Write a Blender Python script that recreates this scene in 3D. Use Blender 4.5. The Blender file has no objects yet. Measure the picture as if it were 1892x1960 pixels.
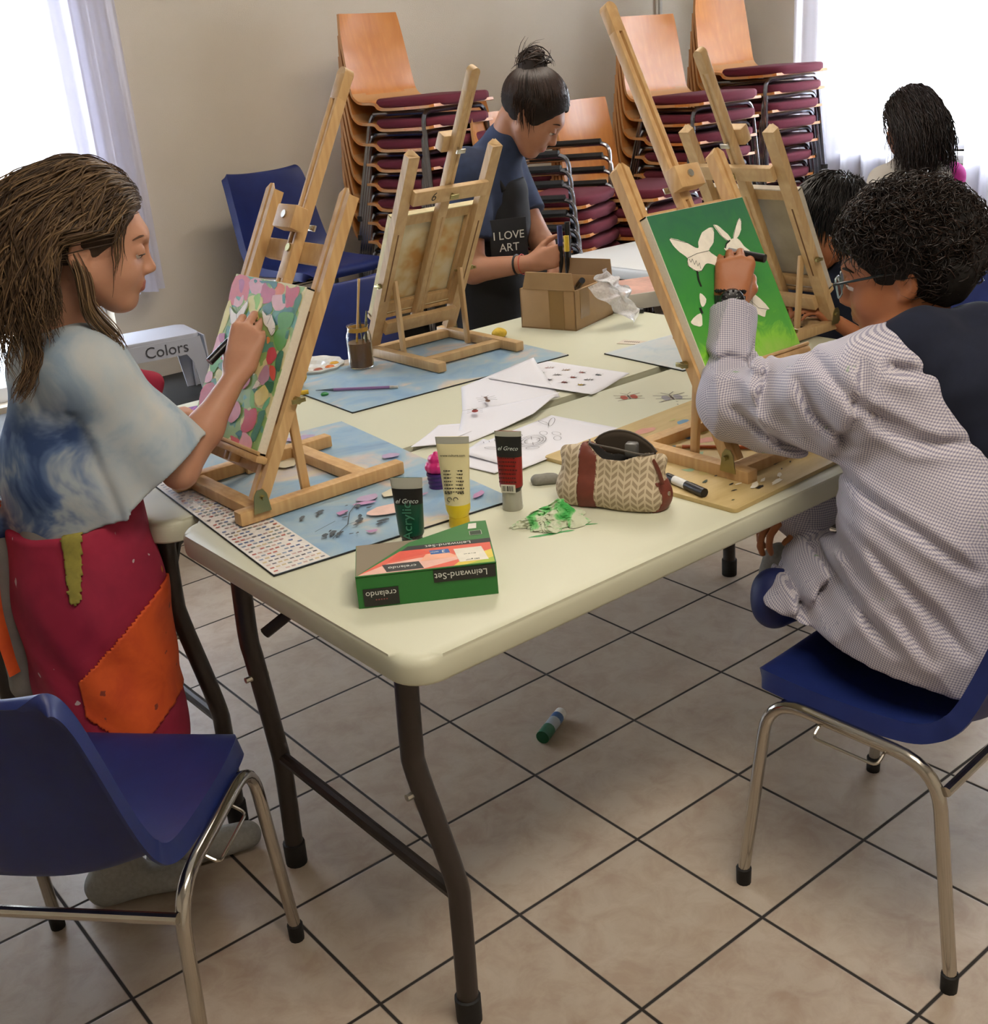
import bpy, bmesh, math, random
import numpy as np
from mathutils import Vector, Matrix, Euler
from math import sin, cos, pi, radians, sqrt, atan2
random.seed(7)
SC = bpy.context.scene
COL = SC.collection

# ------------------------------------------------------------------ materials
def lin(c):
    return tuple(((x/12.92) if x <= .04045 else ((x+.055)/1.055)**2.4) for x in c)
def rgb(h):
    h = h.lstrip('#')
    return lin(tuple(int(h[i:i+2], 16)/255 for i in (0, 2, 4)))
class NT:
    def __init__(s, name):
        s.m = bpy.data.materials.new(name); s.m.use_nodes = True
        s.t = s.m.node_tree; s.b = s.t.nodes['Principled BSDF']; s.out = s.t.nodes['Material Output']
    def n(s, typ, **kw):
        nd = s.t.nodes.new(typ)
        for k, v in kw.items():
            if k in nd.inputs: nd.inputs[k].default_value = v
            else: setattr(nd, k, v)
        return nd
    def l(s, a, b): s.t.links.new(a, b)
    def obj(s): return s.n('ShaderNodeTexCoord').outputs['Object']
    def uv(s): return s.n('ShaderNodeTexCoord').outputs['UV']
    def ramp(s, fac, stops, interp='LINEAR'):
        r = s.n('ShaderNodeValToRGB'); cr = r.color_ramp; cr.interpolation = interp
        while len(cr.elements) < len(stops): cr.elements.new(.5)
        for e, (p, c) in zip(cr.elements, stops):
            e.position = p; e.color = (*c[:3], 1)
        s.l(fac, r.inputs[0]); return r.outputs[0]
    def noise(s, vec, scale, detail=4, rough=.5, dist=0):
        n = s.n('ShaderNodeTexNoise'); n.inputs['Scale'].default_value = scale
        n.inputs['Detail'].default_value = detail; n.inputs['Roughness'].default_value = rough
        n.inputs['Distortion'].default_value = dist
        if vec is not None: s.l(vec, n.inputs['Vector'])
        return n.outputs['Fac']
    def mapping(s, vec, scale=(1, 1, 1), rot=(0, 0, 0), loc=(0, 0, 0)):
        m = s.n('ShaderNodeMapping'); m.inputs['Scale'].default_value = scale
        m.inputs['Rotation'].default_value = rot; m.inputs['Location'].default_value = loc
        s.l(vec, m.inputs['Vector']); return m.outputs[0]
    def mix(s, fac, a, b, mode='MIX'):
        m = s.n('ShaderNodeMix'); m.data_type = 'RGBA'; m.blend_type = mode
        for sock, v in ((m.inputs[0], fac), (m.inputs[6], a), (m.inputs[7], b)):
            if hasattr(v, 'links') or isinstance(v, bpy.types.NodeSocket): s.l(v, sock)
            elif isinstance(v, (int, float)): sock.default_value = v
            else: sock.default_value = (*v[:3], 1)
        return m.outputs[2]
    def math(s, op, a, b=None, c=None, clamp=False):
        m = s.n('ShaderNodeMath'); m.operation = op; m.use_clamp = clamp
        for i, v in enumerate((a, b, c)):
            if v is None: continue
            if isinstance(v, bpy.types.NodeSocket): s.l(v, m.inputs[i])
            else: m.inputs[i].default_value = v
        return m.outputs[0]
    def bump(s, h, strength=.3, dist=.002):
        b = s.n('ShaderNodeBump'); b.inputs['Strength'].default_value = strength
        b.inputs['Distance'].default_value = dist; s.l(h, b.inputs['Height'])
        s.l(b.outputs[0], s.b.inputs['Normal'])
    def base(s, v):
        if isinstance(v, bpy.types.NodeSocket): s.l(v, s.b.inputs['Base Color'])
        else: s.b.inputs['Base Color'].default_value = (*v[:3], 1)
    def set(s, **kw):
        for k, v in kw.items():
            k = {'rough': 'Roughness', 'metal': 'Metallic', 'spec': 'Specular IOR Level', 'trans': 'Transmission Weight',
                 'ior': 'IOR', 'sss': 'Subsurface Weight', 'coat': 'Coat Weight', 'sheen': 'Sheen Weight', 'alpha': 'Alpha'}[k]
            s.b.inputs[k].default_value = v
        return s
MATS = {}
def flat(name, col, rough=.6, var=.0, scale=20, **kw):
    """plain material with a slight noise variation of its own colour"""
    if name in MATS: return MATS[name]
    n = NT(name)
    c = rgb(col) if isinstance(col, str) else col
    if var:
        f = n.noise(n.obj(), scale, 4, .6)
        n.base(n.ramp(f, [(.3, tuple(x*(1-var) for x in c)), (.7, tuple(min(1, x*(1+var)) for x in c))]))
    else: n.base(c)
    n.set(rough=rough, **kw)
    MATS[name] = n.m
    return n.m

# ------------------------------------------------------------------ objects
def tag(o, label=None, cat=None, group=None, kind=None):
    if label: o['label'] = label
    if cat: o['category'] = cat
    if group: o['group'] = group
    if kind: o['kind'] = kind
    return o
def thing(name, label, cat, loc=(0, 0, 0), rotz=0, group=None, rot=None):
    o = bpy.data.objects.new(name, None); COL.objects.link(o)
    o.empty_display_size = .05
    o.location = loc; o.rotation_euler = rot if rot else (0, 0, rotz)
    tag(o, label, cat, group); return o
def basis(o):
    return Matrix.LocRotScale(o.location, o.rotation_euler, o.scale)
def world(o):
    m = basis(o)
    while o.parent: o = o.parent; m = basis(o) @ m
    return m
def mesh_obj(name, V, F, mat, parent=None, smooth=True, wspace=False, mi=None, uv=None, autosm=None):
    me = bpy.data.meshes.new(name)
    V = np.asarray(V, float)
    if wspace and parent is not None:
        mi4 = np.array(world(parent).inverted())
        V = V @ mi4[:3, :3].T + mi4[:3, 3]
    me.from_pydata(V.tolist(), [], [list(map(int, f)) for f in F])
    mats = mat if isinstance(mat, (list, tuple)) else [mat]
    for m in mats: me.materials.append(m)
    if mi is not None: me.polygons.foreach_set('material_index', np.asarray(mi, np.int32))
    if uv is not None:
        l = me.uv_layers.new(name='UVMap'); l.data.foreach_set('uv', np.asarray(uv, float).ravel())
    me.polygons.foreach_set('use_smooth', [smooth]*len(me.polygons))
    me.validate(); me.update()
    if autosm: me.set_sharp_from_angle(angle=radians(autosm))
    o = bpy.data.objects.new(name, me); COL.objects.link(o)
    if parent is not None: o.parent = parent
    return o
def bm_obj(name, bm, mat, parent=None, smooth=True, autosm=35, wspace=False):
    bmesh.ops.recalc_face_normals(bm, faces=bm.faces[:])
    me = bpy.data.meshes.new(name)
    if wspace and parent is not None: bm.transform(world(parent).inverted())
    bm.to_mesh(me); bm.free()
    mats = mat if isinstance(mat, (list, tuple)) else [mat]
    for m in mats: me.materials.append(m)
    me.polygons.foreach_set('use_smooth', [smooth]*len(me.polygons))
    if smooth and autosm: me.set_sharp_from_angle(angle=radians(autosm))
    o = bpy.data.objects.new(name, me); COL.objects.link(o)
    if parent is not None: o.parent = parent
    return o
def NB(): return bmesh.new()
def frame(x=None, y=None, z=None, loc=(0, 0, 0)):
    """matrix with given axes (two of them; third computed)"""
    if x is not None: x = Vector(x).normalized()
    if y is not None: y = Vector(y).normalized()
    if z is not None: z = Vector(z).normalized()
    if x is None: x = y.cross(z).normalized(); z = x.cross(y)
    elif y is None: y = z.cross(x).normalized(); z = x.cross(y)
    else: z = x.cross(y).normalized(); y = z.cross(x)
    m = Matrix((x, y, z)).transposed().to_4x4(); m.translation = Vector(loc); return m
def add_box(bm, lo, hi, bev=0, M=None, seg=2, mi=0):
    t = bmesh.new()
    bmesh.ops.create_cube(t, size=1)
    lo = Vector(lo); hi = Vector(hi); c = (lo+hi)/2; s = hi-lo
    for v in t.verts: v.co = Vector((v.co.x*s.x+c.x, v.co.y*s.y+c.y, v.co.z*s.z+c.z))
    if bev: bmesh.ops.bevel(t, geom=t.edges[:]+t.verts[:], offset=bev, segments=seg, affect='EDGES', profile=.5)
    if M is not None: t.transform(M)
    for f in t.faces: f.material_index = mi
    merge(bm, t)
def merge(bm, t):
    me = bpy.data.meshes.new('tmp'); t.to_mesh(me); t.free(); bm.from_mesh(me); bpy.data.meshes.remove(me)
def add_tube(bm, pts, r, n=8, cap=True, smooth_pts=0, mi=0, flatten=None):
    """tube along a polyline; r number or list"""
    P = [Vector(p) for p in pts]
    if smooth_pts:
        Q = []
        for i in range(len(P)-1):
            p0 = P[max(i-1, 0)]; p1 = P[i]; p2 = P[i+1]; p3 = P[min(i+2, len(P)-1)]
            for k in range(smooth_pts):
                t = k/smooth_pts
                Q.append(.5*((2*p1)+(p2-p0)*t+(2*p0-5*p1+4*p2-p3)*t*t+(3*p1-p0-3*p2+p3)*t**3))
        Q.append(P[-1])
        if not isinstance(r, (int, float)):
            r = list(np.interp(np.linspace(0, len(P)-1, len(Q)), range(len(P)), r))
        P = Q
    R = [r]*len(P) if isinstance(r, (int, float)) else r
    rings = []; up = None
    for i, p in enumerate(P):
        d = (P[min(i+1, len(P)-1)]-P[max(i-1, 0)])
        if d.length < 1e-9: d = Vector((0, 0, 1))
        d.normalize()
        if up is None:
            up = Vector((0, 0, 1)) if abs(d.z) < .9 else Vector((1, 0, 0))
        a = (up-d*up.dot(d))
        if a.length < 1e-6: a = d.orthogonal()
        a.normalize(); b = d.cross(a); up = a
        fl = flatten if flatten else (1, 1)
        rings.append([bm.verts.new(p+(a*cos(2*pi*k/n)*fl[0]+b*sin(2*pi*k/n)*fl[1])*R[i]) for k in range(n)])
    for i in range(len(P)-1):
        for k in range(n):
            f = bm.faces.new((rings[i][k], rings[i][(k+1) % n], rings[i+1][(k+1) % n], rings[i+1][k])); f.material_index = mi
    if cap:
        f = bm.faces.new(rings[0][::-1]); f.material_index = mi
        f = bm.faces.new(rings[-1]); f.material_index = mi
def fillet(pts, rad, seg=5):
    """round the corners of a polyline"""
    P = [Vector(p) for p in pts]; out = [P[0]]
    for i in range(1, len(P)-1):
        a = P[i-1]-P[i]; b = P[i+1]-P[i]
        r = min(rad, a.length*.45, b.length*.45)
        p0 = P[i]+a.normalized()*r; p2 = P[i]+b.normalized()*r
        for k in range(seg+1):
            t = k/seg; out.append((1-t)**2*p0+2*t*(1-t)*P[i]+t*t*p2)
    out.append(P[-1]); return out
def add_lathe(bm, prof, n=24, M=None, mi=0, cap=False):
    """prof list of (r, z)"""
    rings = []
    for r, z in prof:
        ring = []
        for k in range(n):
            v = Vector((r*cos(2*pi*k/n), r*sin(2*pi*k/n), z))
            if M is not None: v = M @ v
            ring.append(bm.verts.new(v))
        rings.append(ring)
    for i in range(len(prof)-1):
        for k in range(n):
            f = bm.faces.new((rings[i][k], rings[i][(k+1) % n], rings[i+1][(k+1) % n], rings[i+1][k])); f.material_index = mi
    if cap:
        bm.faces.new(rings[0][::-1]).material_index = mi; bm.faces.new(rings[-1]).material_index = mi
def add_prism(bm, poly, z0, z1, M=None, bev=0, mi=0):
    """extrude 2-D polygon (x,y) from z0 to z1"""
    t = bmesh.new()
    lo = [t.verts.new((x, y, z0)) for x, y in poly]; hi = [t.verts.new((x, y, z1)) for x, y in poly]
    n = len(poly)
    t.faces.new(lo[::-1]); t.faces.new(hi)
    for i in range(n): t.faces.new((lo[i], lo[(i+1) % n], hi[(i+1) % n], hi[i]))
    if bev:
        ed = [e for e in t.edges if abs(e.verts[0].co.z-e.verts[1].co.z) < 1e-9]
        bmesh.ops.bevel(t, geom=ed, offset=bev, segments=3, affect='EDGES', profile=.5)
    for f in t.faces: f.material_index = mi
    if M is not None: t.transform(M)
    merge(bm, t)
def rrect(x0, y0, x1, y1, r, seg=6):
    pts = []
    for cx, cy, a in ((x1-r, y1-r, 0), (x0+r, y1-r, 90), (x0+r, y0+r, 180), (x1-r, y0+r, 270)):
        for k in range(seg+1):
            t = radians(a+90*k/seg); pts.append((cx+r*cos(t), cy+r*sin(t)))
    return pts
def dup(root, loc=None, rotz=None, label=None, group=None, scale=None):
    r = root.copy(); COL.objects.link(r)
    if loc is not None: r.location = loc
    if rotz is not None: r.rotation_euler = (0, 0, rotz)
    if label: r['label'] = label
    if group: r['group'] = group
    if scale: r.scale = (scale,)*3
    for ch in list(root.children):
        c = ch.copy(); COL.objects.link(c); c.parent = r
        for g in list(ch.children):
            d = g.copy(); COL.objects.link(d); d.parent = c
    return r
def text_mesh(s, size, M, mat, name, parent, depth=.0002, align='CENTER', shear=0, wspace=True, sx=1, bold=0):
    cu = bpy.data.curves.new('txt', 'FONT'); cu.body = s; cu.size = size; cu.align_x = align; cu.align_y = 'CENTER'
    cu.extrude = depth; cu.shear = shear; cu.resolution_u = 3; cu.offset = bold
    o = bpy.data.objects.new('txt', cu); COL.objects.link(o)
    dg = bpy.context.evaluated_depsgraph_get(); me = bpy.data.meshes.new_from_object(o.evaluated_get(dg))
    bpy.data.objects.remove(o); bpy.data.curves.remove(cu)
    bm = bmesh.new(); bm.from_mesh(me); bpy.data.meshes.remove(me)
    bm.transform(M @ Matrix.Diagonal((sx, 1, 1, 1)))
    return bm_obj(name, bm, mat, parent, smooth=False, wspace=wspace)
# ------------------------------------------------------------------ camera (table corner = origin, X along the table, Z up)
R3 = Matrix(((0.76698571, 0.28784054, -0.57348125), (-0.63763221, 0.2418618, -0.73138775), (-0.07181984, 0.92663407, 0.36904095)))
cd = bpy.data.cameras.new('camera'); cam = bpy.data.objects.new('camera', cd); COL.objects.link(cam)
cam.matrix_world = Matrix.Translation((-0.75291017, -1.1709066, 1.50978924)) @ R3.to_4x4()
cd.sensor_fit = 'VERTICAL'; cd.sensor_height = 24; cd.lens = 24*2198.33/1960
cd.clip_start = .05; cd.clip_end = 200
SC.camera = cam
SC.view_settings.view_transform = 'Standard'; SC.view_settings.look = 'None'; SC.view_settings.gamma = 1
SC.view_settings.use_curve_mapping = False
SC.view_settings.exposure = 0.0
TS = .318                                             # floor tile pitch
WL, WR = 3.55, 4.8                                    # the two walls: y = WL and x = WR
CEIL = 2.75; TZ = .74                                 # ceiling, table top height
# ------------------------------------------------------------------ room
def struct(name, bm, m, smooth=False):
    o = bm_obj(name, bm, m, smooth=smooth); o['kind'] = 'structure'; return o
# floor tiles
n = NT('floor tiles')
v = n.mapping(n.obj(), scale=(1/TS, 1/TS, 1/TS))
sep = n.n('ShaderNodeSeparateXYZ'); n.l(v, sep.inputs[0])
def edge(c):
    fr = n.math('FRACT', c); return n.math('MINIMUM', fr, n.math('SUBTRACT', 1.0, fr))
d = n.math('MINIMUM', edge(sep.outputs[0]), edge(sep.outputs[1]))
g = n.ramp(d, [(.0085, (1, 1, 1)), (.013, (0, 0, 0))])
cell = n.n('ShaderNodeCombineXYZ'); n.l(n.math('FLOOR', sep.outputs[0]), cell.inputs[0]); n.l(n.math('FLOOR', sep.outputs[1]), cell.inputs[1])
wn = n.n('ShaderNodeTexWhiteNoise'); n.l(cell.outputs[0], wn.inputs[0])
off = n.n('ShaderNodeVectorMath'); off.operation = 'MULTIPLY_ADD'; off.inputs[1].default_value = (7, 7, 7)
n.l(wn.outputs[1], off.inputs[0]); n.l(v, off.inputs[2])
n1 = n.noise(off.outputs[0], 1.3, 5, .6, .3); n2 = n.noise(off.outputs[0], 5.0, 5, .65, .5)
base = n.ramp(n1, [(.3, rgb('#9c8a7a')), (.5, rgb('#b3a594')), (.7, rgb('#b8ab98'))])
blot = n.ramp(n2, [(.35, rgb('#a28a76')), (.6, rgb('#bfb2a0'))])
tile = n.mix(.5, base, blot)
tile = n.mix(n.math('MULTIPLY', wn.outputs[0], .25), tile, rgb('#a89884'))
n.base(n.mix(g, tile, rgb('#2a2521')))
n.l(n.ramp(g, [(0, (.34,)*3), (1, (.9,)*3)]), n.b.inputs['Roughness'])
n.set(spec=.5)
n.bump(n.math('ADD', n.math('MULTIPLY', g, -1.0), n.math('MULTIPLY', n2, .08)), .5, .002)
bm = NB(); add_box(bm, (-3.83, -3.12, -.1), (4.57, 3.68, 0))
fl = struct('floor', bm, n.m)
fl.location = (.62995, .51745, 0); fl.rotation_euler = (0, 0, radians(-.3835))   # origin on a tile crossing, turned with the tiles
# tile plaster walls
def plaster(name, col):
    n = NT(name); o = n.obj()
    f = n.noise(o, 220, 5, .6); f2 = n.noise(o, 2.5, 3, .5)
    n.base(n.ramp(f2, [(.3, tuple(x*.97 for x in rgb(col))), (.7, rgb(col))])); n.set(rough=.9, spec=.2)
    n.bump(f, .35, .004); return n.m
PL = plaster('wall plaster', '#cfc4b2')
CE = plaster('ceiling plaster', '#d8d4cc')
WHITE = flat('white lacquer', '#dfe0e2', .4)
def wall_with_hole(name, axis, pos, a0, a1, h0, h1, z0, z1, th, ztop=CEIL):
    """wall slab on a plane, opening h0..h1 x z0..z1"""
    bm = NB()
    def bx(p, q, za, zb):
        if q-p < 1e-4 or zb-za < 1e-4: return
        if axis == 'y': add_box(bm, (p, pos, za), (q, pos+th, zb))
        else: add_box(bm, (pos, p, za), (pos+th, q, zb))
    bx(a0, h0, 0, ztop); bx(h1, a1, 0, ztop); bx(h0, h1, 0, z0); bx(h0, h1, z1, ztop)
    return struct(name, bm, PL)
LW0, LW1, LZ0, LZ1 = -1.15, 1.02, .34, 2.3
RW0, RW1, RZ0, RZ1 = .3, 2.62, .90, 2.3
wall_with_hole('wall_left', 'y', WL, -3.2, WR, LW0, LW1, LZ0, LZ1, .25)
wall_with_hole('wall_right', 'x', WR, -2.6, WL+.25, RW0, RW1, RZ0, RZ1, .25)
bm = NB(); add_box(bm, (-3.4, -2.8, 0), (-3.2, WL+.25, CEIL)); struct('wall_front', bm, PL)
bm = NB(); add_box(bm, (-3.2, -2.8, 0), (WR+.25, -2.6, CEIL)); struct('wall_back', bm, PL)
bm = NB(); add_box(bm, (-3.2, -2.6, CEIL), (WR+.25, WL+.25, CEIL+.1)); struct('ceiling', bm, CE)
bm = NB(); add_box(bm, (-3.2, WL-.012, 0), (WR, WL-.001, .07)); struct('baseboard_left', bm, flat('baseboard tile', '#8d7f70', .4))
bm = NB(); add_box(bm, (WR-.012, -2.6, 0), (WR-.001, WL-.012, .07)); struct('baseboard_right', bm, MATS['baseboard tile'])
GL = NT('window glass'); GL.base((1, 1, 1)); GL.set(rough=0, trans=1, ior=1.01, spec=.2)
def window(name, axis, pos, h0, h1, z0, z1, th, mull):
    r = bpy.data.objects.new(name, None); COL.objects.link(r); r['kind'] = 'structure'
    bm = NB(); w = .06
    def bx(b, p, q, za, zb, d0=.08, d1=.14, bev=.004):
        if axis == 'y': add_box(b, (p, pos+d0, za), (q, pos+d1, zb), bev)
        else: add_box(b, (pos+d0, p, za), (pos+d1, q, zb), bev)
    bx(bm, h0, h1, z0, z0+w); bx(bm, h0, h1, z1-w, z1); bx(bm, h0, h0+w, z0, z1); bx(bm, h1-w, h1, z0, z1)
    for m in mull: bx(bm, m-.045, m+.045, z0, z1)
    o = bm_obj('window_frame', bm, WHITE, r)
    b = NB(); bx(b, h0+w, h1-w, z0+w, z1-w, .105, .111, 0); bm_obj('glass_pane', b, GL.m, r, smooth=False)
    return r
window('window_1', 'y', WL, LW0, LW1, LZ0, LZ1, .25, [(LW0+LW1)/2])
w2 = window('window_2', 'x', WR, RW0, RW1, RZ0, RZ1, .25, [1.46])
b = NB(); add_box(b, (WR-.16, RW0-.05, RZ0-.04), (WR+.08, RW1+.05, RZ0), .006); bm_obj('window_sill', b, WHITE, w2)
# low stage along the left wall
bm = NB(); add_box(bm, (-.6, 2.45, 0), (2.75, WL-.013, .32), .006)
tag(bm_obj('stage_platform', bm, flat('black stage', '#1d1c1c', .7, .15, 6)), 'low black platform along the left wall under the white stool', 'platform')

# curtains
def sheer(name, col, tr):
    n = NT(name); t = n.t
    tl = n.n('ShaderNodeBsdfTranslucent'); tl.inputs[0].default_value = (*rgb(col), 1)
    tp = n.n('ShaderNodeBsdfTransparent')
    n.base(rgb(col)); n.set(rough=.9, spec=.1)
    m1 = n.n('ShaderNodeMixShader'); m1.inputs[0].default_value = .55; n.l(n.b.outputs[0], m1.inputs[1]); n.l(tl.outputs[0], m1.inputs[2])
    m2 = n.n('ShaderNodeMixShader'); m2.inputs[0].default_value = tr; n.l(m1.outputs[0], m2.inputs[1]); n.l(tp.outputs[0], m2.inputs[2])
    n.l(m2.outputs[0], n.out.inputs[0]); return n.m
def curtain(name, axis, pos, a0, a1, z0, z1, folds, amp, mat, label, lean=0, seed=0, group=None):
    rnd = random.Random(seed); N = int(folds*14); K = 14
    ph = [rnd.uniform(.8, 1.25) for _ in range(int(folds)+3)]
    V = []; F = []
    for j in range(K+1):
        z = z0+(z1-z0)*j/K
        acc = 0
        for i in range(N+1):
            t = i/N; acc += ph[int(t*folds)]/N
            w = amp*(1.15-.3*j/K)*(sin(2*pi*folds*acc)+.35*sin(2*pi*folds*2.3*acc+seed+j*.12))
            a = a0+(a1-a0)*t+lean*(1-j/K)*(t-.5)*2
            V.append((a, pos+w, z) if axis == 'y' else (pos+w, a, z))
    n = N+1
    for j in range(K):
        for i in range(N): F.append((j*n+i, j*n+i+1, (j+1)*n+i+1, (j+1)*n+i))
    o = mesh_obj(name, V, F, mat)
    return tag(o, label, 'curtain', group)
SH = sheer('sheer curtain', '#e8e8f2', .28)
SH2 = sheer('sheer curtain dense', '#e2e1ee', .12)
curtain('curtain', 'y', WL-.10, .93, 1.225, .70, 2.45, 3.2, .028, SH2, 'gathered white curtain at the right side of the left window', seed=1)
curtain('curtain', 'y', WL-.06, -1.2, .96, .78, 2.45, 11, .02, SH, 'wide white sheer curtain drawn over the bright left window', seed=2)
curtain('curtain', 'x', WR-.20, 1.97, 2.84, .03, 2.45, 6.5, .03, SH, 'white sheer curtain left of the open gap at the right window', seed=3)
curtain('curtain', 'x', WR-.24, 1.0, 1.80, .03, 2.45, 5, .03, SH2, 'white sheer curtain at the far right edge beside the radiator', seed=4)
# balcony rail outside the left window
r = thing('balcony_rail', 'dark grey metal balcony rail seen outside the left window', 'railing', (0, WL+1.0, 0))
RM = flat('dark rail metal', '#4b4f58', .5)
b = NB(); add_box(b, (-2.2, -.02, 1.04), (1.3, .02, 1.07)); bm_obj('handrail', b, RM, r)
for i in range(6):
    b = NB(); add_box(b, (-2.0+i*.62, -.02, -.3), (-1.965+i*.62, .02, 1.04)); bm_obj('post', b, RM, r)
# radiator below the right window
r = thing('radiator', 'white panel radiator under the right window', 'radiator', (WR-.07, 1.7, 0))
b = NB(); add_box(b, (-.045, -.55, .12), (.045, .55, .80), .01); add_box(b, (-.02, -.45, 0), (.02, -.41, .14), .003); add_box(b, (-.02, .41, 0), (.02, .45, .14), .003)
for i in range(22): add_box(b, (-.052, -.53+i*.05, .26), (-.044, -.505+i*.05, .75), .002)
bm_obj('panel', b, WHITE, r)
b = NB(); add_tube(b, [(0, -.57, .7), (0, -.57, .76)], .018, 12); add_tube(b, [(0, -.57, .7), (0, -.545, .7)], .01, 8); bm_obj('valve', b, WHITE, r)
# wall pipe
bm = NB(); add_tube(bm, [(4.35, WL-.03, .05), (4.35, WL-.03, 1.78)], .012, 8); add_box(bm, (4.325, WL-.05, 1.74), (4.375, WL-.001, 1.79), .004)
tag(bm_obj('wall_pipe', bm, flat('pipe paint', '#b4b0a8', .5)), 'thin painted pipe running up the wall behind the chair stacks', 'pipe')
# tree outside the right window
def tree(name, x, y, h, w, seed, col, label):
    rnd = random.Random(seed); r = thing(name, label, 'tree', (x, y, 0))
    b = NB(); add_tube(b, [(0, 0, -.5), (.05, 0, h*.5), (0, .1, h*.85)], [.12, .09, .03], 8); bm_obj('trunk', b, flat('bark', '#5a4a3a', .9), r)
    V = []; F = []
    for i in range(5200):
        while True:
            p = [rnd.uniform(-1, 1) for _ in range(3)]
            if .35 < sum(q*q for q in p) < 1: break
        c = Vector((p[0]*w, p[1]*w, h*.62+p[2]*h*.42)); s = rnd.uniform(.03, .065)
        d = Vector([rnd.gauss(0, 1) for _ in range(3)]).normalized(); e = d.orthogonal().normalized(); k = len(V)
        V += [c+d*s, c+e*s*.5, c-d*s, c-e*s*.5]; F.append((k, k+1, k+2, k+3))
    o = mesh_obj('foliage', V, F, col, r, smooth=False); o['kind'] = 'stuff'
    return r
lf = NT('leaves'); lo = lf.noise(lf.obj(), 2.2, 4, .6)
lf.base(lf.ramp(lo, [(.3, rgb('#1f4a2a')), (.5, rgb('#46692c')), (.7, rgb('#748a3c'))])); lf.set(rough=.6)
tree('leafy_tree', 7.6, 3.1, 3.6, 1.3, 3, lf.m, 'bright green leafy tree outside the right window')
tree('leafy_tree', 7.4, .2, 3.2, 1.2, 4, lf.m, 'green leafy tree outside beyond the right edge of the right window')
bm = NB(); add_box(bm, (WR+.3, -6, -.25), (14, 12, -.15)); struct('ground', bm, flat('lawn', '#5f7f3c', .9, .2, 3))
bm = NB(); add_box(bm, (-3.2, WL+.25, -.2), (WR+.25, WL+1.1, .02)); struct('balcony_floor', bm, flat('balcony concrete', '#a5a29c', .9, .1, 3))
# ------------------------------------------------------------------ folding tables
n = NT('table plastic'); f = n.noise(n.obj(), 300, 3, .5); n.base(rgb('#c9cab2')); n.set(rough=.42, spec=.45); n.bump(f, .12, .0006); TAB = n.m
DARK = flat('dark bronze steel', '#3a3430', .42, metal=.35)
RUB = flat('black rubber', '#0f0f0f', .7)
CHR = flat('chrome', '#b9b4aa', .16, metal=1.0)
BOLT = flat('zinc bolt', '#c8c4b8', .3, metal=1.0)
def folding_table(label, loc, rz, L=1.84, Wd=.757, mat=TAB, group=None):
    t = thing('folding_table', label, 'table', loc, rz, group)
    bm = NB(); tb = bmesh.new()
    poly = rrect(0, 0, L, Wd, .055, 8)
    lo = [tb.verts.new((x, y, TZ-.045)) for x, y in poly]; hi = [tb.verts.new((x, y, TZ)) for x, y in poly]
    N = len(poly); tb.faces.new(lo[::-1]); tb.faces.new(hi)
    for i in range(N): tb.faces.new((lo[i], lo[(i+1) % N], hi[(i+1) % N], hi[i]))
    et = [e for e in tb.edges if e.verts[0].co.z > TZ-.001 and e.verts[1].co.z > TZ-.001]
    bmesh.ops.bevel(tb, geom=et, offset=.016, segments=5, affect='EDGES', profile=.5)
    eb = [e for e in tb.edges if e.verts[0].co.z < TZ-.044 and e.verts[1].co.z < TZ-.044]
    bmesh.ops.bevel(tb, geom=eb, offset=.006, segments=2, affect='EDGES', profile=.5)
    merge(bm, tb); bm_obj('tabletop', bm, mat, t, autosm=50)
    for e in (0, 1):
        def X(x): return x if e == 0 else L-x
        for yy, yt, s in ((.07, .155, 1), (Wd-.115, Wd-.155, -1)):
            yt = .10 if s > 0 else Wd-.14
            path = [(X(.055), yt, TZ-.05), (X(.05), yt, .55), (X(.055), yt, .49), (X(.083), yy, .30), (X(.088), yy, .22), (X(.084), yy, .03)]
            b = NB(); add_tube(b, path, .0185, 12, smooth_pts=5); lg = bm_obj('leg', b, DARK, t)
            b = NB(); add_lathe(b, [(.0, -.0), (.022, .0), (.0225, .05), (.0185, .052)], 14, Matrix.Translation((X(.084), yy, 0))); bm_obj('rubber_foot', b, RUB, lg)
            b = NB(); add_tube(b, [(X(.03), yt, .46), (X(.077), yt, .46)], .006, 8); bm_obj('bolt', b, BOLT, lg)
        b = NB(); add_tube(b, [(X(.088), .07, .255), (X(.088), Wd-.115, .255)], .0125, 10); bm_obj('cross_bar', b, DARK, t)
        b = NB(); add_tube(b, [(X(.05), .06, TZ-.055), (X(.05), Wd-.1, TZ-.055)], .0125, 10); bm_obj('hinge_bar', b, DARK, t)
        b = NB(); ym = Wd*.5
        for yb in (.14, Wd-.18):
            add_tube(b, [(X(.065), yb, .56), (X(.12), yb+(ym-yb)*.25, .615), (X(.40), ym, TZ-.05)], .011, 8, flatten=(1, .6))
        bm_obj('brace', b, DARK, t)
    return t
folding_table('front cream folding table with the paint tubes, green box and zip pouch', (0, 0, 0), 0)
folding_table('cream folding table behind the front one, with cardboard box and jar of brown water', (-.02, .785, 0), radians(.6))
folding_table('white folding table at the back in front of the stacked burgundy chairs', (2.33, 1.50, 0), 0, mat=flat('white table plastic', '#dfe2e0', .4))
folding_table('cream folding table at the left edge behind the girl, covered with white paper', (-1.93, 1.50, 0), 0)

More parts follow.
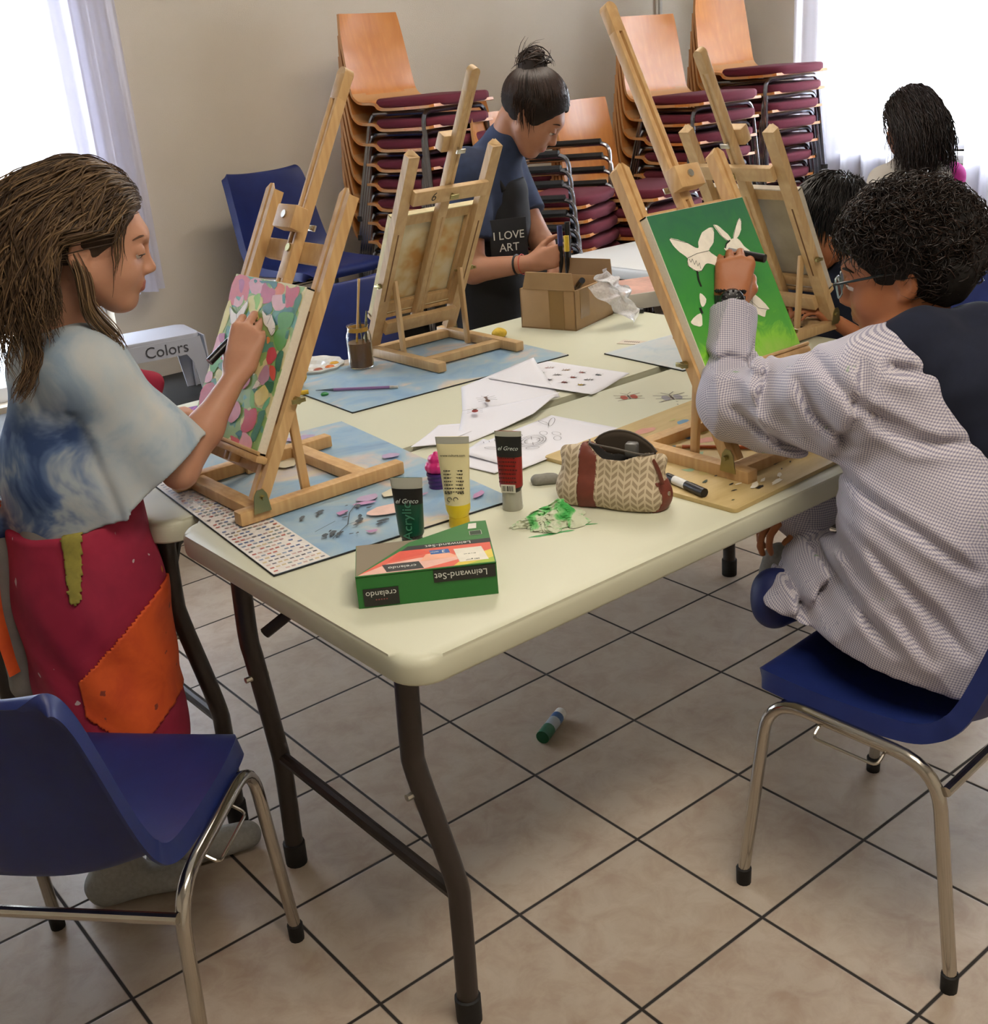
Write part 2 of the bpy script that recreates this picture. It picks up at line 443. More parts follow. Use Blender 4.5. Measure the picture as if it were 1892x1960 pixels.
# ------------------------------------------------------------------ blue shell chairs
n = NT('blue plastic'); f = n.noise(n.obj(), 9, 4, .6); f2 = n.noise(n.obj(), 400, 2, .5)
n.base(n.ramp(f, [(.3, rgb('#16235a')), (.75, rgb('#1d2d6b'))])); n.set(rough=.45, spec=.4); n.bump(f2, .15, .0005); BLUE = n.m
def shell_mesh():
    # profile: from the front lip over the seat and up the back (x forward, z up)
    prof = [(.215, .405), (.222, .425), (.212, .440), (.18, .444), (.10, .437), (.0, .430), (-.09, .428), (-.145, .436), (-.185, .462), (-.205, .51), (-.222, .58), (-.243, .67), (-.262, .75), (-.275, .795), (-.283, .805), (-.292, .80)]
    wid = [.150, .165, .186, .202, .208, .209, .209, .210, .212, .209, .203, .197, .191, .184, .170, .150]
    rise = [0, 0, .002, .006, .012, .02, .03, .045, .052, .045, .038, .032, .026, .018, .01, .005]
    P = []
    m = 5
    for i in range(len(prof)-1):
        for k in range(m):
            t = k/m
            def cr(a):
                p0 = a[max(i-1, 0)]; p1 = a[i]; p2 = a[i+1]; p3 = a[min(i+2, len(a)-1)]
                return .5*(2*p1+(p2-p0)*t+(2*p0-5*p1+4*p2-p3)*t*t+(3*p1-p0-3*p2+p3)*t**3)
            P.append((cr([p[0] for p in prof]), cr([p[1] for p in prof]), cr(wid), cr(rise)))
    P.append((*prof[-1], wid[-1], rise[-1]))
    n_t = 24; V = []; F = []
    for i, (x, z, w, r) in enumerate(P):
        a = P[max(i-1, 0)]; b = P[min(i+1, len(P)-1)]
        tx, tz = b[0]-a[0], b[1]-a[1]; L = math.hypot(tx, tz) or 1
        nx, nz = tz/L, -tx/L            # normal to the sitter side
        if nz < -.1 and i < 8: pass
        for j in range(-2, n_t+3):
            t = min(max(j/n_t*2-1, -1), 1); q = abs(t)
            h = r*(q**2.6)
            y = w*t
            if j < 0 or j > n_t:      # rolled flange
                k = (-j if j < 0 else j-n_t)
                e_ = min(1, i/6, (len(P)-1-i)/8); y += math.copysign(.005*k*(.4+.6*e_), t); h -= .016*k*(.25+.75*e_)
            V.append((x+nx*h, y, z+nz*h))
    n1 = n_t+5
    for i in range(len(P)-1):
        for j in range(n1-1): F.append((i*n1+j, i*n1+j+1, (i+1)*n1+j+1, (i+1)*n1+j))
    me = bpy.data.meshes.new('shell'); me.from_pydata(V, [], F)
    bm = bmesh.new(); bm.from_mesh(me); bpy.data.meshes.remove(me)
    bmesh.ops.recalc_face_normals(bm, faces=bm.faces[:])
    bmesh.ops.solidify(bm, geom=bm.faces[:], thickness=.005)
    return bm
def blue_chair(label, loc, rz, group='blue plastic shell chairs'):
    t = thing('shell_chair', label, 'chair', loc, rz, group)
    bm_obj('seat_shell', shell_mesh(), BLUE, t, autosm=60)
    for s in (-1, 1):
        y0 = .242*s; y1 = .216*s
        path = fillet([(.205, y0, .03), (.165, y1+.012*s, .420), (-.150, y1+.012*s, .408), (-.205, y0, .03)], .075, 7)
        b = NB(); add_tube(b, path, .0115, 12); fr = bm_obj('side_frame', b, CHR, t)
        for x in (.205, -.205):
            b = NB(); add_lathe(b, [(0, 0), (.014, 0), (.0148, .034), (.0115, .036)], 12, Matrix.Translation((x, y0, 0))); bm_obj('foot_cap', b, RUB, fr)
        b = NB(); yy = y1+.012*s
        add_tube(b, fillet([(.06, yy, .408), (.06, yy+.028*s, .392), (-.06, yy+.028*s, .388), (-.06, yy, .404)], .012, 4), .0028, 8); bm_obj('link_hook', b, CHR, fr)
    for x, z in ((-.165, .370), (.145, .402)):
        b = NB(); add_tube(b, [(x, -.228, z), (x, .228, z)], .009, 10); bm_obj('cross_rail', b, CHR, t)
    return t
bc = blue_chair('empty blue plastic chair in the lower left foreground, seen from behind', (-.345, .49, 0), radians(42))
CH = [((.935, -.22, 0), 94, 'blue plastic chair the boy in the checked smock sits on'),
      ((1.70, 3.04, .32), -84, 'blue plastic chair standing on the black platform against the left wall'),
      ((1.33, 2.05, 0), -95, 'blue plastic chair pushed up to the far side of the table behind the jar'),
      ((2.35, .62, 0), 178, 'blue plastic chair behind the smock boy, at the right edge')]
for loc, a, lb in CH: dup(bc, loc, radians(a), lb)

# ------------------------------------------------------------------ stacking chairs (wood shell, burgundy pad)
def wood(name, c1, c2, rough=.4, sc=1.0, axis=2, grain=1.0):
    n = NT(name); s = [18*sc]*3; s[axis] = 1.2*sc
    v = n.mapping(n.obj(), scale=tuple(s)); f = n.noise(v, 1.6, 5, .6, .6)
    w = n.n('ShaderNodeTexWave'); w.wave_type = 'BANDS'; w.bands_direction = 'X'; w.inputs['Scale'].default_value = 1.1
    w.inputs['Distortion'].default_value = 5; w.inputs['Detail'].default_value = 2; n.l(v, w.inputs[0])
    n.base(n.mix(n.math('MULTIPLY', w.outputs[1], .35*grain), n.ramp(f, [(.3, rgb(c1)), (.7, rgb(c2))]), rgb(c1)))
    n.set(rough=rough, spec=.4); return n.m
BEECH = wood('orange beech ply', '#b5713a', '#c98746', .28, .8)
PLYE = flat('ply edge', '#b98858', .5)
PAD = flat('burgundy fabric', '#5c1829', .95, .12, 300)
BSTEEL = flat('dark chrome', '#8d8d92', .2, metal=1.0)
def stack_chair(label, group):
    t = thing('stacking_chair', label, 'chair', (0, 0, 0), 0, group)
    prof = [(.235, .452), (.20, .448), (.05, .444), (-.035, .444), (-.065, .452), (-.085, .466), (-.15, .470), (-.185, .480), (-.215, .510), (-.235, .57), (-.262, .67), (-.283, .75), (-.297, .825)]
    wid = [.19, .202, .207, .207, .206, .205, .204, .202, .200, .198, .193, .188, .175]
    V = []; F = []; nt = 10; pp = []
    for i in range(len(prof)-1):
        for k in range(4):
            u = k/4; q = lambda a: .5*(2*a[i]+(a[i+1]-a[max(i-1, 0)])*u+(2*a[max(i-1, 0)]-5*a[i]+4*a[i+1]-a[min(i+2, len(a)-1)])*u*u+(3*a[i]-a[max(i-1, 0)]-3*a[i+1]+a[min(i+2, len(a)-1)])*u**3)
            pp.append((q([p[0] for p in prof]), q([p[1] for p in prof]), q(wid)))
    pp.append((*prof[-1], wid[-1]))
    for x, z, w in pp:
        back = min(1, max(0, (z-.5)/.3))
        for j in range(nt+1):
            s = j/nt*2-1; V.append((x+.03*back*s*s, w*s, z-.004*(1-back)*0))
    for i in range(len(pp)-1):
        for j in range(nt): F.append((i*(nt+1)+j, i*(nt+1)+j+1, (i+1)*(nt+1)+j+1, (i+1)*(nt+1)+j))
    me = bpy.data.meshes.new('s'); me.from_pydata(V, [], F); bm = bmesh.new(); bm.from_mesh(me); bpy.data.meshes.remove(me)
    bmesh.ops.recalc_face_normals(bm, faces=bm.faces[:]); bmesh.ops.solidify(bm, geom=bm.faces[:], thickness=.011)
    for f in bm.faces:
        if len(f.verts) == 4 and f.calc_area() < .0004 and min(e.calc_length() for e in f.edges) < .0125 and max(e.calc_length() for e in f.edges) > .0115: f.material_index = 1
    bm_obj('wood_shell', bm, [BEECH, PLYE], t, autosm=40)
    b = NB(); poly = [(-.075, -.195), (.17, -.2), (.215, -.185), (.245, -.13), (.25, 0), (.245, .13), (.215, .185), (.17, .2), (-.075, .195)]
    add_prism(b, poly, .453, .492, bev=.014); bm_obj('seat_pad', b, PAD, t, autosm=60)
    for nm, xb, xt, yb, yt in (('rear_frame', -.22, -.12, .215, .185), ('front_frame', .215, .175, .225, .195)):
        b = NB(); add_tube(b, fillet([(xb, -yb, .01), (xt, -yt, .437), (xt, yt, .437), (xb, yb, .01)], .05, 5), .0105, 8)
        for s in (-1, 1): add_lathe(b, [(0, 0), (.014, 0), (.014, .02), (.011, .022)], 8, Matrix.Translation((xb, s*yb, 0)), mi=1)
        bm_obj(nm, b, [BSTEEL, RUB], t)
    for s in (-1, 1):
        b = NB(); add_tube(b, [(-.12, s*.17, .43), (.175, s*.175, .432)], .009, 8); bm_obj('side_rail', b, BSTEEL, t)
    return t
def armchair(label, group):
    t = stack_chair(label, group); t.name = 'stacking_armchair'
    b = NB()
    for s in (-1, 1):
        add_tube(b, fillet([(.19, s*.235, .30), (.19, s*.25, .665), (-.22, s*.25, .655), (-.25, s*.2, .60)], .05, 5), .0095, 8)
    bm_obj('arm_frame', b, BSTEEL, t)
    for s in (-1, 1):
        b = NB(); add_tube(b, [(.15, s*.25, .672), (-.19, s*.25, .664)], .014, 8); bm_obj('arm_pad', b, RUB, t)
    return t
ordw = ['topmost', 'second from top', 'third from top', 'fourth from top', 'fifth from top', 'sixth from top', 'seventh from top', 'eighth from top', 'ninth from top', 'tenth from top', 'eleventh from top', 'lowest']
def stack(proto, x, y, z0, n, rz, pitch, dx, where, grp, sc=1.0, first=None, skip=0):
    for k in range(n):
        if k < skip: continue
        f = Vector((cos(rz), sin(rz), 0))*dx*(k-n+1)
        lb = f'burgundy padded chair, {ordw[n-1-k]} of {where}'
        loc = (x+f.x, y+f.y, z0+pitch*k)
        if first is not None and k == n-1:
            first.location = loc; first.rotation_euler = (0, 0, rz); first['label'] = lb; first['group'] = grp; first.scale = (sc,)*3
        else: dup(proto, loc, rz, lb, grp, sc)
pr = stack_chair('x', 'x')
stack(pr, 2.27, 2.96, .32, 8, radians(-78), .0806, .010, 'tall stack left of the woman', 'tall chair stack left of the woman', first=pr)
stack(pr, 2.86, 3.17, 0, 7, radians(-85), .0806, .010, 'lower stack behind the woman', 'chair stack behind the woman')
stack(pr, 3.08, 2.52, 0, 6, radians(-80), .0806, .010, 'low stack right of the woman', 'low chair stack right of the woman', 1.08)
stack(pr, 3.62, 2.66, 0, 10, radians(-90), .084, .011, 'stack behind the right easels', 'chair stack behind the right easels', 1.06)
stack(pr, 4.24, 2.74, 0, 11, radians(-90), .084, .011, 'stack beside the right window curtain', 'tallest chair stack by the window', 1.06)
ar = armchair('x', 'x')
def stack_arm():
    n = 9
    for k in range(n):
        lb = f'armchair with black armrests, {ordw[n-1-k]} of the armchair stack'
        loc = (2.62, 2.58-.008*(n-1-k), .057*k); rz = radians(-64)
        if k == n-1: ar.location = loc; ar.rotation_euler = (0, 0, rz); ar['label'] = lb; ar['group'] = 'armchair stack'
        else: dup(ar, loc, rz, lb, 'armchair stack')
stack_arm()


# ------------------------------------------------------------------ easels
PINE = wood('pine', '#b78f5c', '#d3b07c', .5, 1.2)
PINE2 = wood('pine greyer', '#b09064', '#c9ab7d', .5, 1.2)
BRASS = flat('brassy zinc', '#9c9468', .3, metal=1.0)
LEAN = radians(28)
def easel(label, loc, rz, mast_top=.83, mat=PINE, clamp_s=.52, ledge=.07, cbar=.47):
    t = thing('table_easel', label, 'easel', loc, rz, 'tabletop wooden easels')
    D = Vector((sin(LEAN), 0, cos(LEAN))); Nf = Vector((-cos(LEAN), 0, sin(LEAN))); Y = Vector((0, 1, 0))
    FM = Matrix((Nf, Y, D)).transposed().to_4x4()        # local (n, y, s): n towards the painter
    FM.translation = Vector((0, 0, .033))
    def bx(b, lo, hi, bev=.002): add_box(b, lo, hi, bev, FM)
    for s in (-1, 1):
        b = NB(); add_box(b, (-.045, s*.135-.014, 0), (.32, s*.135+.014, .026), .003); rn = bm_obj('runner', b, mat, t)
    for x, nm in ((.0, 'front_crossbar'), (.235, 'rear_crossbar')):
        b = NB(); add_box(b, (x-.016, -.121, .001), (x+.016, .121, .023), .002); bm_obj(nm, b, mat, t)
    for s in (-1, 1):                                     # posts with a groove down the front and a rounded head
        b = NB(); y0 = s*.135
        prof = [(y0-.017, -.011), (y0-.017, .011), (y0-.004, .011), (y0-.003, .007), (y0+.003, .007), (y0+.004, .011), (y0+.017, .011), (y0+.017, -.011)]
        tb = bmesh.new(); rings = []
        hs = [0, .575, .583, .589, .593]; sc = [1, 1, .9, .7, .4]
        for h, k in zip(hs, sc): rings.append([tb.verts.new(FM @ Vector((q, y0+(p-y0)*1, h-(.012*(abs(p-y0)/.017)**2 if h > .57 else 0)))) for p, q in prof])
        for i in range(len(rings)-1):
            for k in range(8): tb.faces.new((rings[i][k], rings[i][(k+1) % 8], rings[i+1][(k+1) % 8], rings[i+1][k]))
        tb.faces.new(rings[0][::-1]); tb.faces.new(rings[-1]); merge(b, tb)
        po = bm_obj('post', b, mat, t, autosm=30)
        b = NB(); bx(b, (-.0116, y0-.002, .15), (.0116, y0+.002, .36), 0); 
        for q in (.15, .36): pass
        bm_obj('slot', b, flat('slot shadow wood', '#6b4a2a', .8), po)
        b = NB()                                           # hinge bracket at the foot
        yo = y0+s*.019
        Mb = Matrix(((1, 0, 0, -.002), (0, 0, 1, yo-.001), (0, 1, 0, .03), (0, 0, 0, 1)))
        add_prism(b, [(-.018, -.012), (.018, -.012), (.013, .022), (.006, .032), (-.006, .032), (-.013, .022)], 0, .002, Mb)
        add_tube(b, [(-.002+.005, yo-.004*s, .045), (.003, yo+.007*s, .045)], .005, 8)
        bm_obj('hinge_bracket', b, BRASS, po)
        # strut from the slot to the runner
        b = NB(); top = FM @ Vector((-.012, s*.112, .20)); bot = Vector((.115, s*.112, .0))
        ax = (top-bot).normalized(); Ms = frame(z=ax, y=(0, 1, 0), loc=bot)
        L = (top-bot).length; add_box(b, (-.009, -.005, .0), (.009, .005, L+.012), .002, Ms); st = bm_obj('strut', b, mat, t)
        b = NB(); c = FM @ Vector((-.004, s*.13, .20)); add_tube(b, [c-Y*.03*s, c+Y*.034*s], .003, 8); add_tube(b, [c+Y*.024*s, c+Y*.034*s], .007, 8)
        q = c+Y*.034*s; add_box(b, (q.x-.014, q.y-.002, q.z-.004), (q.x+.014, q.y+.003, q.z+.004), .001); bm_obj('wing_nut', b, BRASS, st)
    b = NB(); bx(b, (-.028, -.122, cbar-.02), (-.0115, .122, cbar+.02)); bm_obj('top_crossbar', b, mat, t)
    b = NB(); bx(b, (-.028, -.122, .045), (-.0115, .122, .085)); bm_obj('bottom_crossbar', b, mat, t)
    b = NB(); add_box(b, (.0115, -.148, ledge), (.036, .148, ledge+.014), .004, FM); add_box(b, (.031, -.148, ledge+.014), (.037, .148, ledge+.021), .002, FM); bm_obj('canvas_ledge', b, mat, t)
    b = NB(); m0 = .05
    add_box(b, (-.0105, -.0145, m0), (.0105, -.004, mast_top), .002, FM); add_box(b, (-.0105, .004, m0), (.0105, .0145, mast_top), .002, FM)
    add_box(b, (-.008, -.005, m0), (.003, .005, mast_top-.01), 0, FM); add_box(b, (-.0108, -.0148, mast_top-.05), (.0108, .0148, mast_top+.0005), .003, FM); add_box(b, (-.0108, -.0148, mast_top-.40), (.0108, .0148, mast_top-.33), .002, FM)
    add_tube(b, [FM @ Vector((-.0105, 0, mast_top-.002)), FM @ Vector((.0105, 0, mast_top-.002))], .0145, 14)
    ms = bm_obj('mast', b, mat, t, autosm=30)
    b = NB(); bx(b, (.0110, -.034, clamp_s), (.040, .034, clamp_s+.045), .003); cb = bm_obj('clamp_block', b, mat, t)
    b = NB(); c = FM @ Vector((.040, 0, clamp_s+.025)); add_tube(b, [c, c+Nf*.003], .0075, 12)
    c = FM @ Vector((-.0105, 0, clamp_s+.02)); add_tube(b, [c, c-Nf*.014], .004, 10); add_box(b, (-.026, -.014, clamp_s+.014), (-.022, .014, clamp_s+.026), .001, FM); bm_obj('bolt', b, BOLT, cb)
    b = NB(); c = FM @ Vector((-.028, 0, cbar)); add_tube(b, [c, c-Nf*.014], .004, 10); add_box(b, (-.042, -.014, cbar-.006), (-.038, .014, cbar+.006), .001, FM)
    c = FM @ Vector((.0105, 0, cbar)); add_tube(b, [c, c+Nf*.004], .0075, 12); bm_obj('mast_bolt', b, BRASS, ms)
    t['fm'] = 0; del t['fm']
    return t, basis(t) @ FM
EZ = TZ+.006
e1, F1 = easel('wooden table easel in front of the girl holding the tulip painting', (.13, .79, EZ), 0, .81, clamp_s=.500)
e2, F2 = easel('wooden easel seen from behind with a handwritten 6 on its crossbar', (1.115, 1.53, EZ), radians(-90), .79, PINE2, .57)
e3, F3 = easel('wooden table easel in front of the smock boy holding the green butterfly painting', (.97, .125, EZ), radians(90), .90, PINE, .515, ledge=.145, cbar=.475)
e4, F4 = easel('wooden easel at the back right, canvas turned away towards the black-haired child', (1.90, .80, EZ), radians(180), .79, PINE2, .53)
# ------------------------------------------------------------------ organic shapes: smooth-union distance fields meshed with surface nets
def A3(p): return np.array(p, np.float32)
class SDF:
    def __init__(s, lo, hi, h):
        s.h = h; s.lo = A3(lo); n = np.ceil((A3(hi)-s.lo)/h).astype(int)+1; s.n = n
        s.G = np.full(tuple(n), 1.0, np.float32)
        s.ax = [s.lo[i]+h*np.arange(n[i], dtype=np.float32) for i in range(3)]
    def sub(s, lo, hi):
        i0 = np.maximum(np.floor((A3(lo)-s.lo)/s.h).astype(int), 0); i1 = np.minimum(np.ceil((A3(hi)-s.lo)/s.h).astype(int)+1, s.n)
        if (i1 <= i0).any(): return None, None
        sl = tuple(slice(a, b) for a, b in zip(i0, i1))
        X, Y, Z = np.meshgrid(*[s.ax[i][sl[i]] for i in range(3)], indexing='ij', sparse=True)
        return sl, (X, Y, Z)
    def put(s, sl, d, k, op):
        g = s.G[sl]
        if op == 'u':
            if k > 0:
                hh = np.maximum(k-np.abs(g-d), 0)/k; r = np.minimum(g, d)-hh*hh*k*.25
            else: r = np.minimum(g, d)
        else:
            d = -d
            if k > 0:
                hh = np.maximum(k-np.abs(g-d), 0)/k; r = np.maximum(g, d)+hh*hh*k*.25
            else: r = np.maximum(g, d)
        s.G[sl] = r
    def ell(s, c, r, R=None, k=.01, op='u', M=None):
        c = A3(c); r = A3(r)
        if M is not None:
            Mn = np.array(M, np.float32); c = Mn[:3, :3]@c+Mn[:3, 3]; R0 = Mn[:3, :3]
            R = R0@(np.array(R, np.float32) if R is not None else np.eye(3, dtype=np.float32))
        elif R is not None: R = np.array(R, np.float32)
        m = float(r.max())+k+.02
        sl, P = s.sub(c-m, c+m)
        if sl is None: return
        X, Y, Z = P[0]-c[0], P[1]-c[1], P[2]-c[2]
        if R is not None: X, Y, Z = X*R[0, 0]+Y*R[1, 0]+Z*R[2, 0], X*R[0, 1]+Y*R[1, 1]+Z*R[2, 1], X*R[0, 2]+Y*R[1, 2]+Z*R[2, 2]
        k0 = np.sqrt((X/r[0])**2+(Y/r[1])**2+(Z/r[2])**2); k1 = np.sqrt((X/r[0]**2)**2+(Y/r[1]**2)**2+(Z/r[2]**2)**2)
        s.put(sl, k0*(k0-1)/np.maximum(k1, 1e-6), k, op)
    def cap(s, a, b, ra, rb=None, k=.01, op='u', flat=None, M=None):
        """tapered capsule; flat=(axis vector, factor) squashes the section along that axis"""
        if rb is None: rb = ra
        a = A3(a); b = A3(b)
        if M is not None:
            Mn = np.array(M, np.float32); a = Mn[:3, :3]@a+Mn[:3, 3]; b = Mn[:3, :3]@b+Mn[:3, 3]
        m = max(ra, rb)*(1.6 if flat is not None else 1)+k+.015
        sl, P = s.sub(np.minimum(a, b)-m, np.maximum(a, b)+m)
        if sl is None: return
        d = b-a; L2 = float(d@d)+1e-12
        X, Y, Z = P[0]-a[0], P[1]-a[1], P[2]-a[2]
        t = np.clip((X*d[0]+Y*d[1]+Z*d[2])/L2, 0, 1)
        X, Y, Z = X-t*d[0], Y-t*d[1], Z-t*d[2]
        if flat is not None:
            ax = A3(flat[0]); 
            if M is not None: ax = np.array(M, np.float32)[:3, :3]@ax
            ax = ax/np.linalg.norm(ax); q = X*ax[0]+Y*ax[1]+Z*ax[2]; f = flat[1]-1
            X, Y, Z = X+q*ax[0]*f, Y+q*ax[1]*f, Z+q*ax[2]*f
        s.put(sl, np.sqrt(X*X+Y*Y+Z*Z)-(ra+(rb-ra)*t), k, op)
    def chain(s, pts, rad, k=.01, **kw):
        for i in range(len(pts)-1): s.cap(pts[i], pts[i+1], rad[i], rad[i+1], k, **kw)
    def plane(s, p, n, k=0):
        """cut away everything on the side the normal points to"""
        p = A3(p); n = A3(n); n = n/np.linalg.norm(n)
        X, Y, Z = np.meshgrid(*s.ax, indexing='ij', sparse=True)
        s.put((slice(None),)*3, -((X-p[0])*n[0]+(Y-p[1])*n[1]+(Z-p[2])*n[2]), k, 's')
    def disp(s, fn, band=.03):
        """displace the surface: fn(x,y,z) arrays -> offset"""
        ii = np.argwhere(np.abs(s.G) < band)
        P = s.lo+ii*s.h
        s.G[ii[:, 0], ii[:, 1], ii[:, 2]] -= fn(P[:, 0], P[:, 1], P[:, 2]).astype(np.float32)
    def mesh(s, smooth=1):
        G = s.G; G[0], G[-1] = 1, 1; G[:, 0], G[:, -1] = 1, 1; G[:, :, 0], G[:, :, -1] = 1, 1
        ins = G < 0
        c = ins[:-1, :-1, :-1].astype(np.int8)
        tot = np.zeros(c.shape, np.int8)
        for i in (0, 1):
            for j in (0, 1):
                for k in (0, 1): tot += ins[i:ins.shape[0]-1+i, j:ins.shape[1]-1+j, k:ins.shape[2]-1+k]
        act = (tot > 0) & (tot < 8)
        idx = np.full(act.shape, -1, np.int64); ii = np.argwhere(act); idx[act] = np.arange(len(ii))
        acc = np.zeros((len(ii), 3)); cnt = np.zeros(len(ii))
        for a in range(3):
            o1, o2 = [x for x in range(3) if x != a]
            for u in (0, 1):
                for v in (0, 1):
                    p = ii.copy(); p[:, o1] += u; p[:, o2] += v; q = p.copy(); q[:, a] += 1
                    g0 = G[p[:, 0], p[:, 1], p[:, 2]]; g1 = G[q[:, 0], q[:, 1], q[:, 2]]
                    m = (g0 < 0) != (g1 < 0)
                    t = np.where(m, g0/np.where(m, g0-g1, 1), 0)
                    pt = p.astype(float); pt[:, a] += t
                    acc[m] += pt[m]; cnt[m] += 1
        V = acc/np.maximum(cnt, 1)[:, None]
        F = []
        for a in range(3):
            b, c_ = (a+1) % 3, (a+2) % 3
            sl0 = [slice(None)]*3; sl1 = [slice(None)]*3; sl0[a] = slice(0, -1); sl1[a] = slice(1, None)
            A0 = ins[tuple(sl0)]; A1 = ins[tuple(sl1)]
            e = np.argwhere(A0 != A1); e = e[(e[:, b] > 0) & (e[:, c_] > 0) & (e[:, b] < s.n[b]-1) & (e[:, c_] < s.n[c_]-1)]
            fl = A0[e[:, 0], e[:, 1], e[:, 2]]
            q = []
            for db, dc in ((-1, -1), (0, -1), (0, 0), (-1, 0)):
                p = e.copy(); p[:, b] += db; p[:, c_] += dc; q.append(idx[p[:, 0], p[:, 1], p[:, 2]])
            Q = np.stack(q, 1); Q[~fl] = Q[~fl][:, ::-1]; F.append(Q)
        F = np.concatenate(F); F = F[(F >= 0).all(1)]
        for _ in range(smooth):      # light laplacian
            S = np.zeros_like(V); C = np.zeros(len(V))
            for i in range(4):
                a_, b_ = F[:, i], F[:, (i+1) % 4]
                np.add.at(S, a_, V[b_]); np.add.at(C, a_, 1)
            V = V*.5+.5*S/np.maximum(C, 1)[:, None]
        return s.lo+V*s.h, F
def biggest(V, F):
    """keep the largest connected piece"""
    par = np.arange(len(V))
    for _ in range(60):
        m = par[F].min(1); old = par.copy()
        for i in range(4): np.minimum.at(par, F[:, i], m)
        par = par[par]
        if (par == old).all(): break
    lab, c = np.unique(par[F[:, 0]], return_counts=True); keep = lab[c.argmax()]
    F = F[par[F[:, 0]] == keep]; use = np.unique(F); mp = np.full(len(V), -1); mp[use] = np.arange(len(use))
    return V[use], mp[F]
def sdf_obj(name, S, mat, parent, smooth=1, mi=None, uvf=None, big=False):
    V, F = S.mesh(smooth)
    if big: V, F = biggest(V, F)
    m = None
    if mi is not None: m = mi(V[F].mean(1))
    uv = None
    if uvf is not None:
        nrm = np.cross(V[F[:, 1]]-V[F[:, 0]], V[F[:, 2]]-V[F[:, 0]]); nrm /= np.linalg.norm(nrm, axis=1)[:, None]+1e-12
        uv = uvf(V[F], nrm).reshape(-1, 2)
    return mesh_obj(name, V, F, mat, parent, True, True, mi=m, uv=uv)
def vnoise(x, y, z, sc, seed=0):
    """cheap smooth pseudo noise"""
    r = random.Random(seed); o = 0
    for i in range(5):
        d = [r.uniform(-1, 1) for _ in range(3)]; L = sqrt(sum(q*q for q in d)); f = sc*r.uniform(.7, 1.5)
        o = o+np.sin((x*d[0]+y*d[1]+z*d[2])/L*f+r.uniform(0, 6)+.8*np.sin((y-z)*f*.37+i))
    return o/5

# ------------------------------------------------------------------ head, hand
def R_(m): return np.array(m)[:3, :3]
def head(S, M, sc=1.0, open_mouth=0, nose=1.0, sex='f', child=True):
    """local frame: x forward, y left, z up, origin between the eyes' depth centre; chin -.112, crown +.118"""
    def e(c, r, k=.012, op='u', rot=None): S.ell(A3(c)*sc, A3(r)*sc, R=rot, k=k*sc, op=op, M=M)
    def c(a, b, ra, rb=None, k=.008, op='u'): S.cap(A3(a)*sc, A3(b)*sc, ra*sc, (rb or ra)*sc, k*sc, op, M=M)
    e((-.018, 0, .034), (.094, .076, .084), .02)
    e((.028, 0, -.005), (.060, .062, .075), .03)
    e((.030, 0, -.055), (.050, .054, .048), .03)
    e((.058, 0, -.094), (.022, .024, .018), .03)
    for s in (-1, 1):
        e((.048, s*.036, -.038), (.028, .024, .026), .03)
        c((-.002, s*.056, -.045), (.046, s*.026, -.088), .020, .016, .03)
    c((.078, -.022, .024), (.078, .022, .024), .013, .013, .025)
    for s in (-1, 1): e((.090, s*.031, .000), (.018, .017, .013), .014, 's')
    c((.083, 0, .006), (.099, 0, -.028), .0072, .0088*nose, .012)
    e((.1005, 0, -.031), (.0088, .0088, .008), .008)
    for s in (-1, 1): e((.093, s*.0105, -.035), (.010, .0075, .0075), .006)
    c((.079, -.012, -.058), (.079, .012, -.058), .0105, .0105, .014)
    for s in (-1, 1): c((.0890, 0, -.0575), (.080, s*.018, -.061), .0046, .0022, .004)
    c((.0875, -.008, -.0675), (.0875, .008, -.0675), .0054, .0054, .006)
    c((.0945, -.014, -.0628), (.0945, .014, -.0628), .0016, .0016, .003, 's')
    for s in (-1, 1):   # eyelids
        e((.0745, s*.031, .0015), (.0150, .0170, .0125), .004)
    for s in (-1, 1):   # ears
        rot = R_(Euler((0, .18, s*-.45)).to_matrix())
        e((-.012, s*.079, -.008), (.020, .0075, .031), .005, rot=rot)
        e((-.009, s*.086, -.004), (.0115, .006, .020), .004, 's', rot=rot)
        e((-.006, s*.077, -.033), (.010, .006, .010), .005)
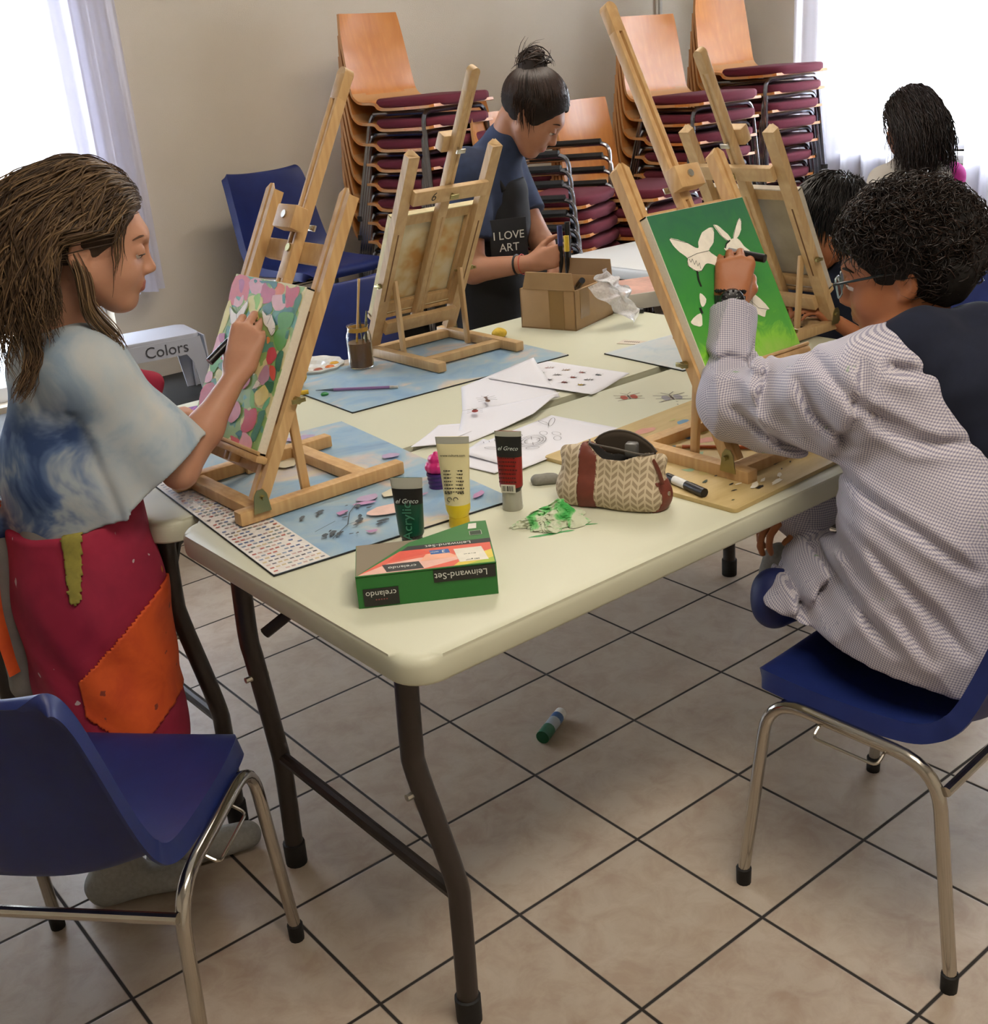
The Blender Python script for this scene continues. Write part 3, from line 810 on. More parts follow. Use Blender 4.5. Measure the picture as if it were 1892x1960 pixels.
def head_bits(parent, M, sc, skin, iris, browm, lashes, look=(0, -.35), brow_r=.0028, closed=.55):
    """eyeballs, upper lids, lashes, eyebrows as child meshes"""
    for s, nm in ((-1, 'eye'), (1, 'eye')):
        c = Vector((.0745, s*.031, .000))*sc; r = .0150*sc
        b = NB(); t = bmesh.new(); bmesh.ops.create_uvsphere(t, u_segments=20, v_segments=14, radius=r)
        t.transform(Matrix.Translation(c)); merge(b, t)
        d = Vector((cos(look[1])*cos(look[0]), cos(look[1])*sin(look[0]), sin(look[1])))
        for f in b.faces:
            v = (f.calc_center_median()-c).normalized(); a = v.angle(d)
            f.material_index = 2 if a < .22 else (1 if a < .48 else 0)
        b.transform(M); bm_obj('eye', b, [flat('eye white', '#cfc6bd', .25), iris, flat('pupil', '#080706', .2)], parent, autosm=0, wspace=True)
        # upper lid shell
        V = []; F = []; nu, nv = 14, 7; R = r*1.07
        lo_ = .62-closed*1.1
        for j in range(nv+1):
            ph = 1.35+(lo_-1.35)*j/nv
            for i in range(nu+1):
                th = -1.25+2.5*i/nu; q = ph-(.22*(th/1.25)**2 if ph < 1 else 0)
                V.append(M @ (c+Vector((cos(q)*cos(th), cos(q)*sin(th), sin(q)))*R))
        for j in range(nv):
            for i in range(nu): F.append((j*(nu+1)+i, j*(nu+1)+i+1, (j+1)*(nu+1)+i+1, (j+1)*(nu+1)+i))
        mesh_obj('eyelid', V, F, skin, parent, wspace=True)
        b = NB(); pts = []
        for i in range(9):
            th = -1.15+2.3*i/8; q = lo_-.22*(th/1.25)**2
            pts.append(M @ (c+Vector((cos(q)*cos(th), cos(q)*sin(th), sin(q)))*R*1.03))
        add_tube(b, pts, [.0004]+[.0011*sc]*7+[.0004], 5); bm_obj('eyelashes', b, lashes, parent, wspace=True)
        b = NB(); pts = [M @ (Vector((x, s*y, z))*sc) for x, y, z in ((.0895, .014, .021), (.0895, .026, .0265), (.082, .040, .026), (.070, .050, .019))]
        add_tube(b, pts, [brow_r*.7, brow_r, brow_r*.9, brow_r*.3], 6, smooth_pts=4); bm_obj('eyebrow', b, browm, parent, wspace=True)
def hand(S, M, sc=1.0, side=1, curl=(.5, .5, .5, .5), thumb=None, spread=.07, k=.004, curl2=None):
    """x: wrist->fingers, z: back of the hand, thumb on the +y*side side. wrist at origin"""
    def c(a, b, ra, rb, kk=k, flat=None): S.cap(A3(a)*sc, A3(b)*sc, ra*sc, rb*sc, kk*sc, flat=flat, M=M)
    s = side
    kn = [(.082, .027), (.086, .009), (.081, -.009), (.073, -.025)]
    for (x, y) in kn: c((.008, y*s*.55, 0), (x, y*s, .001), .0125, .0105, .012)
    c((.0, .0, 0), (.03, 0, 0), .0215, .020, .012, flat=((0, 0, 1), 1.5))
    c((.012, .016*s, -.006), (.055, .022*s, -.008), .0135, .010, .012)
    c((.02, -.018*s, -.006), (.055, -.02*s, -.007), .012, .010, .012)
    tips = []
    Ls = [(.038, .023, .019), (.042, .026, .020), (.039, .024, .019), (.031, .018, .017)]
    rs = [.0086, .0088, .0083, .0074]
    for i, (x, y) in enumerate(kn):
        a = curl[i]; a2 = (curl2[i] if curl2 else a*1.15); ang = 0; p = Vector((x, y*s, .001)); yaw = spread*(1.5-i)*s
        pts = [p.copy()]
        for j, L in enumerate(Ls[i]):
            ang += (a if j == 0 else a2*(1 if j == 1 else .7))
            p = p+Vector((cos(ang)*cos(yaw), cos(ang)*sin(yaw), -sin(ang)))*L; pts.append(p.copy())
        for j in range(3): c(pts[j], pts[j+1], rs[i]*(1-.06*j), rs[i]*(1-.06*(j+1)), .002)
        tips.append(pts)
    T = thumb or [(.018, .024, -.008), (.046, .044, -.022), (.068, .046, -.036), (.084, .038, -.046)]
    T = [Vector((x, y*s, z)) for x, y, z in T]
    for j, (ra, rb) in enumerate(((.0125, .0105), (.0098, .0092), (.009, .0078))): c(T[j], T[j+1], ra, rb, .006)
    return [[M @ (q*sc) for q in t] for t in tips], [M @ (q*sc) for q in T]
def skin_mat(name, col, red=.0):
    n = NT(name); o = n.obj(); f = n.noise(o, 28, 4, .6)
    c = rgb(col); n.base(n.ramp(f, [(.3, tuple(a*b for a, b in zip(c, (.93, .88, .86)))), (.7, c)]))
    n.set(rough=.5, spec=.35, sss=.12); n.b.inputs['Subsurface Radius'].default_value = (.012, .005, .003)
    n.bump(n.noise(o, 350, 3, .6), .12, .0006); return n.m
def hair_mat(name, cols, rough=.45):
    n = NT(name); g = n.n('ShaderNodeNewGeometry')
    n.base(n.ramp(g.outputs['Random Per Island'], [(i/(len(cols)-1), rgb(c)) for i, c in enumerate(cols)]))
    n.set(rough=rough, spec=.35); return n.m
def strands(name, paths, mat, parent, r=.0022, n=4, fl=(1, .45)):
    b = bmesh.new()
    for p in paths:
        m = len(p[0]); rr = p[1] if len(p) > 1 else r
        R = [rr*(.35+.65*min(1, 4*i/m))*(1-.85*(i/(m-1))**3) for i in range(m)]
        add_tube(b, p[0], R, n, cap=False, flatten=fl)
    return bm_obj(name, b, mat, parent, smooth=True, autosm=0, wspace=True)
# ------------------------------------------------------------------ people helpers
def headM(loc, yaw, pitch, roll=0):
    """yaw in degrees (world), pitch down in degrees"""
    return Matrix.Translation(loc) @ Matrix.Rotation(radians(yaw), 4, 'Z') @ Matrix.Rotation(radians(pitch), 4, 'Y') @ Matrix.Rotation(radians(roll), 4, 'X')
HC, HR = np.array((-.018, 0, .036)), np.array((.094, .077, .085))
def hair_paths(M, sc, n, rootf, lenf, seed=0, lift=.008, back=.6, side=.0, wave=.006, wl=.09, grav=1.0, step=.011, thick=.012, part_y=0.0, avoid=None, tip_out=0, curl=0):
    rnd = random.Random(seed); out = []
    Mi = np.array(M); R = Mi[:3, :3]; T = Mi[:3, 3]
    gl = R.T@np.array((0, 0, -1.0))
    tries = 0
    while len(out) < n and tries < n*60:
        tries += 1
        d = np.array([rnd.gauss(0, 1) for _ in range(3)]); d /= np.linalg.norm(d)
        if not rootf(d, rnd): continue
        e = lift+thick*rnd.random()
        Rr = HR+e; p = HC+d*Rr; L = lenf(d, rnd); m = max(5, int(L/step)); pts = []
        ph = rnd.uniform(0, 6.28); w = wave*rnd.uniform(.5, 1.4); wls = wl*rnd.uniform(.8, 1.3)
        sgn = 1 if (d[1]-part_y) > 0 else -1
        fall = 0
        for i in range(m):
            t = i/(m-1); pts.append(p.copy())
            q = (p-HC)/Rr; rr = np.linalg.norm(q)
            g = gl*grav*(.35+1.2*t)
            v = g+np.array((-back*(1-t)**1.5, 0, 0))+np.array((0, sgn*side*(1-t)**2, 0))
            nrm = (q/Rr); nrm /= np.linalg.norm(nrm)
            if rr < 1.06:
                dn = v@nrm
                if dn < .12: v = v-nrm*(dn-.10*(0 if rr > 1.02 else 1)-0.02)
            v = v/np.linalg.norm(v)
            p = p+v*(L/m)
            q = (p-HC)/Rr; rr = np.linalg.norm(q)
            if rr < 1.0: p = HC+q/rr*Rr
            if avoid is not None: p = avoid(p, d)
        P = np.array(pts); s = np.linspace(0, L, m); amp = (np.clip(s/.08, 0, 1)**1.3)*w
        a1 = np.array((1, .3, 0)); a2 = np.array((0, 1, .1))
        P = P+(np.sin(s/wls*6.28+ph)*amp)[:, None]*a1+(np.cos(s/wls*5.1+ph*1.7)*amp*.8)[:, None]*a2
        P = P@R.T*sc+T
        out.append(([tuple(x) for x in P],))
    return out
def hairbase(name, M, sc, mat, parent, grow=.010, face=(.062, -.002), noise=.003, h=.004, extra=None, nsc=90, hairline=.075, rr=(1, 1, 1)):
    T = np.array(M)[:3, 3]; S = SDF(T-.2*sc, T+.2*sc, h)
    S.ell(HC*sc, (HR+grow)*np.array(rr)*sc, M=M, k=0)
    if extra: extra(S)
    # cut the face away
    S.ell(A3((.098, 0, -.030))*sc, A3((.086, .092, .100))*sc, M=M, k=.008, op='s')
    S.ell(A3((.06, 0, -.10))*sc, A3((.095, .10, .078))*sc, M=M, k=.008, op='s')
    S.disp(lambda x, y, z: noise*vnoise(x, y, z, nsc, 3)+noise*.6*vnoise(x, y, z, nsc*2.3, 5))
    return sdf_obj(name, S, mat, parent, 1)
def patch(name, Vw, F, pred, off, mat, parent, thick=None):
    """lift the faces chosen by pred(centres, normals) off a surface as a thin cloth piece"""
    V = np.asarray(Vw); C = V[F].mean(1)
    nf = np.cross(V[F[:, 1]]-V[F[:, 0]], V[F[:, 2]]-V[F[:, 0]]); nf /= np.linalg.norm(nf, axis=1)[:, None]+1e-12
    vn = np.zeros_like(V)
    for i in range(4): np.add.at(vn, F[:, i], nf)
    vn /= np.linalg.norm(vn, axis=1)[:, None]+1e-12
    G = F[pred(C, nf)]
    if len(G) == 0: return None
    use = np.unique(G); mp = np.full(len(V), -1); mp[use] = np.arange(len(use)); G = mp[G]; A = V[use]+vn[use]*off; B = V[use]+vn[use]*(off-.004)
    n = len(use); E = {}
    for q in G:
        for i in range(4):
            a, b = q[i], q[(i+1) % 4]; E[(a, b)] = 1
    side = [(a, a+n, b+n, b) for (a, b) in E if (b, a) not in E]
    FF = [tuple(q) for q in G]+[tuple(x+n for x in q[::-1]) for q in G]+side
    return mesh_obj(name, np.concatenate([A, B]), FF, mat, parent, wspace=True)
def cam_side(p): return p[:, 0]*.769-p[:, 1]*.639
SKIN1 = skin_mat('girl skin', '#bd8d72'); SKIN2 = skin_mat('boy skin', '#a56a45'); SKIN3 = skin_mat('woman skin', '#a87a60')
LIP1 = flat('lips', '#a85f52', .45); BROWN = flat('brown iris', '#3d2616', .25); LASH = flat('lashes', '#1c120c', .6)
def lipmi(M, sc, s=1):
    Mi = np.array(M.inverted())
    def f(c):
        l = (c@Mi[:3, :3].T+Mi[:3, 3])/sc
        return ((l[:, 0] > .079) & (np.abs(l[:, 1]) < .018) & (l[:, 2] > -.0725+.000*l[:, 0]) & (l[:, 2] < -.0545+.0*l[:, 0])).astype(int)
    return f

# ------------------------------------------------------------------ the girl at the left
def girl():
    g = thing('person', 'person with long light brown hair, tie-dyed shirt and crimson apron painting at left', 'person', (-.12, .85, 0))
    HM = headM((-.013, .842, 1.258), -26, 13, 0)
    S = SDF((-.42, .55, -.01), (.40, 1.25, 1.42), .0042)
    head(S, HM)
    nb = Vector((-.075, .892, 1.10))
    S.cap(HM @ Vector((-.028, 0, -.05)), nb, .043, .047, .02)
    f = Vector((.966, -.26, 0)); l = Vector((.26, .966, 0))
    ch = Vector((-.085, .92, 1.0)); S.cap(ch, (-.13, .90, .76), .085, .09, .04, flat=(f, 1.15))
    rsh = Vector((-.085, .80, 1.055)); lsh = Vector((-.03, 1.03, 1.05))
    S.cap(nb-Vector((0, 0, .035)), rsh, .045, .045, .04); S.cap(nb-Vector((0, 0, .035)), lsh, .045, .045, .04)
    # right arm
    relb = Vector((.030, .745, .848)); rwr = Vector((.174, .756, .990))
    S.cap(rsh, relb, .040, .031, .02); S.cap(relb, relb+(rwr-relb)*.45, .033, .031, .015); S.cap(relb+(rwr-relb)*.45, rwr, .031, .0205, .02)
    kn = Vector((.219, .770, 1.055)); hx = (kn-rwr).normalized(); hz = Vector((-.62, -.62, .45))
    hm = frame(x=hx, y=hz.cross(hx), loc=rwr+hx*.008)
    hand(S, hm, 1.02, 1, curl=(.75, .62, .60, .62), curl2=(1.15, 1.25, 1.3, 1.3), thumb=[(.015, .022, -.012), (.040, .040, -.028), (.066, .040, -.040), (.086, .028, -.046)], spread=.10)
    # left arm reaching to the canvas ledge
    lelb = Vector((.02, 1.09, .86)); lwr = Vector((.105, 1.025, .872)); 
    S.cap(lsh, lelb, .038, .031, .02); S.cap(lelb, lwr, .032, .021, .02)
    hx = Vector((.9, -.42, .05)).normalized(); hm2 = frame(x=hx, y=Vector((0, 0, 1)).cross(hx)*1, loc=lwr+hx*.004)
    hand(S, hm2, .86, -1, curl=(.5, .55, .6, .6), spread=.06)
    # legs and feet
    for hx_, an, toe in (((-.15, .86, .74), (-.22, .80, .07), (-.125, .738, .032)), ((-.10, .95, .74), (-.09, .80, .07), (.035, .757, .032))):
        kn_ = Vector(hx_)*.5+Vector(an)*.5+Vector((.03, -.01, 0)); S.cap(hx_, kn_, .075, .052, .02); S.cap(kn_, an, .05, .034, .02)
        S.cap(an, Vector(an)+Vector((-.02, .01, -.04)), .034, .03, .02); S.cap(Vector(an)+Vector((-.02, .01, -.04)), toe, .031, .024, .02)
    sdf_obj('body', S, [SKIN1, LIP1], g, 1, mi=lipmi(HM, 1))
    head_bits(g, HM, 1, SKIN1, BROWN, flat('light brown brow', '#5a4030', .8), LASH, look=(0, -.6), brow_r=.0022, closed=.78)
    # socks and trousers
    SK = flat('grey sock', '#8b8a85', .95, .12, 120)
    for (an, toe) in (((-.22, .80, .07), (-.125, .738, .032)), ((-.09, .80, .07), (.035, .757, .032))):
        s = SDF(Vector(an)-Vector((.16, .16, .08)), Vector(toe)+Vector((.12, .12, .16)), .004)
        a = Vector(an); h = a+Vector((-.025, .012, -.035)); s.cap(a+Vector((0, 0, .06)), a, .040, .040, .02); s.cap(a, h, .040, .036, .02); s.cap(h, toe, .038, .031, .03, flat=((0, 0, 1), 1.1)); s.plane((0, 0, .003), (0, 0, -1)); s.plane(a+Vector((0, 0, .055)), (0, 0, 1))
        s.disp(lambda x, y, z: .0015*vnoise(x, y, z, 110, 4))
        sdf_obj('sock', s, SK, g)
    s = SDF((-.40, .60, .08), (.20, 1.2, .84), .006)
    for hx_, an in (((-.15, .85, .76), (-.22, .80, .12)), ((-.11, .96, .76), (-.09, .80, .12))):
        kn_ = Vector(hx_)*.5+Vector(an)*.5+Vector((.02, -.01, 0)); s.cap(hx_, kn_, .09, .066, .02); s.cap(kn_, an, .066, .052, .02)
    s.cap((-.24, .96, .72), (-.27, .93, .46), .05, .035, .03)
    s.disp(lambda x, y, z: .004*vnoise(x, y, z, 45, 8)); s.plane((0, 0, .11), (0, 0, -1))
    sdf_obj('trousers', s, flat('grey trousers', '#77756f', .9, .1, 30), g)
    # shirt
    n = NT('tie dye'); sepy = n.n('ShaderNodeSeparateXYZ'); n.l(n.obj(), sepy.inputs[0]); o = n.mapping(n.obj(), loc=(.3, 0, .1)); f1 = n.noise(o, 7, 4, .6, .6); sep = n.n('ShaderNodeSeparateXYZ'); n.l(n.obj(), sep.inputs[0])
    c1 = n.ramp(f1, [(.38, rgb('#34486f')), (.48, rgb('#5c7193')), (.56, rgb('#98a3aa')), (.7, rgb('#b3b7b2'))])
    c2 = n.ramp(f1, [(.35, rgb('#8fa3b4')), (.5, rgb('#adb7bc')), (.7, rgb('#bcbdb8'))])
    zt = n.math('ADD', sep.outputs[2], n.math('MULTIPLY', f1, .12))
    m0 = n.ramp(zt, [(0, (1, 1, 1)), (1.0, (0, 0, 0))]); mr = n.n('ShaderNodeMapRange'); mr.inputs[1].default_value = 1.10; mr.inputs[2].default_value = 1.0; n.l(zt, mr.inputs[0])
    sa = n.math('SUBTRACT', n.math('MULTIPLY', sep.outputs[0], .769), n.math('MULTIPLY', sepy.outputs[1], .639)); m2_ = n.n('ShaderNodeMapRange'); m2_.inputs[1].default_value = .055; m2_.inputs[2].default_value = .10; n.l(n.math('ADD', sa, n.math('MULTIPLY', f1, .03)), m2_.inputs[0])
    n.base(n.mix(m2_.outputs[0], n.mix(mr.outputs[0], c2, c1), c2)); n.set(rough=.9, spec=.15); n.bump(n.noise(n.obj(), 500, 2, .5), .2, .0006); TD = n.m
    n = NT('tie dye sleeve'); f1 = n.noise(n.mapping(n.obj(), loc=(2, 0, .1)), 11, 4, .6, .8); n.base(n.ramp(f1, [(.3, rgb('#8296a8')), (.45, rgb('#a4b0b8')), (.6, rgb('#b6bab8')), (.75, rgb('#c0bfb8'))])); n.set(rough=.9, spec=.15); n.bump(n.noise(n.obj(), 500, 2, .5), .2, .0006); TDS = n.m
    s = SDF((-.36, .58, .74), (.24, 1.22, 1.16), .0042)
    s.cap((-.12, .90, .845), (-.085, .915, 1.00), .150, .135, .05, flat=(f, 1.38))
    s.cap((-.125, .90, .80), (-.12, .90, .84), .148, .156, .03, flat=(f, 1.32))
    s.cap((-.085, .90, 1.045), rsh+Vector((0, 0, -.003)), .066, .060, .05); s.cap((-.085, .90, 1.045), lsh, .066, .058, .05)
    s.cap(nb+Vector((0, 0, -.05)), nb+Vector((.0, 0, -.035)), .075, .06, .05)
    s.ell(nb+Vector((.004, -.002, .045)), (.074, .070, .075), k=.008, op='s')
    s.cap((-.25, .95, .775), (-.0, .86, .785), .03, .03, .03)
    s.cap((-.08, .88, 1.035), rsh+Vector((.005, -.004, -.012)), .072, .066, .05)
    ad = (relb-rsh).normalized(); hem = rsh+ad*.205
    s.cap(rsh+Vector((.0, -.0, -.012)), rsh+ad*.27, .064, .090, .045, flat=((.3, 1, 0), 1.12))
    s.cap(rsh+Vector((-.01, .0, -.06)), (-.062, .752, .790), .045, .050, .03)
    s.disp(lambda x, y, z: .0045*vnoise(x+z*.5, y, z*.35, 60, 12)+.002*vnoise(x, y, z, 120, 2)-.006*np.exp(-((cam_side(np.stack([x, y], 1))+.565+(z-.9)*.25)/.012)**2)*(z < 1.0))
    s.plane((-.12, .9, .772), (.15, -.1, -1))
    hem = Vector((-.024, .752, .838)); hn = Vector((.525, -.246, -.810)).normalized(); V_ = A3(hem); X, Y, Z = np.meshgrid(*s.ax, indexing='ij', sparse=True)
    dd_ = (X-V_[0])*hn.x+(Y-V_[1])*hn.y+(Z-V_[2])*hn.z; e_ = hem+hn*.115+Vector((.03, -.01, 0))
    q_ = np.sqrt((X-e_.x)**2+(Y-e_.y)**2+(Z-e_.z)**2)-.165; s.G = np.maximum(s.G, -np.maximum(-dd_, q_))
    s.cap(rsh+ad*.15, rsh+ad*.30, .030, .083, .01, op='s', flat=((.3, 1, 0), 1.15))
    def slv(c): return ((c-np.array(rsh+ad*.06))@np.array(ad) > 0)*(np.linalg.norm(np.cross(c-np.array(rsh), np.array(ad)), axis=1) < .105).astype(int)
    sdf_obj('shirt', s, TD, g)
    ls = SDF((-.15, .95, .84), (.12, 1.2, 1.14), .005); la = (lelb-lsh).normalized()
    ls.cap(lsh, lsh+la*.2, .055, .075, .02); ls.plane(lsh+la*.15, la); sdf_obj('sleeve', ls, TDS, g)
    # neck band
    b = NB(); ring = []
    for i in range(25):
        a = 2*pi*i/24; ring.append(nb+Vector((.004, -.002, -.022))+f*cos(a)*.066+l*sin(a)*.066+Vector((0, 0, -.012*cos(a)+.014)))
    add_tube(b, ring, .0062, 8, cap=False, flatten=(1, 1)); bm_obj('neck_band', b, flat('neck band cotton', '#b9aa98', .9), g, wspace=True)
    # apron
    n = NT('crimson apron'); f1 = n.noise(n.obj(), 6, 4, .6, .5); c = n.ramp(f1, [(.3, rgb('#7c1e36')), (.6, rgb('#9e2741')), (.8, rgb('#a83048'))])
    sp = n.noise(n.obj(), 38, 2, .4); m = n.ramp(sp, [(.735, (0, 0, 0)), (.75, (1, 1, 1))]); c = n.mix(m, c, rgb('#b9a7a8'))
    sp = n.noise(n.mapping(n.obj(), loc=(3, 1, 2)), 24, 2, .4); m = n.ramp(sp, [(.74, (0, 0, 0)), (.76, (1, 1, 1))]); c = n.mix(m, c, rgb('#b3702c'))
    n.base(c); n.set(rough=.75, spec=.3); APR = n.m
    n = NT('orange cloth'); f1 = n.noise(n.obj(), 14, 4, .6, .5); c = n.ramp(f1, [(.3, rgb('#c24419')), (.6, rgb('#d9581f'))])
    sp = n.noise(n.obj(), 45, 2, .4); m = n.ramp(sp, [(.72, (0, 0, 0)), (.74, (1, 1, 1))]); c = n.mix(m, c, rgb('#8a3a2a')); n.base(c); n.set(rough=.75); ORG = n.m
    s = SDF((-.42, .60, .26), (.16, 1.2, .84), .0045)
    s.cap((-.125, .90, .79), (-.13, .89, .62), .150, .160, .04, flat=(f, 1.2)); s.cap((-.13, .89, .62), (-.145, .87, .26), .160, .168, .04, flat=(f, 1.2))
    s.disp(lambda x, y, z: .007*vnoise(x, y, z*.25, 38, 31)+.004*np.sin((z*1.0+cam_side(np.stack([x, y], 1))*1.7)*42)*np.clip((.8-z)*2, 0, 1))
    s.plane((0, 0, .30), (.1, 0, -1)); s.plane((0, 0, .80), (-.1, 0, 1), .01)
    V, F = s.mesh(1); mesh_obj('apron', V, F, APR, g, wspace=True)
    def pk(C, N):
        a = cam_side(C); z = C[:, 2]; t = (a+.597+.0)/.1
        return (a > -.652+.0) & (z < .56+(a+.60)*.9) & (z > .375+np.maximum(0, (-.595-a))*1.2+np.maximum(0, a+.56)*.8) & (N[:, 0]*.3-N[:, 1] > .15)
    patch('pocket', V, F, pk, .005, ORG, g)
    def rb(C, N):
        a = cam_side(C); z = C[:, 2]
        return (a > -.640) & (a < -.618+(z-.70)*.12) & (z > .665) & (N[:, 0]*.3-N[:, 1] > .1)
    patch('ribbon', V, F, rb, .006, flat('olive ribbon', '#8a8236', .8, .2, 40), g)
    # bib folded forward, strap, bow
    s = SDF((-.08, .70, .86), (.16, 1.05, 1.10), .004)
    s.cap((-.03, .855, 1.055), (.035, .845, .90), .014, .03, .02, flat=(f, .8)); s.cap((.0, .85, 1.03), (.055, .860, .985), .012, .020, .02); s.cap((.05, .865, .985), (.02, .87, .88), .022, .03, .02)
    s.disp(lambda x, y, z: .004*vnoise(x, y, z, 80, 9)); sdf_obj('bib', s, APR, g, big=True)
    b = NB(); add_tube(b, [(-.065, .845, 1.095), (-.035, .815, 1.075), (-.008, .800, 1.03), (.015, .800, .98), (.022, .81, .93)], .0125, 8, smooth_pts=4, flatten=(1, .25)); bm_obj('neck_strap', b, ORG, g, wspace=True)
    b = NB(); bw = Vector((-.236, .945, .80)); fb = -f
    for sg in (-1, 1):
        lp = [bw, bw+fb*.03+l*.05*sg+Vector((0, 0, .035)), bw+fb*.05+l*.085*sg+Vector((0, 0, .015)), bw+fb*.045+l*.07*sg+Vector((0, 0, -.02)), bw]
        add_tube(b, lp, .017, 8, smooth_pts=5, flatten=(1, .18))
        add_tube(b, [bw, bw+fb*.03+l*.03*sg-Vector((0, 0, .08)), bw+fb*.045+l*.04*sg-Vector((0, 0, .2)), bw+fb*.04+l*.055*sg-Vector((0, 0, .30))], .022, 8, smooth_pts=5, flatten=(1, .15))
    add_tube(b, [bw+Vector((0, 0, .015)), bw-Vector((0, 0, .015))], .014, 8); bm_obj('bow', b, ORG, g, wspace=True)
    # hair
    HM1 = hair_mat('light brown hair', ['#35281e', '#4a392a', '#564230', '#6b553c', '#80674a', '#403124'], .42)
    hairbase('hair_base', HM, 1, flat('hair base brown', '#3d2e21', .9, .2, 60), g, grow=.009)
    def root(d, r): return not (d[0] > .86 and d[2] < .46) and not (d[0] > .70 and d[2] < .26) and not (d[0] > .25 and d[2] < .08 and abs(d[1]) > .3) and d[2] > -.62 and not (d[0] > .0 and d[2] < -.12)
    def av(p, d):
        if p[1] < -.045 and -.060 < p[2] < .030 and -.050 < p[0] < .038: p = np.array((max(-.052, p[0]-.034), p[1], p[2]))
        if p[2] < -.02 and p[0] > -.02 and abs(p[1]) < .09: p = np.array((p[0]-.004, p[1], p[2]))
        return p
    pa = hair_paths(HM, 1, 3400, root, lambda d, r: (.235 if d[2] > .3 else .20-.05*d[2])*r.uniform(.85, 1.2)+.06*max(0, d[2]), 5, lift=.008, back=1.0, side=.55, wave=.009, wl=.15, thick=.014, avoid=av, part_y=.0, step=.014)
    rr_ = random.Random(77)
    def rootf(d, r): return .12 < d[0] < .93 and d[2] > -.06 and not (d[0] > .86 and d[2] < .40) and not (d[0] > .70 and d[2] < .18)
    pa += hair_paths(HM, 1, 1300, rootf, lambda d, r: (.045 if d[2] < .22 else .20)*r.uniform(.8, 1.15), 15, lift=.004, back=1.2, side=.6, wave=.003, wl=.13, thick=.012, avoid=av, step=.014)
    strands('hair', pa, HM1, g, .0019, n=3)
    rnd = random.Random(9); ex = []
    for i in range(130):       # loose wavy locks falling forward over the shoulder and down the back
        front = i % 3 == 0
        a = HM @ Vector(((-.025 if front else -.095)+rnd.uniform(-.012, .012), -.088+.02*rnd.random(), -.02+.02*rnd.random())); pts = []
        ph = (1.0 if front else 3.0)+rnd.uniform(-.5, .5)
        for k in range(16):
            t = k/15; q = a+Vector((.03*t if front else -.05*t-.01*rnd.random(), -.02*t*(1.5-t), -.19*t*(.9 if front else 1.25)))
            w = .016*t; q += Vector((.77, -.64, 0))*w*sin(t*7+ph)+Vector((.64, .77, 0))*w*.6*cos(t*6+ph); pts.append(q)
        ex.append((pts, .0018))
    strands('loose_locks', ex, HM1, g)
    # the marker in her hand
    m = thing('marker_pen', 'black marker pen in the painting hand of the girl with light brown hair', 'marker', (.21, .787, 1.06))
    a = Vector((.150, .805, 1.016)); c = Vector((.262, .812, 1.083)); dd = (c-a).normalized()
    b = NB(); add_tube(b, [a, a+dd*.055], .0078, 14); bm_obj('cap', b, flat('black plastic', '#111214', .3), m, wspace=True)
    b = NB(); add_tube(b, [a+dd*.055, a+dd*.118], .0070, 14); bm_obj('barrel', b, flat('grey barrel', '#8b8d92', .35), m, wspace=True)
girl()
# ------------------------------------------------------------------ the boy in the checked smock
def seg_d(P, a, b):
    a = A3(a); b = A3(b); d = b-a; t = np.clip(((P-a)@d)/(d@d), 0, 1); return np.linalg.norm(P-a-t[..., None]*d, axis=-1)
def curl_paths(M, sc, n, rootf, seed, r0=.02, L=.05, cr=.006, turns=1.4, droop=.6):
    rnd = random.Random(seed); out = []; Mi = np.array(M); R = Mi[:3, :3]; T = Mi[:3, 3]; dn = R.T@np.array((0, 0, -1.0))
    while len(out) < n:
        d = np.array([rnd.gauss(0, 1) for _ in range(3)]); d /= np.linalg.norm(d)
        if not rootf(d, rnd): continue
        p0 = HC+d*(HR+r0*rnd.uniform(.3, 1.1)); nrm = d/HR; nrm /= np.linalg.norm(nrm)
        tdir = np.cross(nrm, np.array([rnd.gauss(0, 1) for _ in range(3)])); tdir /= np.linalg.norm(tdir)
        tdir = tdir*.8+dn*droop+np.array((.25, 0, 0)); tdir -= nrm*(tdir@nrm)*.8; tdir /= np.linalg.norm(tdir); side = np.cross(nrm, tdir)
        l = L*rnd.uniform(.6, 1.3); ph = rnd.uniform(0, 6.28); c = cr*rnd.uniform(.5, 1.3); m = 11; P = []
        for i in range(m):
            t = i/(m-1); a = ph+turns*6.28*t
            q = p0+tdir*l*t-nrm*(.35*l*t*t)+nrm*c*sin(a)*.8+side*c*cos(a); P.append(tuple(q@R.T*sc+T))
        out.append((P,))
    return out
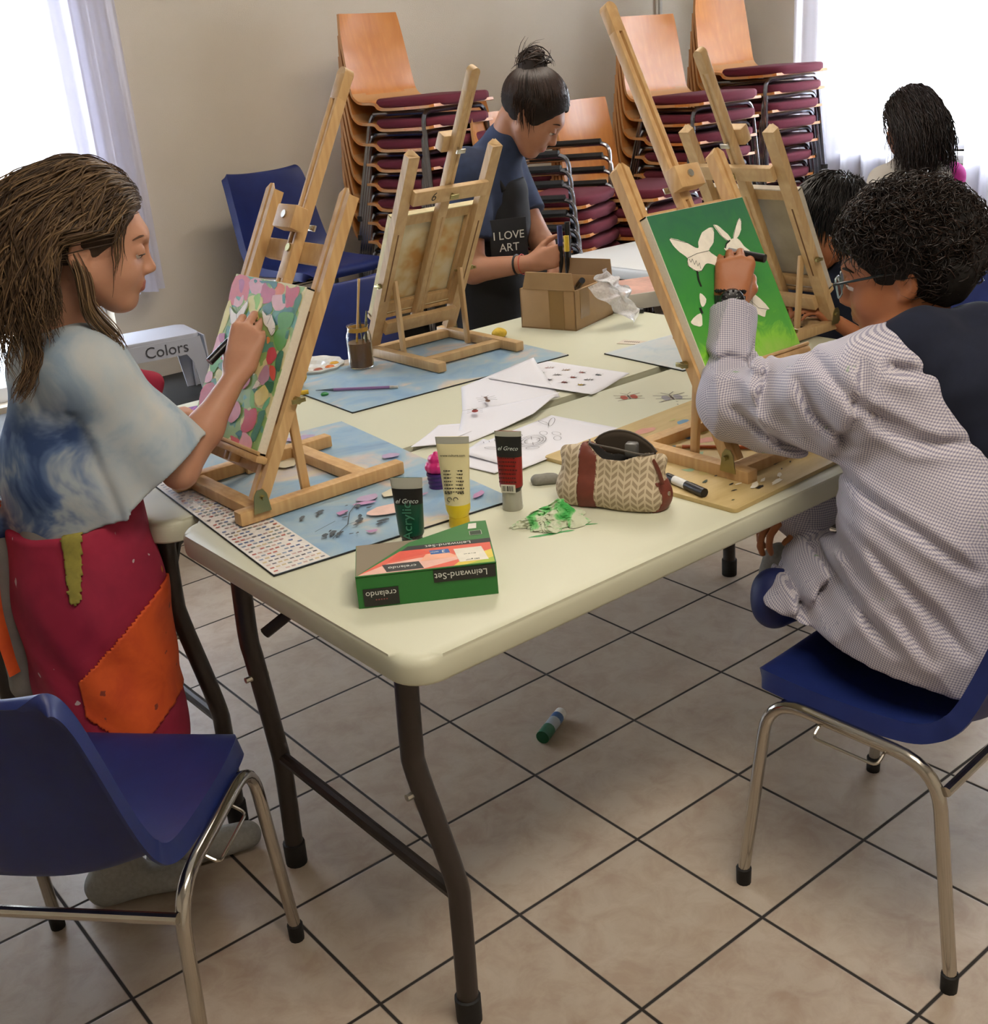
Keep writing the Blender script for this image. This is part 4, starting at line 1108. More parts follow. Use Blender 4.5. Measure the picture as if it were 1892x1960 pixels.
def boy():
    g = thing('person', 'person with dark curly hair, glasses and pale checked smock painting at right', 'person', (.93, -.22, 0))
    HM = headM((1.003, -.095, 1.124), 117, 12, 0); sc = 1.0
    S = SDF((.62, -.50, .40), (1.36, .42, 1.30), .0042)
    head(S, HM, sc, nose=.95)
    nb = Vector((.975, -.135, 1.025)); S.cap(HM @ Vector((-.028, 0, -.05)), nb, .046, .050, .02)
    S.cap((.955, -.17, .90), (.93, -.26, .58), .085, .09, .04)
    lsh = Vector((.850, -.125, .960)); rsh = Vector((1.09, -.12, .955)); S.cap(nb-Vector((0, 0, .03)), lsh, .045, .045, .04); S.cap(nb-Vector((0, 0, .03)), rsh, .045, .045, .04)
    lelb = Vector((.842, .140, .892)); lwr = Vector((.930, .213, 1.040)); S.cap(lsh, lelb, .042, .034, .02); S.cap(lelb, lwr, .035, .024, .02)
    kn = Vector((.972, .236, 1.112)); hx = (kn-lwr).normalized(); hz = Vector((-.62, -.66, .42)); hm = frame(x=hx, y=hz.cross(hx), loc=lwr+hx*.004)
    hand(S, hm, 1.04, -1, curl=(.85, .80, .75, .75), curl2=(1.25, 1.35, 1.35, 1.35), thumb=[(.016, .022, -.010), (.044, .038, -.024), (.068, .036, -.036), (.086, .024, -.044)], spread=.06)
    relb = Vector((1.11, .035, .70)); rwr = Vector((.995, .085, .655)); S.cap(rsh, relb, .042, .034, .02); S.cap(relb, rwr, .034, .024, .02)
    hx2 = Vector((-.95, .25, -.15)).normalized(); hm2 = frame(x=hx2, y=Vector((0, 0, 1)).cross(hx2), loc=rwr); hand(S, hm2, .9, 1, curl=(.6, .6, .7, .7))
    sdf_obj('body', S, [SKIN2, flat('boy lips', '#7c4436', .45)], g, 1, mi=lipmi(HM, sc))
    head_bits(g, HM, sc, SKIN2, BROWN, flat('dark brow', '#1c1310', .8), LASH, look=(0, -.3), brow_r=.003, closed=.4)
    # smock
    n = NT('gingham'); sep = n.n('ShaderNodeSeparateXYZ'); n.l(n.mapping(n.uv(), scale=(1/.0042,)*3), sep.inputs[0])
    def stripe(c): return n.ramp(n.math('FRACT', c), [(0, (1, 1, 1)), (.38, (1, 1, 1)), (.46, (0, 0, 0)), (.94, (0, 0, 0)), (1, (1, 1, 1))])
    tot = n.math('MULTIPLY', n.math('ADD', stripe(sep.outputs[0]), stripe(sep.outputs[1])), .5)
    lf_ = n.noise(n.obj(), 5, 2, .5)
    c = n.ramp(tot, [(0, rgb('#cfcbcd')), (.5, rgb('#a3a2b2')), (1, rgb('#6f7088'))]); c = n.mix(n.math('MULTIPLY', lf_, .25), c, rgb('#b9a9a8'))
    sp = n.noise(n.mapping(n.obj(), loc=(5, 5, 5)), 20, 3, .5); m = n.ramp(sp, [(.70, (0, 0, 0)), (.73, (1, 1, 1))]); c = n.mix(n.math('MULTIPLY', m, .6), c, rgb('#6f9a5c'))
    n.base(c); n.set(rough=.85, spec=.15, sheen=.1); GING = n.m
    f = Vector((-.07, 1, 0)).normalized(); l = Vector((-1, -.07, 0))
    def uvf(Q, N):
        dl = np.minimum(seg_d(Q.mean(1), lsh, lelb), seg_d(Q.mean(1), lelb, lwr)); up = seg_d(Q.mean(1), lsh, lelb) < seg_d(Q.mean(1), lelb, lwr)
        out = np.zeros((len(Q), 4, 2))
        def fr(ax, mask):
            ax = np.array(ax)/np.linalg.norm(ax); e1 = np.cross(ax, (0, 0, 1.0)); e1 /= np.linalg.norm(e1); e2 = np.cross(ax, e1)
            n1 = np.abs(N@e1) > np.abs(N@e2); q = Q[mask]; k = n1[mask]
            out[mask, :, 0] = q@ax; out[mask, :, 1] = np.where(k[:, None], q@e2, q@e1)
        arm = dl < .085
        fr((-.05, .25, -.97), ~arm); fr(tuple(lelb-lsh), arm & up); fr(tuple(lwr-lelb), arm & ~up); return out
    s = SDF((.60, -.56, .42), (1.36, .34, 1.08), .0046)
    s.cap((.945, -.235, .70), (.958, -.165, .93), .165, .135, .05, flat=(f, 1.12)); s.cap((.935, -.25, .56), (.945, -.235, .70), .175, .165, .05)
    s.cap((.96, -.155, .965), lsh, .075, .066, .06); s.cap((.96, -.155, .965), rsh, .075, .066, .06)
    s.cap(lsh, lelb, .075, .062, .05); s.cap(lelb, lwr, .058, .045, .03); s.cap(lsh+Vector((.03, .02, -.06)), lelb+Vector((.02, -.06, -.04)), .07, .05, .05)
    s.cap(rsh, relb, .072, .065, .05); s.cap(relb, rwr, .064, .058, .03); s.ell((.975, .078, .660), (.065, .055, .062), k=.02)
    s.cap((.93, -.20, .56), (.93, -.03, .54), .135, .09, .06); s.cap((.93, -.20, .52), (.836, -.005, .497), .11, .060, .06); s.cap((.93, -.1, .54), (.95, .03, .54), .10, .05, .05); s.cap((.93, -.25, .50), (.95, -.30, .49), .17, .17, .05)
    s.ell(nb+Vector((0, .006, .05)), (.070, .068, .07), k=.01, op='s')
    u1 = np.array(tuple((lelb-lsh).normalized()))
    def dz(x, y, z):
        P = np.stack([x, y, z], 1); da = np.minimum(seg_d(P, lsh, lelb), seg_d(P, lelb, lwr)); w = np.clip((.10-da)/.03, 0, 1)
        t = (P-np.array(lsh))@u1
        a = .010*(1-2*np.abs(np.sin(t*34+vnoise(x, y, z, 18, 3)*2.2))**.7)*(.45+.55*np.clip(1-abs(t-.20)/.16, 0, 1))
        b = .012*(1-1.6*np.abs(np.sin((z*.55+(x*.55-y)*.8)*24+vnoise(x, y, z, 10, 6)*2.6))**.7)*np.clip(.55+.9*vnoise(x, y, z, 8, 2), 0, 1)+.004*vnoise(x, y, z, 60, 1)
        return w*a+(1-w)*b
    CR = [[(0.622,1.004),(0.595,0.944),(0.581,0.916)],[(0.666,1.008),(0.701,0.956),(0.761,0.924),(0.811,0.899)],[(0.552,0.898),(0.63,0.841),(0.701,0.815)],[(0.706,0.812),(0.79,0.76),(0.867,0.703)],[(0.713,0.73),(0.805,0.638),(0.852,0.575)],[(0.696,0.648),(0.706,0.622),(0.668,0.55),(0.616,0.508)],[(0.71,0.617),(0.753,0.564)],[(0.719,0.928),(0.788,0.894),(0.876,0.887)],[(0.697,0.848),(0.706,0.937),(0.719,1.014)],[(0.702,0.79),(0.699,0.721),(0.715,0.661)],[(0.756,1.011),(0.806,0.995)],[(0.519,0.965),(0.557,0.971),(0.595,0.959)],[(0.647,0.589),(0.668,0.514)],[(0.762,0.622),(0.8,0.56)],[(0.634,0.974),(0.656,0.924),(0.706,0.879)]]
    def crz(x, y, z):
        a = x*.769-y*.639; o = 0*x; P = np.stack([a, z], 1); fc = 1.0
        for L in CR:
            d = np.full(len(a), 9.0); tt = np.zeros(len(a))
            for i in range(len(L)-1):
                p = np.array(L[i]); q = np.array(L[i+1])-p; t = np.clip(((P-p)@q)/(q@q), 0, 1); e = np.linalg.norm(P-p-t[:, None]*q, axis=1); tt = np.where(e < d, (i+t)/(len(L)-1), tt); d = np.minimum(d, e)
            w = .35+.65*np.sin(np.clip(tt, .02, .98)*pi)
            o = o-.013*w*np.exp(-(d/.0075)**2)+.006*w*np.exp(-((d-.019)/.010)**2)
        front = (y < -.05-.0*x+.9*(.95-x)) | (x < .92)
        return o*front
    s.disp(lambda x, y, z: dz(x, y, z)+crz(x, y, z)); s.plane((.9, -.1, .500), (-.20, .10, -1)); s.plane(lwr+(lwr-lelb).normalized()*-.004, lwr-lelb)
    sdf_obj('smock', s, GING, g, 1, uvf=uvf)
    # shoulder tab, hood, trousers, sock
    b = NB(); add_tube(b, [(.905, -.215, .985), (.875, -.235, .95), (.862, -.245, .91)], .012, 8, flatten=(1, .3)); bm_obj('shoulder_tab', b, flat('smock tab', '#b9b6bf', .85), g, wspace=True)
    NAVY = flat('navy hoodie', '#10172a', .95, .12, 60)
    s = SDF((.76, -.46, .76), (1.26, .04, 1.10), .0045)
    s.cap((.905, -.10, 1.015), (.92, -.19, 1.025), .032, .050, .03); s.cap((.92, -.19, 1.025), (1.03, -.22, 1.02), .050, .055, .03); s.cap((1.03, -.22, 1.02), (1.06, -.11, 1.01), .05, .035, .03)
    s.ell((.985, -.275, .955), (.105, .065, .085), k=.04); s.ell((.975, -.305, .89), (.075, .045, .07), k=.04); s.cap((.90, -.22, .99), (.94, -.315, .86), .035, .03, .03)
    s.ell(nb+Vector((0, .004, .05)), (.060, .058, .07), k=.01, op='s')
    s.disp(lambda x, y, z: .006*vnoise(x, y, z, 45, 17)+.003*vnoise(x, y, z, 90, 4)); sdf_obj('hood', s, NAVY, g)
    TR = flat('black trousers', '#101218', .85, .15, 40)
    s = SDF((.62, -.52, .36), (1.32, .30, .64), .006)
    s.cap((.89, -.30, .520), (.91, -.04, .510), .070, .045, .02); s.cap((1.02, -.30, .525), (1.06, .06, .515), .082, .062, .02)
    s.cap((.92, -.04, .505), (1.03, .06, .50), .045, .04, .02); s.cap((1.06, .06, .515), (1.03, .12, .50), .055, .042, .02); s.disp(lambda x, y, z: .004*vnoise(x, y, z, 50, 3)); s.plane((0, 0, .448), (0, 0, -1)); sdf_obj('trousers', s, TR, g)
    s = SDF((.76, -.08, .40), (.98, .14, .62), .004); s.cap((.862, .050, .535), (.848, .038, .500), .036, .038, .02); s.cap((.86, .04, .52), (.91, .0, .52), .045, .05, .02); sdf_obj('knee', s, flat('blue jeans knee', '#18245a', .6), g)
    s = SDF((.86, .02, .42), (1.18, .24, .62), .004); s.cap((1.06, .10, .505), (.985, .128, .53), .034, .028, .02); s.cap((.985, .128, .53), (.975, .135, .50), .028, .03, .02); s.plane((0, 0, .47), (0, 0, -1))
    sdf_obj('sock', s, MATS['grey sock'], g)
    # hair
    HM2 = hair_mat('dark curly hair', ['#0f0b09', '#17100d', '#1f1511', '#2a1c16', '#140e0b'], .38)
    hb = lambda S: (S.ell((-.035, 0, .046), (.100, .092, .080), M=HM, k=.03), S.ell((-.065, 0, .00), (.070, .084, .070), M=HM, k=.03), S.ell((.050, 0, .068), (.045, .06, .035), M=HM, k=.03))
    hairbase('hair_base', HM, 1, flat('hair base black', '#0f0b09', .95), g, grow=.010, noise=.007, nsc=55, extra=hb)
    def root(d, r): return d[2] > -.6 and not (d[0] > .70 and d[2] < .50) and not (d[0] > .28 and d[2] < .30) and not (d[0] > -.15 and d[2] < -.02) and not (-.32 < d[0] < .3 and d[2] < .14 and abs(d[1]) > .6)
    strands('hair', curl_paths(HM, 1, 5200, root, 4, r0=.032, L=.056, cr=.008, droop=.35), HM2, g, .0015, n=3)
    # glasses
    b = NB(); c = flat('clear teal frame', '#8fa9ad', .25, trans=.2)
    for sg in (-1, 1):
        ring = [HM @ Vector((.101-.004*abs(cos(a))*0, sg*.032+.0215*max(-1, min(1, 1.25*cos(a))), -.002+.0165*max(-1, min(1, 1.25*sin(a))))) for a in [2*pi*i/28 for i in range(29)]]
        add_tube(b, ring, .0017, 6, cap=False)
    add_tube(b, [HM @ Vector((.102, -.011, .004)), HM @ Vector((.106, 0, .007)), HM @ Vector((.102, .011, .004))], .0018, 6)
    gl = bm_obj('glasses', b, c, g, wspace=True)
    b = NB()
    for sg in (-1, 1): add_tube(b, [HM @ Vector((.100, sg*.054, .008)), HM @ Vector((.094, sg*.068, .009)), HM @ Vector((.0, sg*.082, .010)), HM @ Vector((-.018, sg*.082, -.004))], .0022, 6, smooth_pts=3)
    bm_obj('temple', b, flat('dark temple', '#26343a', .3), gl, wspace=False); gl.children[0].data.transform(world(gl).inverted()) if False else None
    ch = gl.children[0]; ch.data.transform(world(gl).inverted())
    gm = NT('lens'); gm.base((.95, .98, 1)); gm.set(rough=.02, trans=1, ior=1.1, spec=.8); b = NB()
    for sg in (-1, 1):
        Mx = HM @ Matrix(((0, 0, 1, .1005), (1, 0, 0, sg*.032), (0, 1, 0, -.002), (0, 0, 0, 1))); add_prism(b, [(.0215*max(-1, min(1, 1.25*cos(a))), .0165*max(-1, min(1, 1.25*sin(a)))) for a in [2*pi*i/24 for i in range(24)]], 0, .001, Mx)
    o = bm_obj('lenses', b, gm.m, g, wspace=True)
    # watch and bracelets
    ax = (lwr-lelb).normalized(); WM = frame(z=ax, x=Vector((-.66, -.70, .2)), loc=lwr+ax*.012); BK = flat('black resin', '#141518', .35)
    w_ = thing('wrist_watch', 'chunky black wrist watch on the left wrist of the boy in the checked smock', 'watch', lwr)
    b = NB(); add_lathe(b, [(.0265, -.010), (.0295, -.010), (.0295, .010), (.0265, .010), (.0265, -.010)], 28, WM); bm_obj('strap', b, BK, w_, wspace=True)
    b = NB(); Mf = WM @ Matrix.Rotation(radians(90), 4, 'Y'); add_lathe(b, [(0, .024), (.0215, .024), (.0235, .030), (.0215, .038), (.018, .040), (0, .040)], 28, Mf)
    for i in range(12): add_box(b, (-.002, .0175, .037), (.002, .0215, .042), .0005, Mf @ Matrix.Rotation(i*pi/6, 4, 'Z'))
    cs = bm_obj('case', b, BK, w_, wspace=True)
    b = NB()
    for a, L in ((40, .011), (160, .008)): add_box(b, (-.0009, 0, .0405), (.0009, L, .0415), 0, Mf @ Matrix.Rotation(radians(a), 4, 'Z'))
    for i in range(12): add_box(b, (-.0006, .0125, .0403), (.0006, .0155, .041), 0, Mf @ Matrix.Rotation(i*pi/6, 4, 'Z'))
    hb_ = bm_obj('hands', b, flat('watch silver', '#b5bcbc', .3, metal=.8), cs); hb_.data.transform((world(w_)).inverted())
    bb = thing('bead_bracelet', 'black bead bracelet above the watch on the boy\'s wrist', 'bracelet', lwr)
    b = NB()
    for i in range(22):
        a = 2*pi*i/22; t = bmesh.new(); bmesh.ops.create_icosphere(t, subdivisions=1, radius=.0042); t.transform(Matrix.Translation(WM @ Vector((.0265*cos(a), .0265*sin(a), .018)))); merge(b, t)
    bm_obj('beads', b, BK, bb, wspace=True)
    m = thing('marker_pen', 'black marker pen in the painting hand of the boy in the checked smock', 'marker', kn)
    a = Vector((1.022, .205, 1.116)); c_ = Vector((1.000, .310, 1.130)); dd = (c_-a).normalized()
    b = NB(); add_tube(b, [a, a+dd*.048], .0082, 14); bm_obj('cap', b, MATS['black plastic'], m, wspace=True)
    b = NB(); add_tube(b, [a+dd*.048, a+dd*.112], .0074, 14); bm_obj('barrel', b, MATS['grey barrel'], m, wspace=True)
boy()
# ------------------------------------------------------------------ the woman behind the table
def woman():
    g = thing('person', 'person with a messy dark bun, dark shirt and black apron, bending over the cardboard box', 'person', (1.72, 1.93, 0))
    HM = headM((1.800, 1.725, 1.325), -50, 40, 0); sc = 1.04
    S = SDF((1.38, 1.36, .0), (2.08, 2.2, 1.52), .0055)
    head(S, HM, sc)
    nb = Vector((1.745, 1.855, 1.195)); S.cap(HM @ Vector((-.045, 0, -.045)), nb, .050, .054, .02)
    f = Vector((.53, -.85, 0)); S.cap((1.71, 1.90, 1.08), (1.72, 1.95, .82), .11, .115, .04)
    rsh = Vector((1.61, 1.845, 1.165)); lsh = Vector((1.865, 1.975, 1.160)); S.cap(nb-Vector((0, 0, .03)), rsh, .05, .05, .04); S.cap(nb-Vector((0, 0, .03)), lsh, .05, .05, .04)
    relb = Vector((1.548, 1.775, .868)); rwr = Vector((1.632, 1.590, .893)); S.cap(rsh, relb, .048, .040, .02); S.cap(relb, rwr, .041, .026, .02)
    hx = Vector((.56, -.80, .22)).normalized(); hz = Vector((-.45, -.35, .8)); hz = Vector((-.75, -.55, .15)); hm = frame(x=hx, y=hz.cross(hx), loc=rwr+hx*.006)
    hand(S, hm, 1.0, 1, curl=(.75, .8, .9, 1.0), curl2=(1.0, 1.05, 1.1, 1.1), thumb=[(.016, .024, -.008), (.046, .046, -.014), (.070, .058, -.020), (.092, .062, -.026)])
    lelb = Vector((1.875, 1.80, .90)); lwr = Vector((1.765, 1.615, .875)); S.cap(lsh, lelb, .048, .040, .02); S.cap(lelb, lwr, .040, .026, .02)
    hx = Vector((-.45, -.55, -.7)).normalized(); hm2 = frame(x=hx, y=Vector((-.7, .5, .1)), loc=lwr); hand(S, hm2, 1.0, -1, curl=(.3, .3, .35, .4))
    for x, y in ((1.66, 1.93), (1.79, 1.98)): S.cap((x, y, .80), (x, y, .45), .08, .058, .02); S.cap((x, y, .45), (x, y+.01, .07), .055, .038, .02)
    sdf_obj('body', S, [SKIN3, LIP1], g, 1, mi=lipmi(HM, sc))
    head_bits(g, HM, sc, SKIN3, BROWN, flat('woman brow', '#2a1c16', .8), LASH, look=(0, -.45), closed=.62)
    n = NT('navy shirt'); f1 = n.noise(n.obj(), 12, 3, .6); n.base(n.ramp(f1, [(.3, rgb('#1d2740')), (.7, rgb('#2a3857'))])); n.set(rough=.9); NS = n.m
    s = SDF((1.38, 1.62, .68), (2.06, 2.2, 1.38), .0055)
    s.cap((1.715, 1.93, .80), (1.73, 1.90, 1.06), .148, .140, .05, flat=(f, 1.15)); s.cap((1.735, 1.89, 1.13), rsh, .085, .068, .05); s.cap((1.735, 1.89, 1.13), lsh, .085, .068, .05); s.cap((1.74, 1.875, 1.16), (1.755, 1.835, 1.235), .085, .066, .04); s.cap((1.745, 1.86, 1.20), (1.768, 1.808, 1.262), .070, .064, .03)
    s.cap(rsh, relb, .075, .068, .03); s.cap(lsh, lelb, .072, .062, .03); s.ell(nb+Vector((.045, -.085, .115)), (.075, .075, .06), k=.01, op='s')
    s.disp(lambda x, y, z: .006*vnoise(x, y, z*.5, 40, 7)); ra = (relb-rsh).normalized(); 
    T1 = rsh+ra*.215
    sdf_cut_arm(s, T1, ra, rsh, relb); la = (lelb-lsh).normalized(); sdf_cut_arm(s, lsh+la*.20, la, lsh, lelb)
    sdf_obj('shirt', s, NS, g, big=True)
    AB = flat('black apron', '#0c0d12', .8, .2, 20)
    s = SDF((1.46, 1.60, .26), (2.02, 2.16, 1.18), .0055)
    s.cap((1.73, 1.905, 1.0), (1.72, 1.92, .80), .140, .158, .04, flat=(f, 1.12)); s.cap((1.72, 1.92, .80), (1.72, 1.93, .30), .160, .175, .04, flat=(f, 1.1)); s.cap((1.745, 1.86, 1.08), (1.74, 1.88, 1.0), .10, .12, .04)
    s.disp(lambda x, y, z: .005*vnoise(x, y, z*.3, 40, 9)); s.plane((1.72, 1.95, 1.0), (-.25, .97, .3)); s.plane((0, 0, .30), (0, 0, -1)); s.plane((0, 0, 1.13), (0, 0, 1))
    V, F = s.mesh(1); ap = mesh_obj('apron', V, F, AB, g, wspace=True)
    b = NB()
    for sg, e in ((-1, rsh), (1, lsh)): 
        p0 = Vector((1.745, 1.80, 1.10))+Vector((.85, .53, 0))*.06*sg
        add_tube(b, [p0, p0+Vector((-.01, .045, .065)), nb+Vector((.85, .53, 0))*.062*sg+Vector((0, .02, .028)), nb+Vector((0, .065, .03))], .012, 8, smooth_pts=4, flatten=(1, .3))
    bm_obj('neck_strap', b, AB, g, wspace=True)
    s = SDF((1.50, 1.7, .02), (1.95, 2.16, .84), .007)
    for x, y in ((1.66, 1.93), (1.79, 1.98)): s.cap((x, y, .78), (x, y, .45), .10, .075, .02); s.cap((x, y, .45), (x, y, .06), .075, .062, .02)
    s.plane((0, 0, .05), (0, 0, -1)); sdf_obj('trousers', s, MATS['black trousers'], g)
    for x, y in ((1.66, 1.93), (1.79, 1.98)):
        b = NB(); add_box(b, (x-.045, y-.16, .001), (x+.045, y+.07, .075), .03); bm_obj('shoe', b, RUB, g, wspace=True)
    # pocket with the words
    c = Vector((1.663, 1.728, .945)); Nn = Vector((-.40, -.905, .02)).normalized(); PM = frame(z=Nn, x=Vector((.905, -.40, 0)), loc=c+Nn*.012)
    b = NB(); add_box(b, (-.062, -.085, -.004), (.062, .075, .001), .001, PM); pk = bm_obj('pocket', b, flat('apron pocket', '#12141b', .8), g, wspace=True)
    WT = flat('white print', '#c9cbc6', .7)
    for s_, yy in (('I LOVE', .022), ('ART', -.016)):
        o = text_mesh(s_, .036, PM @ Matrix.Translation((0, yy, .0018)), WT, 'lettering', g)
    HM3 = hair_mat('dark brown hair', ['#1a110d', '#231813', '#2f2019', '#3a281e', '#1e1410'], .42)
    bun = HM @ Vector((-.088, 0, .118))
    hairbase('hair_base', HM, sc, flat('hair base dark', '#1a110d', .95), g, grow=.013, extra=lambda S: (S.ell((-.088, 0, .112), (.04, .042, .036), M=HM, k=.02)))
    Mi = np.array(HM); R = Mi[:3, :3]; T = Mi[:3, 3]; rnd = random.Random(3); pa = []
    B = np.array((-.080, 0, .100))
    while len(pa) < 2600:
        d = np.array([rnd.gauss(0, 1) for _ in range(3)]); d /= np.linalg.norm(d)
        if (d[0] > .80 and d[2] < .42) or (d[0] > .60 and d[2] < .2) or (d[0] > .3 and d[2] < .0) or (d[0] > -.15 and d[2] < -.10) or d[2] < -.55: continue
        p = HC+d*(HR+.010+.006*rnd.random()); P = []; m = 13
        for i in range(m):
            t = i/(m-1); q = p*(1-t)+B*t; e = (q-HC)/(HR+.011+.004*sin(t*3)); r_ = np.linalg.norm(e)
            if r_ < 1 and t < .9: q = HC+(q-HC)/r_
            P.append(tuple(q*sc@R.T+T))
        pa.append((P,))
    def rw(d, r): return (-.5 < d[0] < .2 and -.25 < d[2] < .1 and abs(d[1]) > .5)
    pa += hair_paths(HM, sc, 120, rw, lambda d, r: .07*r.uniform(.5, 1.4), 21, lift=.012, back=.15, wave=.004, thick=.008, step=.01)
    strands('hair', pa, HM3, g, .0017, n=3)
    pb = []
    for i in range(230):
        c0 = np.array((-.092, 0, .122)); a = rnd.uniform(0, 6.28); ph = rnd.uniform(-1, 1); r_ = rnd.uniform(.022, .036); ax = np.array([rnd.gauss(0, 1) for _ in range(3)]); ax /= np.linalg.norm(ax)
        u = np.cross(ax, (0, 0, 1)); u /= np.linalg.norm(u); v = np.cross(ax, u); wild = rnd.random() < .3; P = []
        for k in range(10):
            t = k/9; an = a+t*3.2; P.append(tuple((c0+(u*cos(an)+v*sin(an))*r_*(1+(1.1*t*t if wild else .1*t)))*sc@R.T+T))
        pb.append((P,))
    strands('bun', pb, HM3, g, .0026)
    ax = (rwr-relb).normalized()
    for nm, lb, off, col, r_ in (('bracelet', 'black cord bracelet on the right wrist of the woman in the black apron', -.045, '#101010', .0035), ('bracelet', 'thin red string bracelet beside the black one on the woman\'s wrist', -.026, '#b03a2e', .0014)):
        c = rwr+ax*off; u = ax.orthogonal().normalized(); v = ax.cross(u); b = NB(); add_tube(b, [c+(u*cos(a)+v*sin(a))*.0315 for a in [2*pi*i/20 for i in range(21)]], r_, 6, cap=False)
        tag(bm_obj(nm, b, flat('cord '+col, col, .6)), lb, 'bracelet')
    # pens in the hand
    for i, (x, y, z0, z1, col, lb) in enumerate(((1.694, 1.512, .845, 1.005, '#23255e', 'dark blue capped paint marker held upright in the woman\'s hand, left one'), (1.712, 1.496, .845, 1.015, '#0c0c0e', 'black paint marker held upright in the woman\'s hand, right one'), (1.700, 1.490, .850, .975, '#c9ab2d', 'short paint marker with yellow ring between the two tall markers in the woman\'s hand'))):
        m = thing('paint_marker', lb, 'marker', (x, y, z0), 0, 'markers in the woman\'s hand')
        b = NB(); add_tube(b, [(0, 0, 0), (0, 0, (z1-z0)*.62)], .0078, 14); bm_obj('barrel', b, MATS['black plastic'], m)
        b = NB(); add_tube(b, [(0, 0, (z1-z0)*.62), (0, 0, z1-z0)], .0085, 14); bm_obj('cap', b, flat('cap '+col, col, .35), m)
def sdf_cut_arm(S, p, n, a, b):
    """cut only the material near the forearm beyond p"""
    p = A3(p); n = A3(n); X, Y, Z = np.meshgrid(*S.ax, indexing='ij', sparse=True)
    d = (X-p[0])*n[0]+(Y-p[1])*n[1]+(Z-p[2])*n[2]
    e = A3(b); q = np.sqrt((X-e[0])**2+(Y-e[1])**2+(Z-e[2])**2)-.13
    cut = np.maximum(-d, q)              # region: d>0 and near the elbow
    S.G = np.maximum(S.G, -cut)
woman()
# ------------------------------------------------------------------ black haired child behind the right easel
def child2():
    g = thing('person', 'person with short straight black hair in a navy top, partly hidden behind the smock boy', 'person', (2.13, .78, 0))
    HM = headM((2.050, .785, 1.00), 150, 18, 0)
    S = SDF((1.70, .45, .35), (2.45, 1.15, 1.16), .006); head(S, HM, .98)
    nb = Vector((2.115, .745, .885)); S.cap(HM @ Vector((-.028, 0, -.05)), nb, .042, .046, .02)
    S.cap((2.14, .745, .80), (2.17, .76, .55), .085, .09, .03)
    ls, rs = Vector((2.11, .62, .83)), Vector((2.13, .89, .83)); S.cap(nb, ls, .04, .04, .03); S.cap(nb, rs, .04, .04, .03)
    for sh, el, wr in ((ls, (2.03, .56, .66), (1.93, .66, .76)), (rs, (2.05, .93, .66), (1.95, .85, .80))):
        S.cap(sh, el, .036, .03, .02); S.cap(el, wr, .03, .02, .02); hx = (Vector((1.84, .76, .84))-Vector(wr)).normalized(); hm = frame(x=hx, y=Vector((0, 0, 1)).cross(hx), loc=wr); hand(S, hm, .85, 1 if sh is rs else -1)
    sdf_obj('body', S, [SKIN2, MATS['boy lips']], g, 1, mi=lipmi(HM, .98)); head_bits(g, HM, .98, SKIN2, BROWN, MATS['dark brow'], LASH, look=(0, -.4), closed=.6)
    s = SDF((1.90, .46, .42), (2.42, 1.08, .93), .006)
    s.cap((2.14, .748, .80), (2.17, .76, .52), .115, .13, .04); s.cap(nb-Vector((0, 0, .02)), ls, .055, .055, .04); s.cap(nb-Vector((0, 0, .02)), rs, .055, .055, .04); s.cap(ls, (2.03, .56, .66), .055, .045, .03); s.cap(rs, (2.05, .93, .66), .055, .045, .03)
    s.ell(nb+Vector((0, 0, .055)), (.055, .055, .06), k=.01, op='s'); s.disp(lambda x, y, z: .004*vnoise(x, y, z, 45, 7)); sdf_obj('top', s, MATS['navy hoodie'], g)
    s = SDF((1.86, .52, .36), (2.42, 1.0, .62), .007)
    for yy in (.67, .85): s.cap((2.20, yy, .50), (1.97, yy, .49), .08, .065, .02)
    s.plane((0, 0, .448), (0, 0, -1)); sdf_obj('trousers', s, MATS['black trousers'], g)
    HB = hair_mat('black straight hair', ['#0b0909', '#13100f', '#1b1513', '#0f0c0c'], .35)
    hairbase('hair_base', HM, .98, MATS['hair base black'], g, grow=.012)
    def root(d, r): return not (d[0] > .72 and d[2] < .5) and not (d[0] > .35 and d[2] < .15) and d[2] > -.5 and not (d[0] > .1 and d[2] < .0)
    strands('hair', hair_paths(HM, .98, 1000, root, lambda d, r: (.085+.05*max(0, d[2]))*r.uniform(.8, 1.15), 8, lift=.008, back=-.35, wave=.002, thick=.014), HB, g, .0026)
child2()
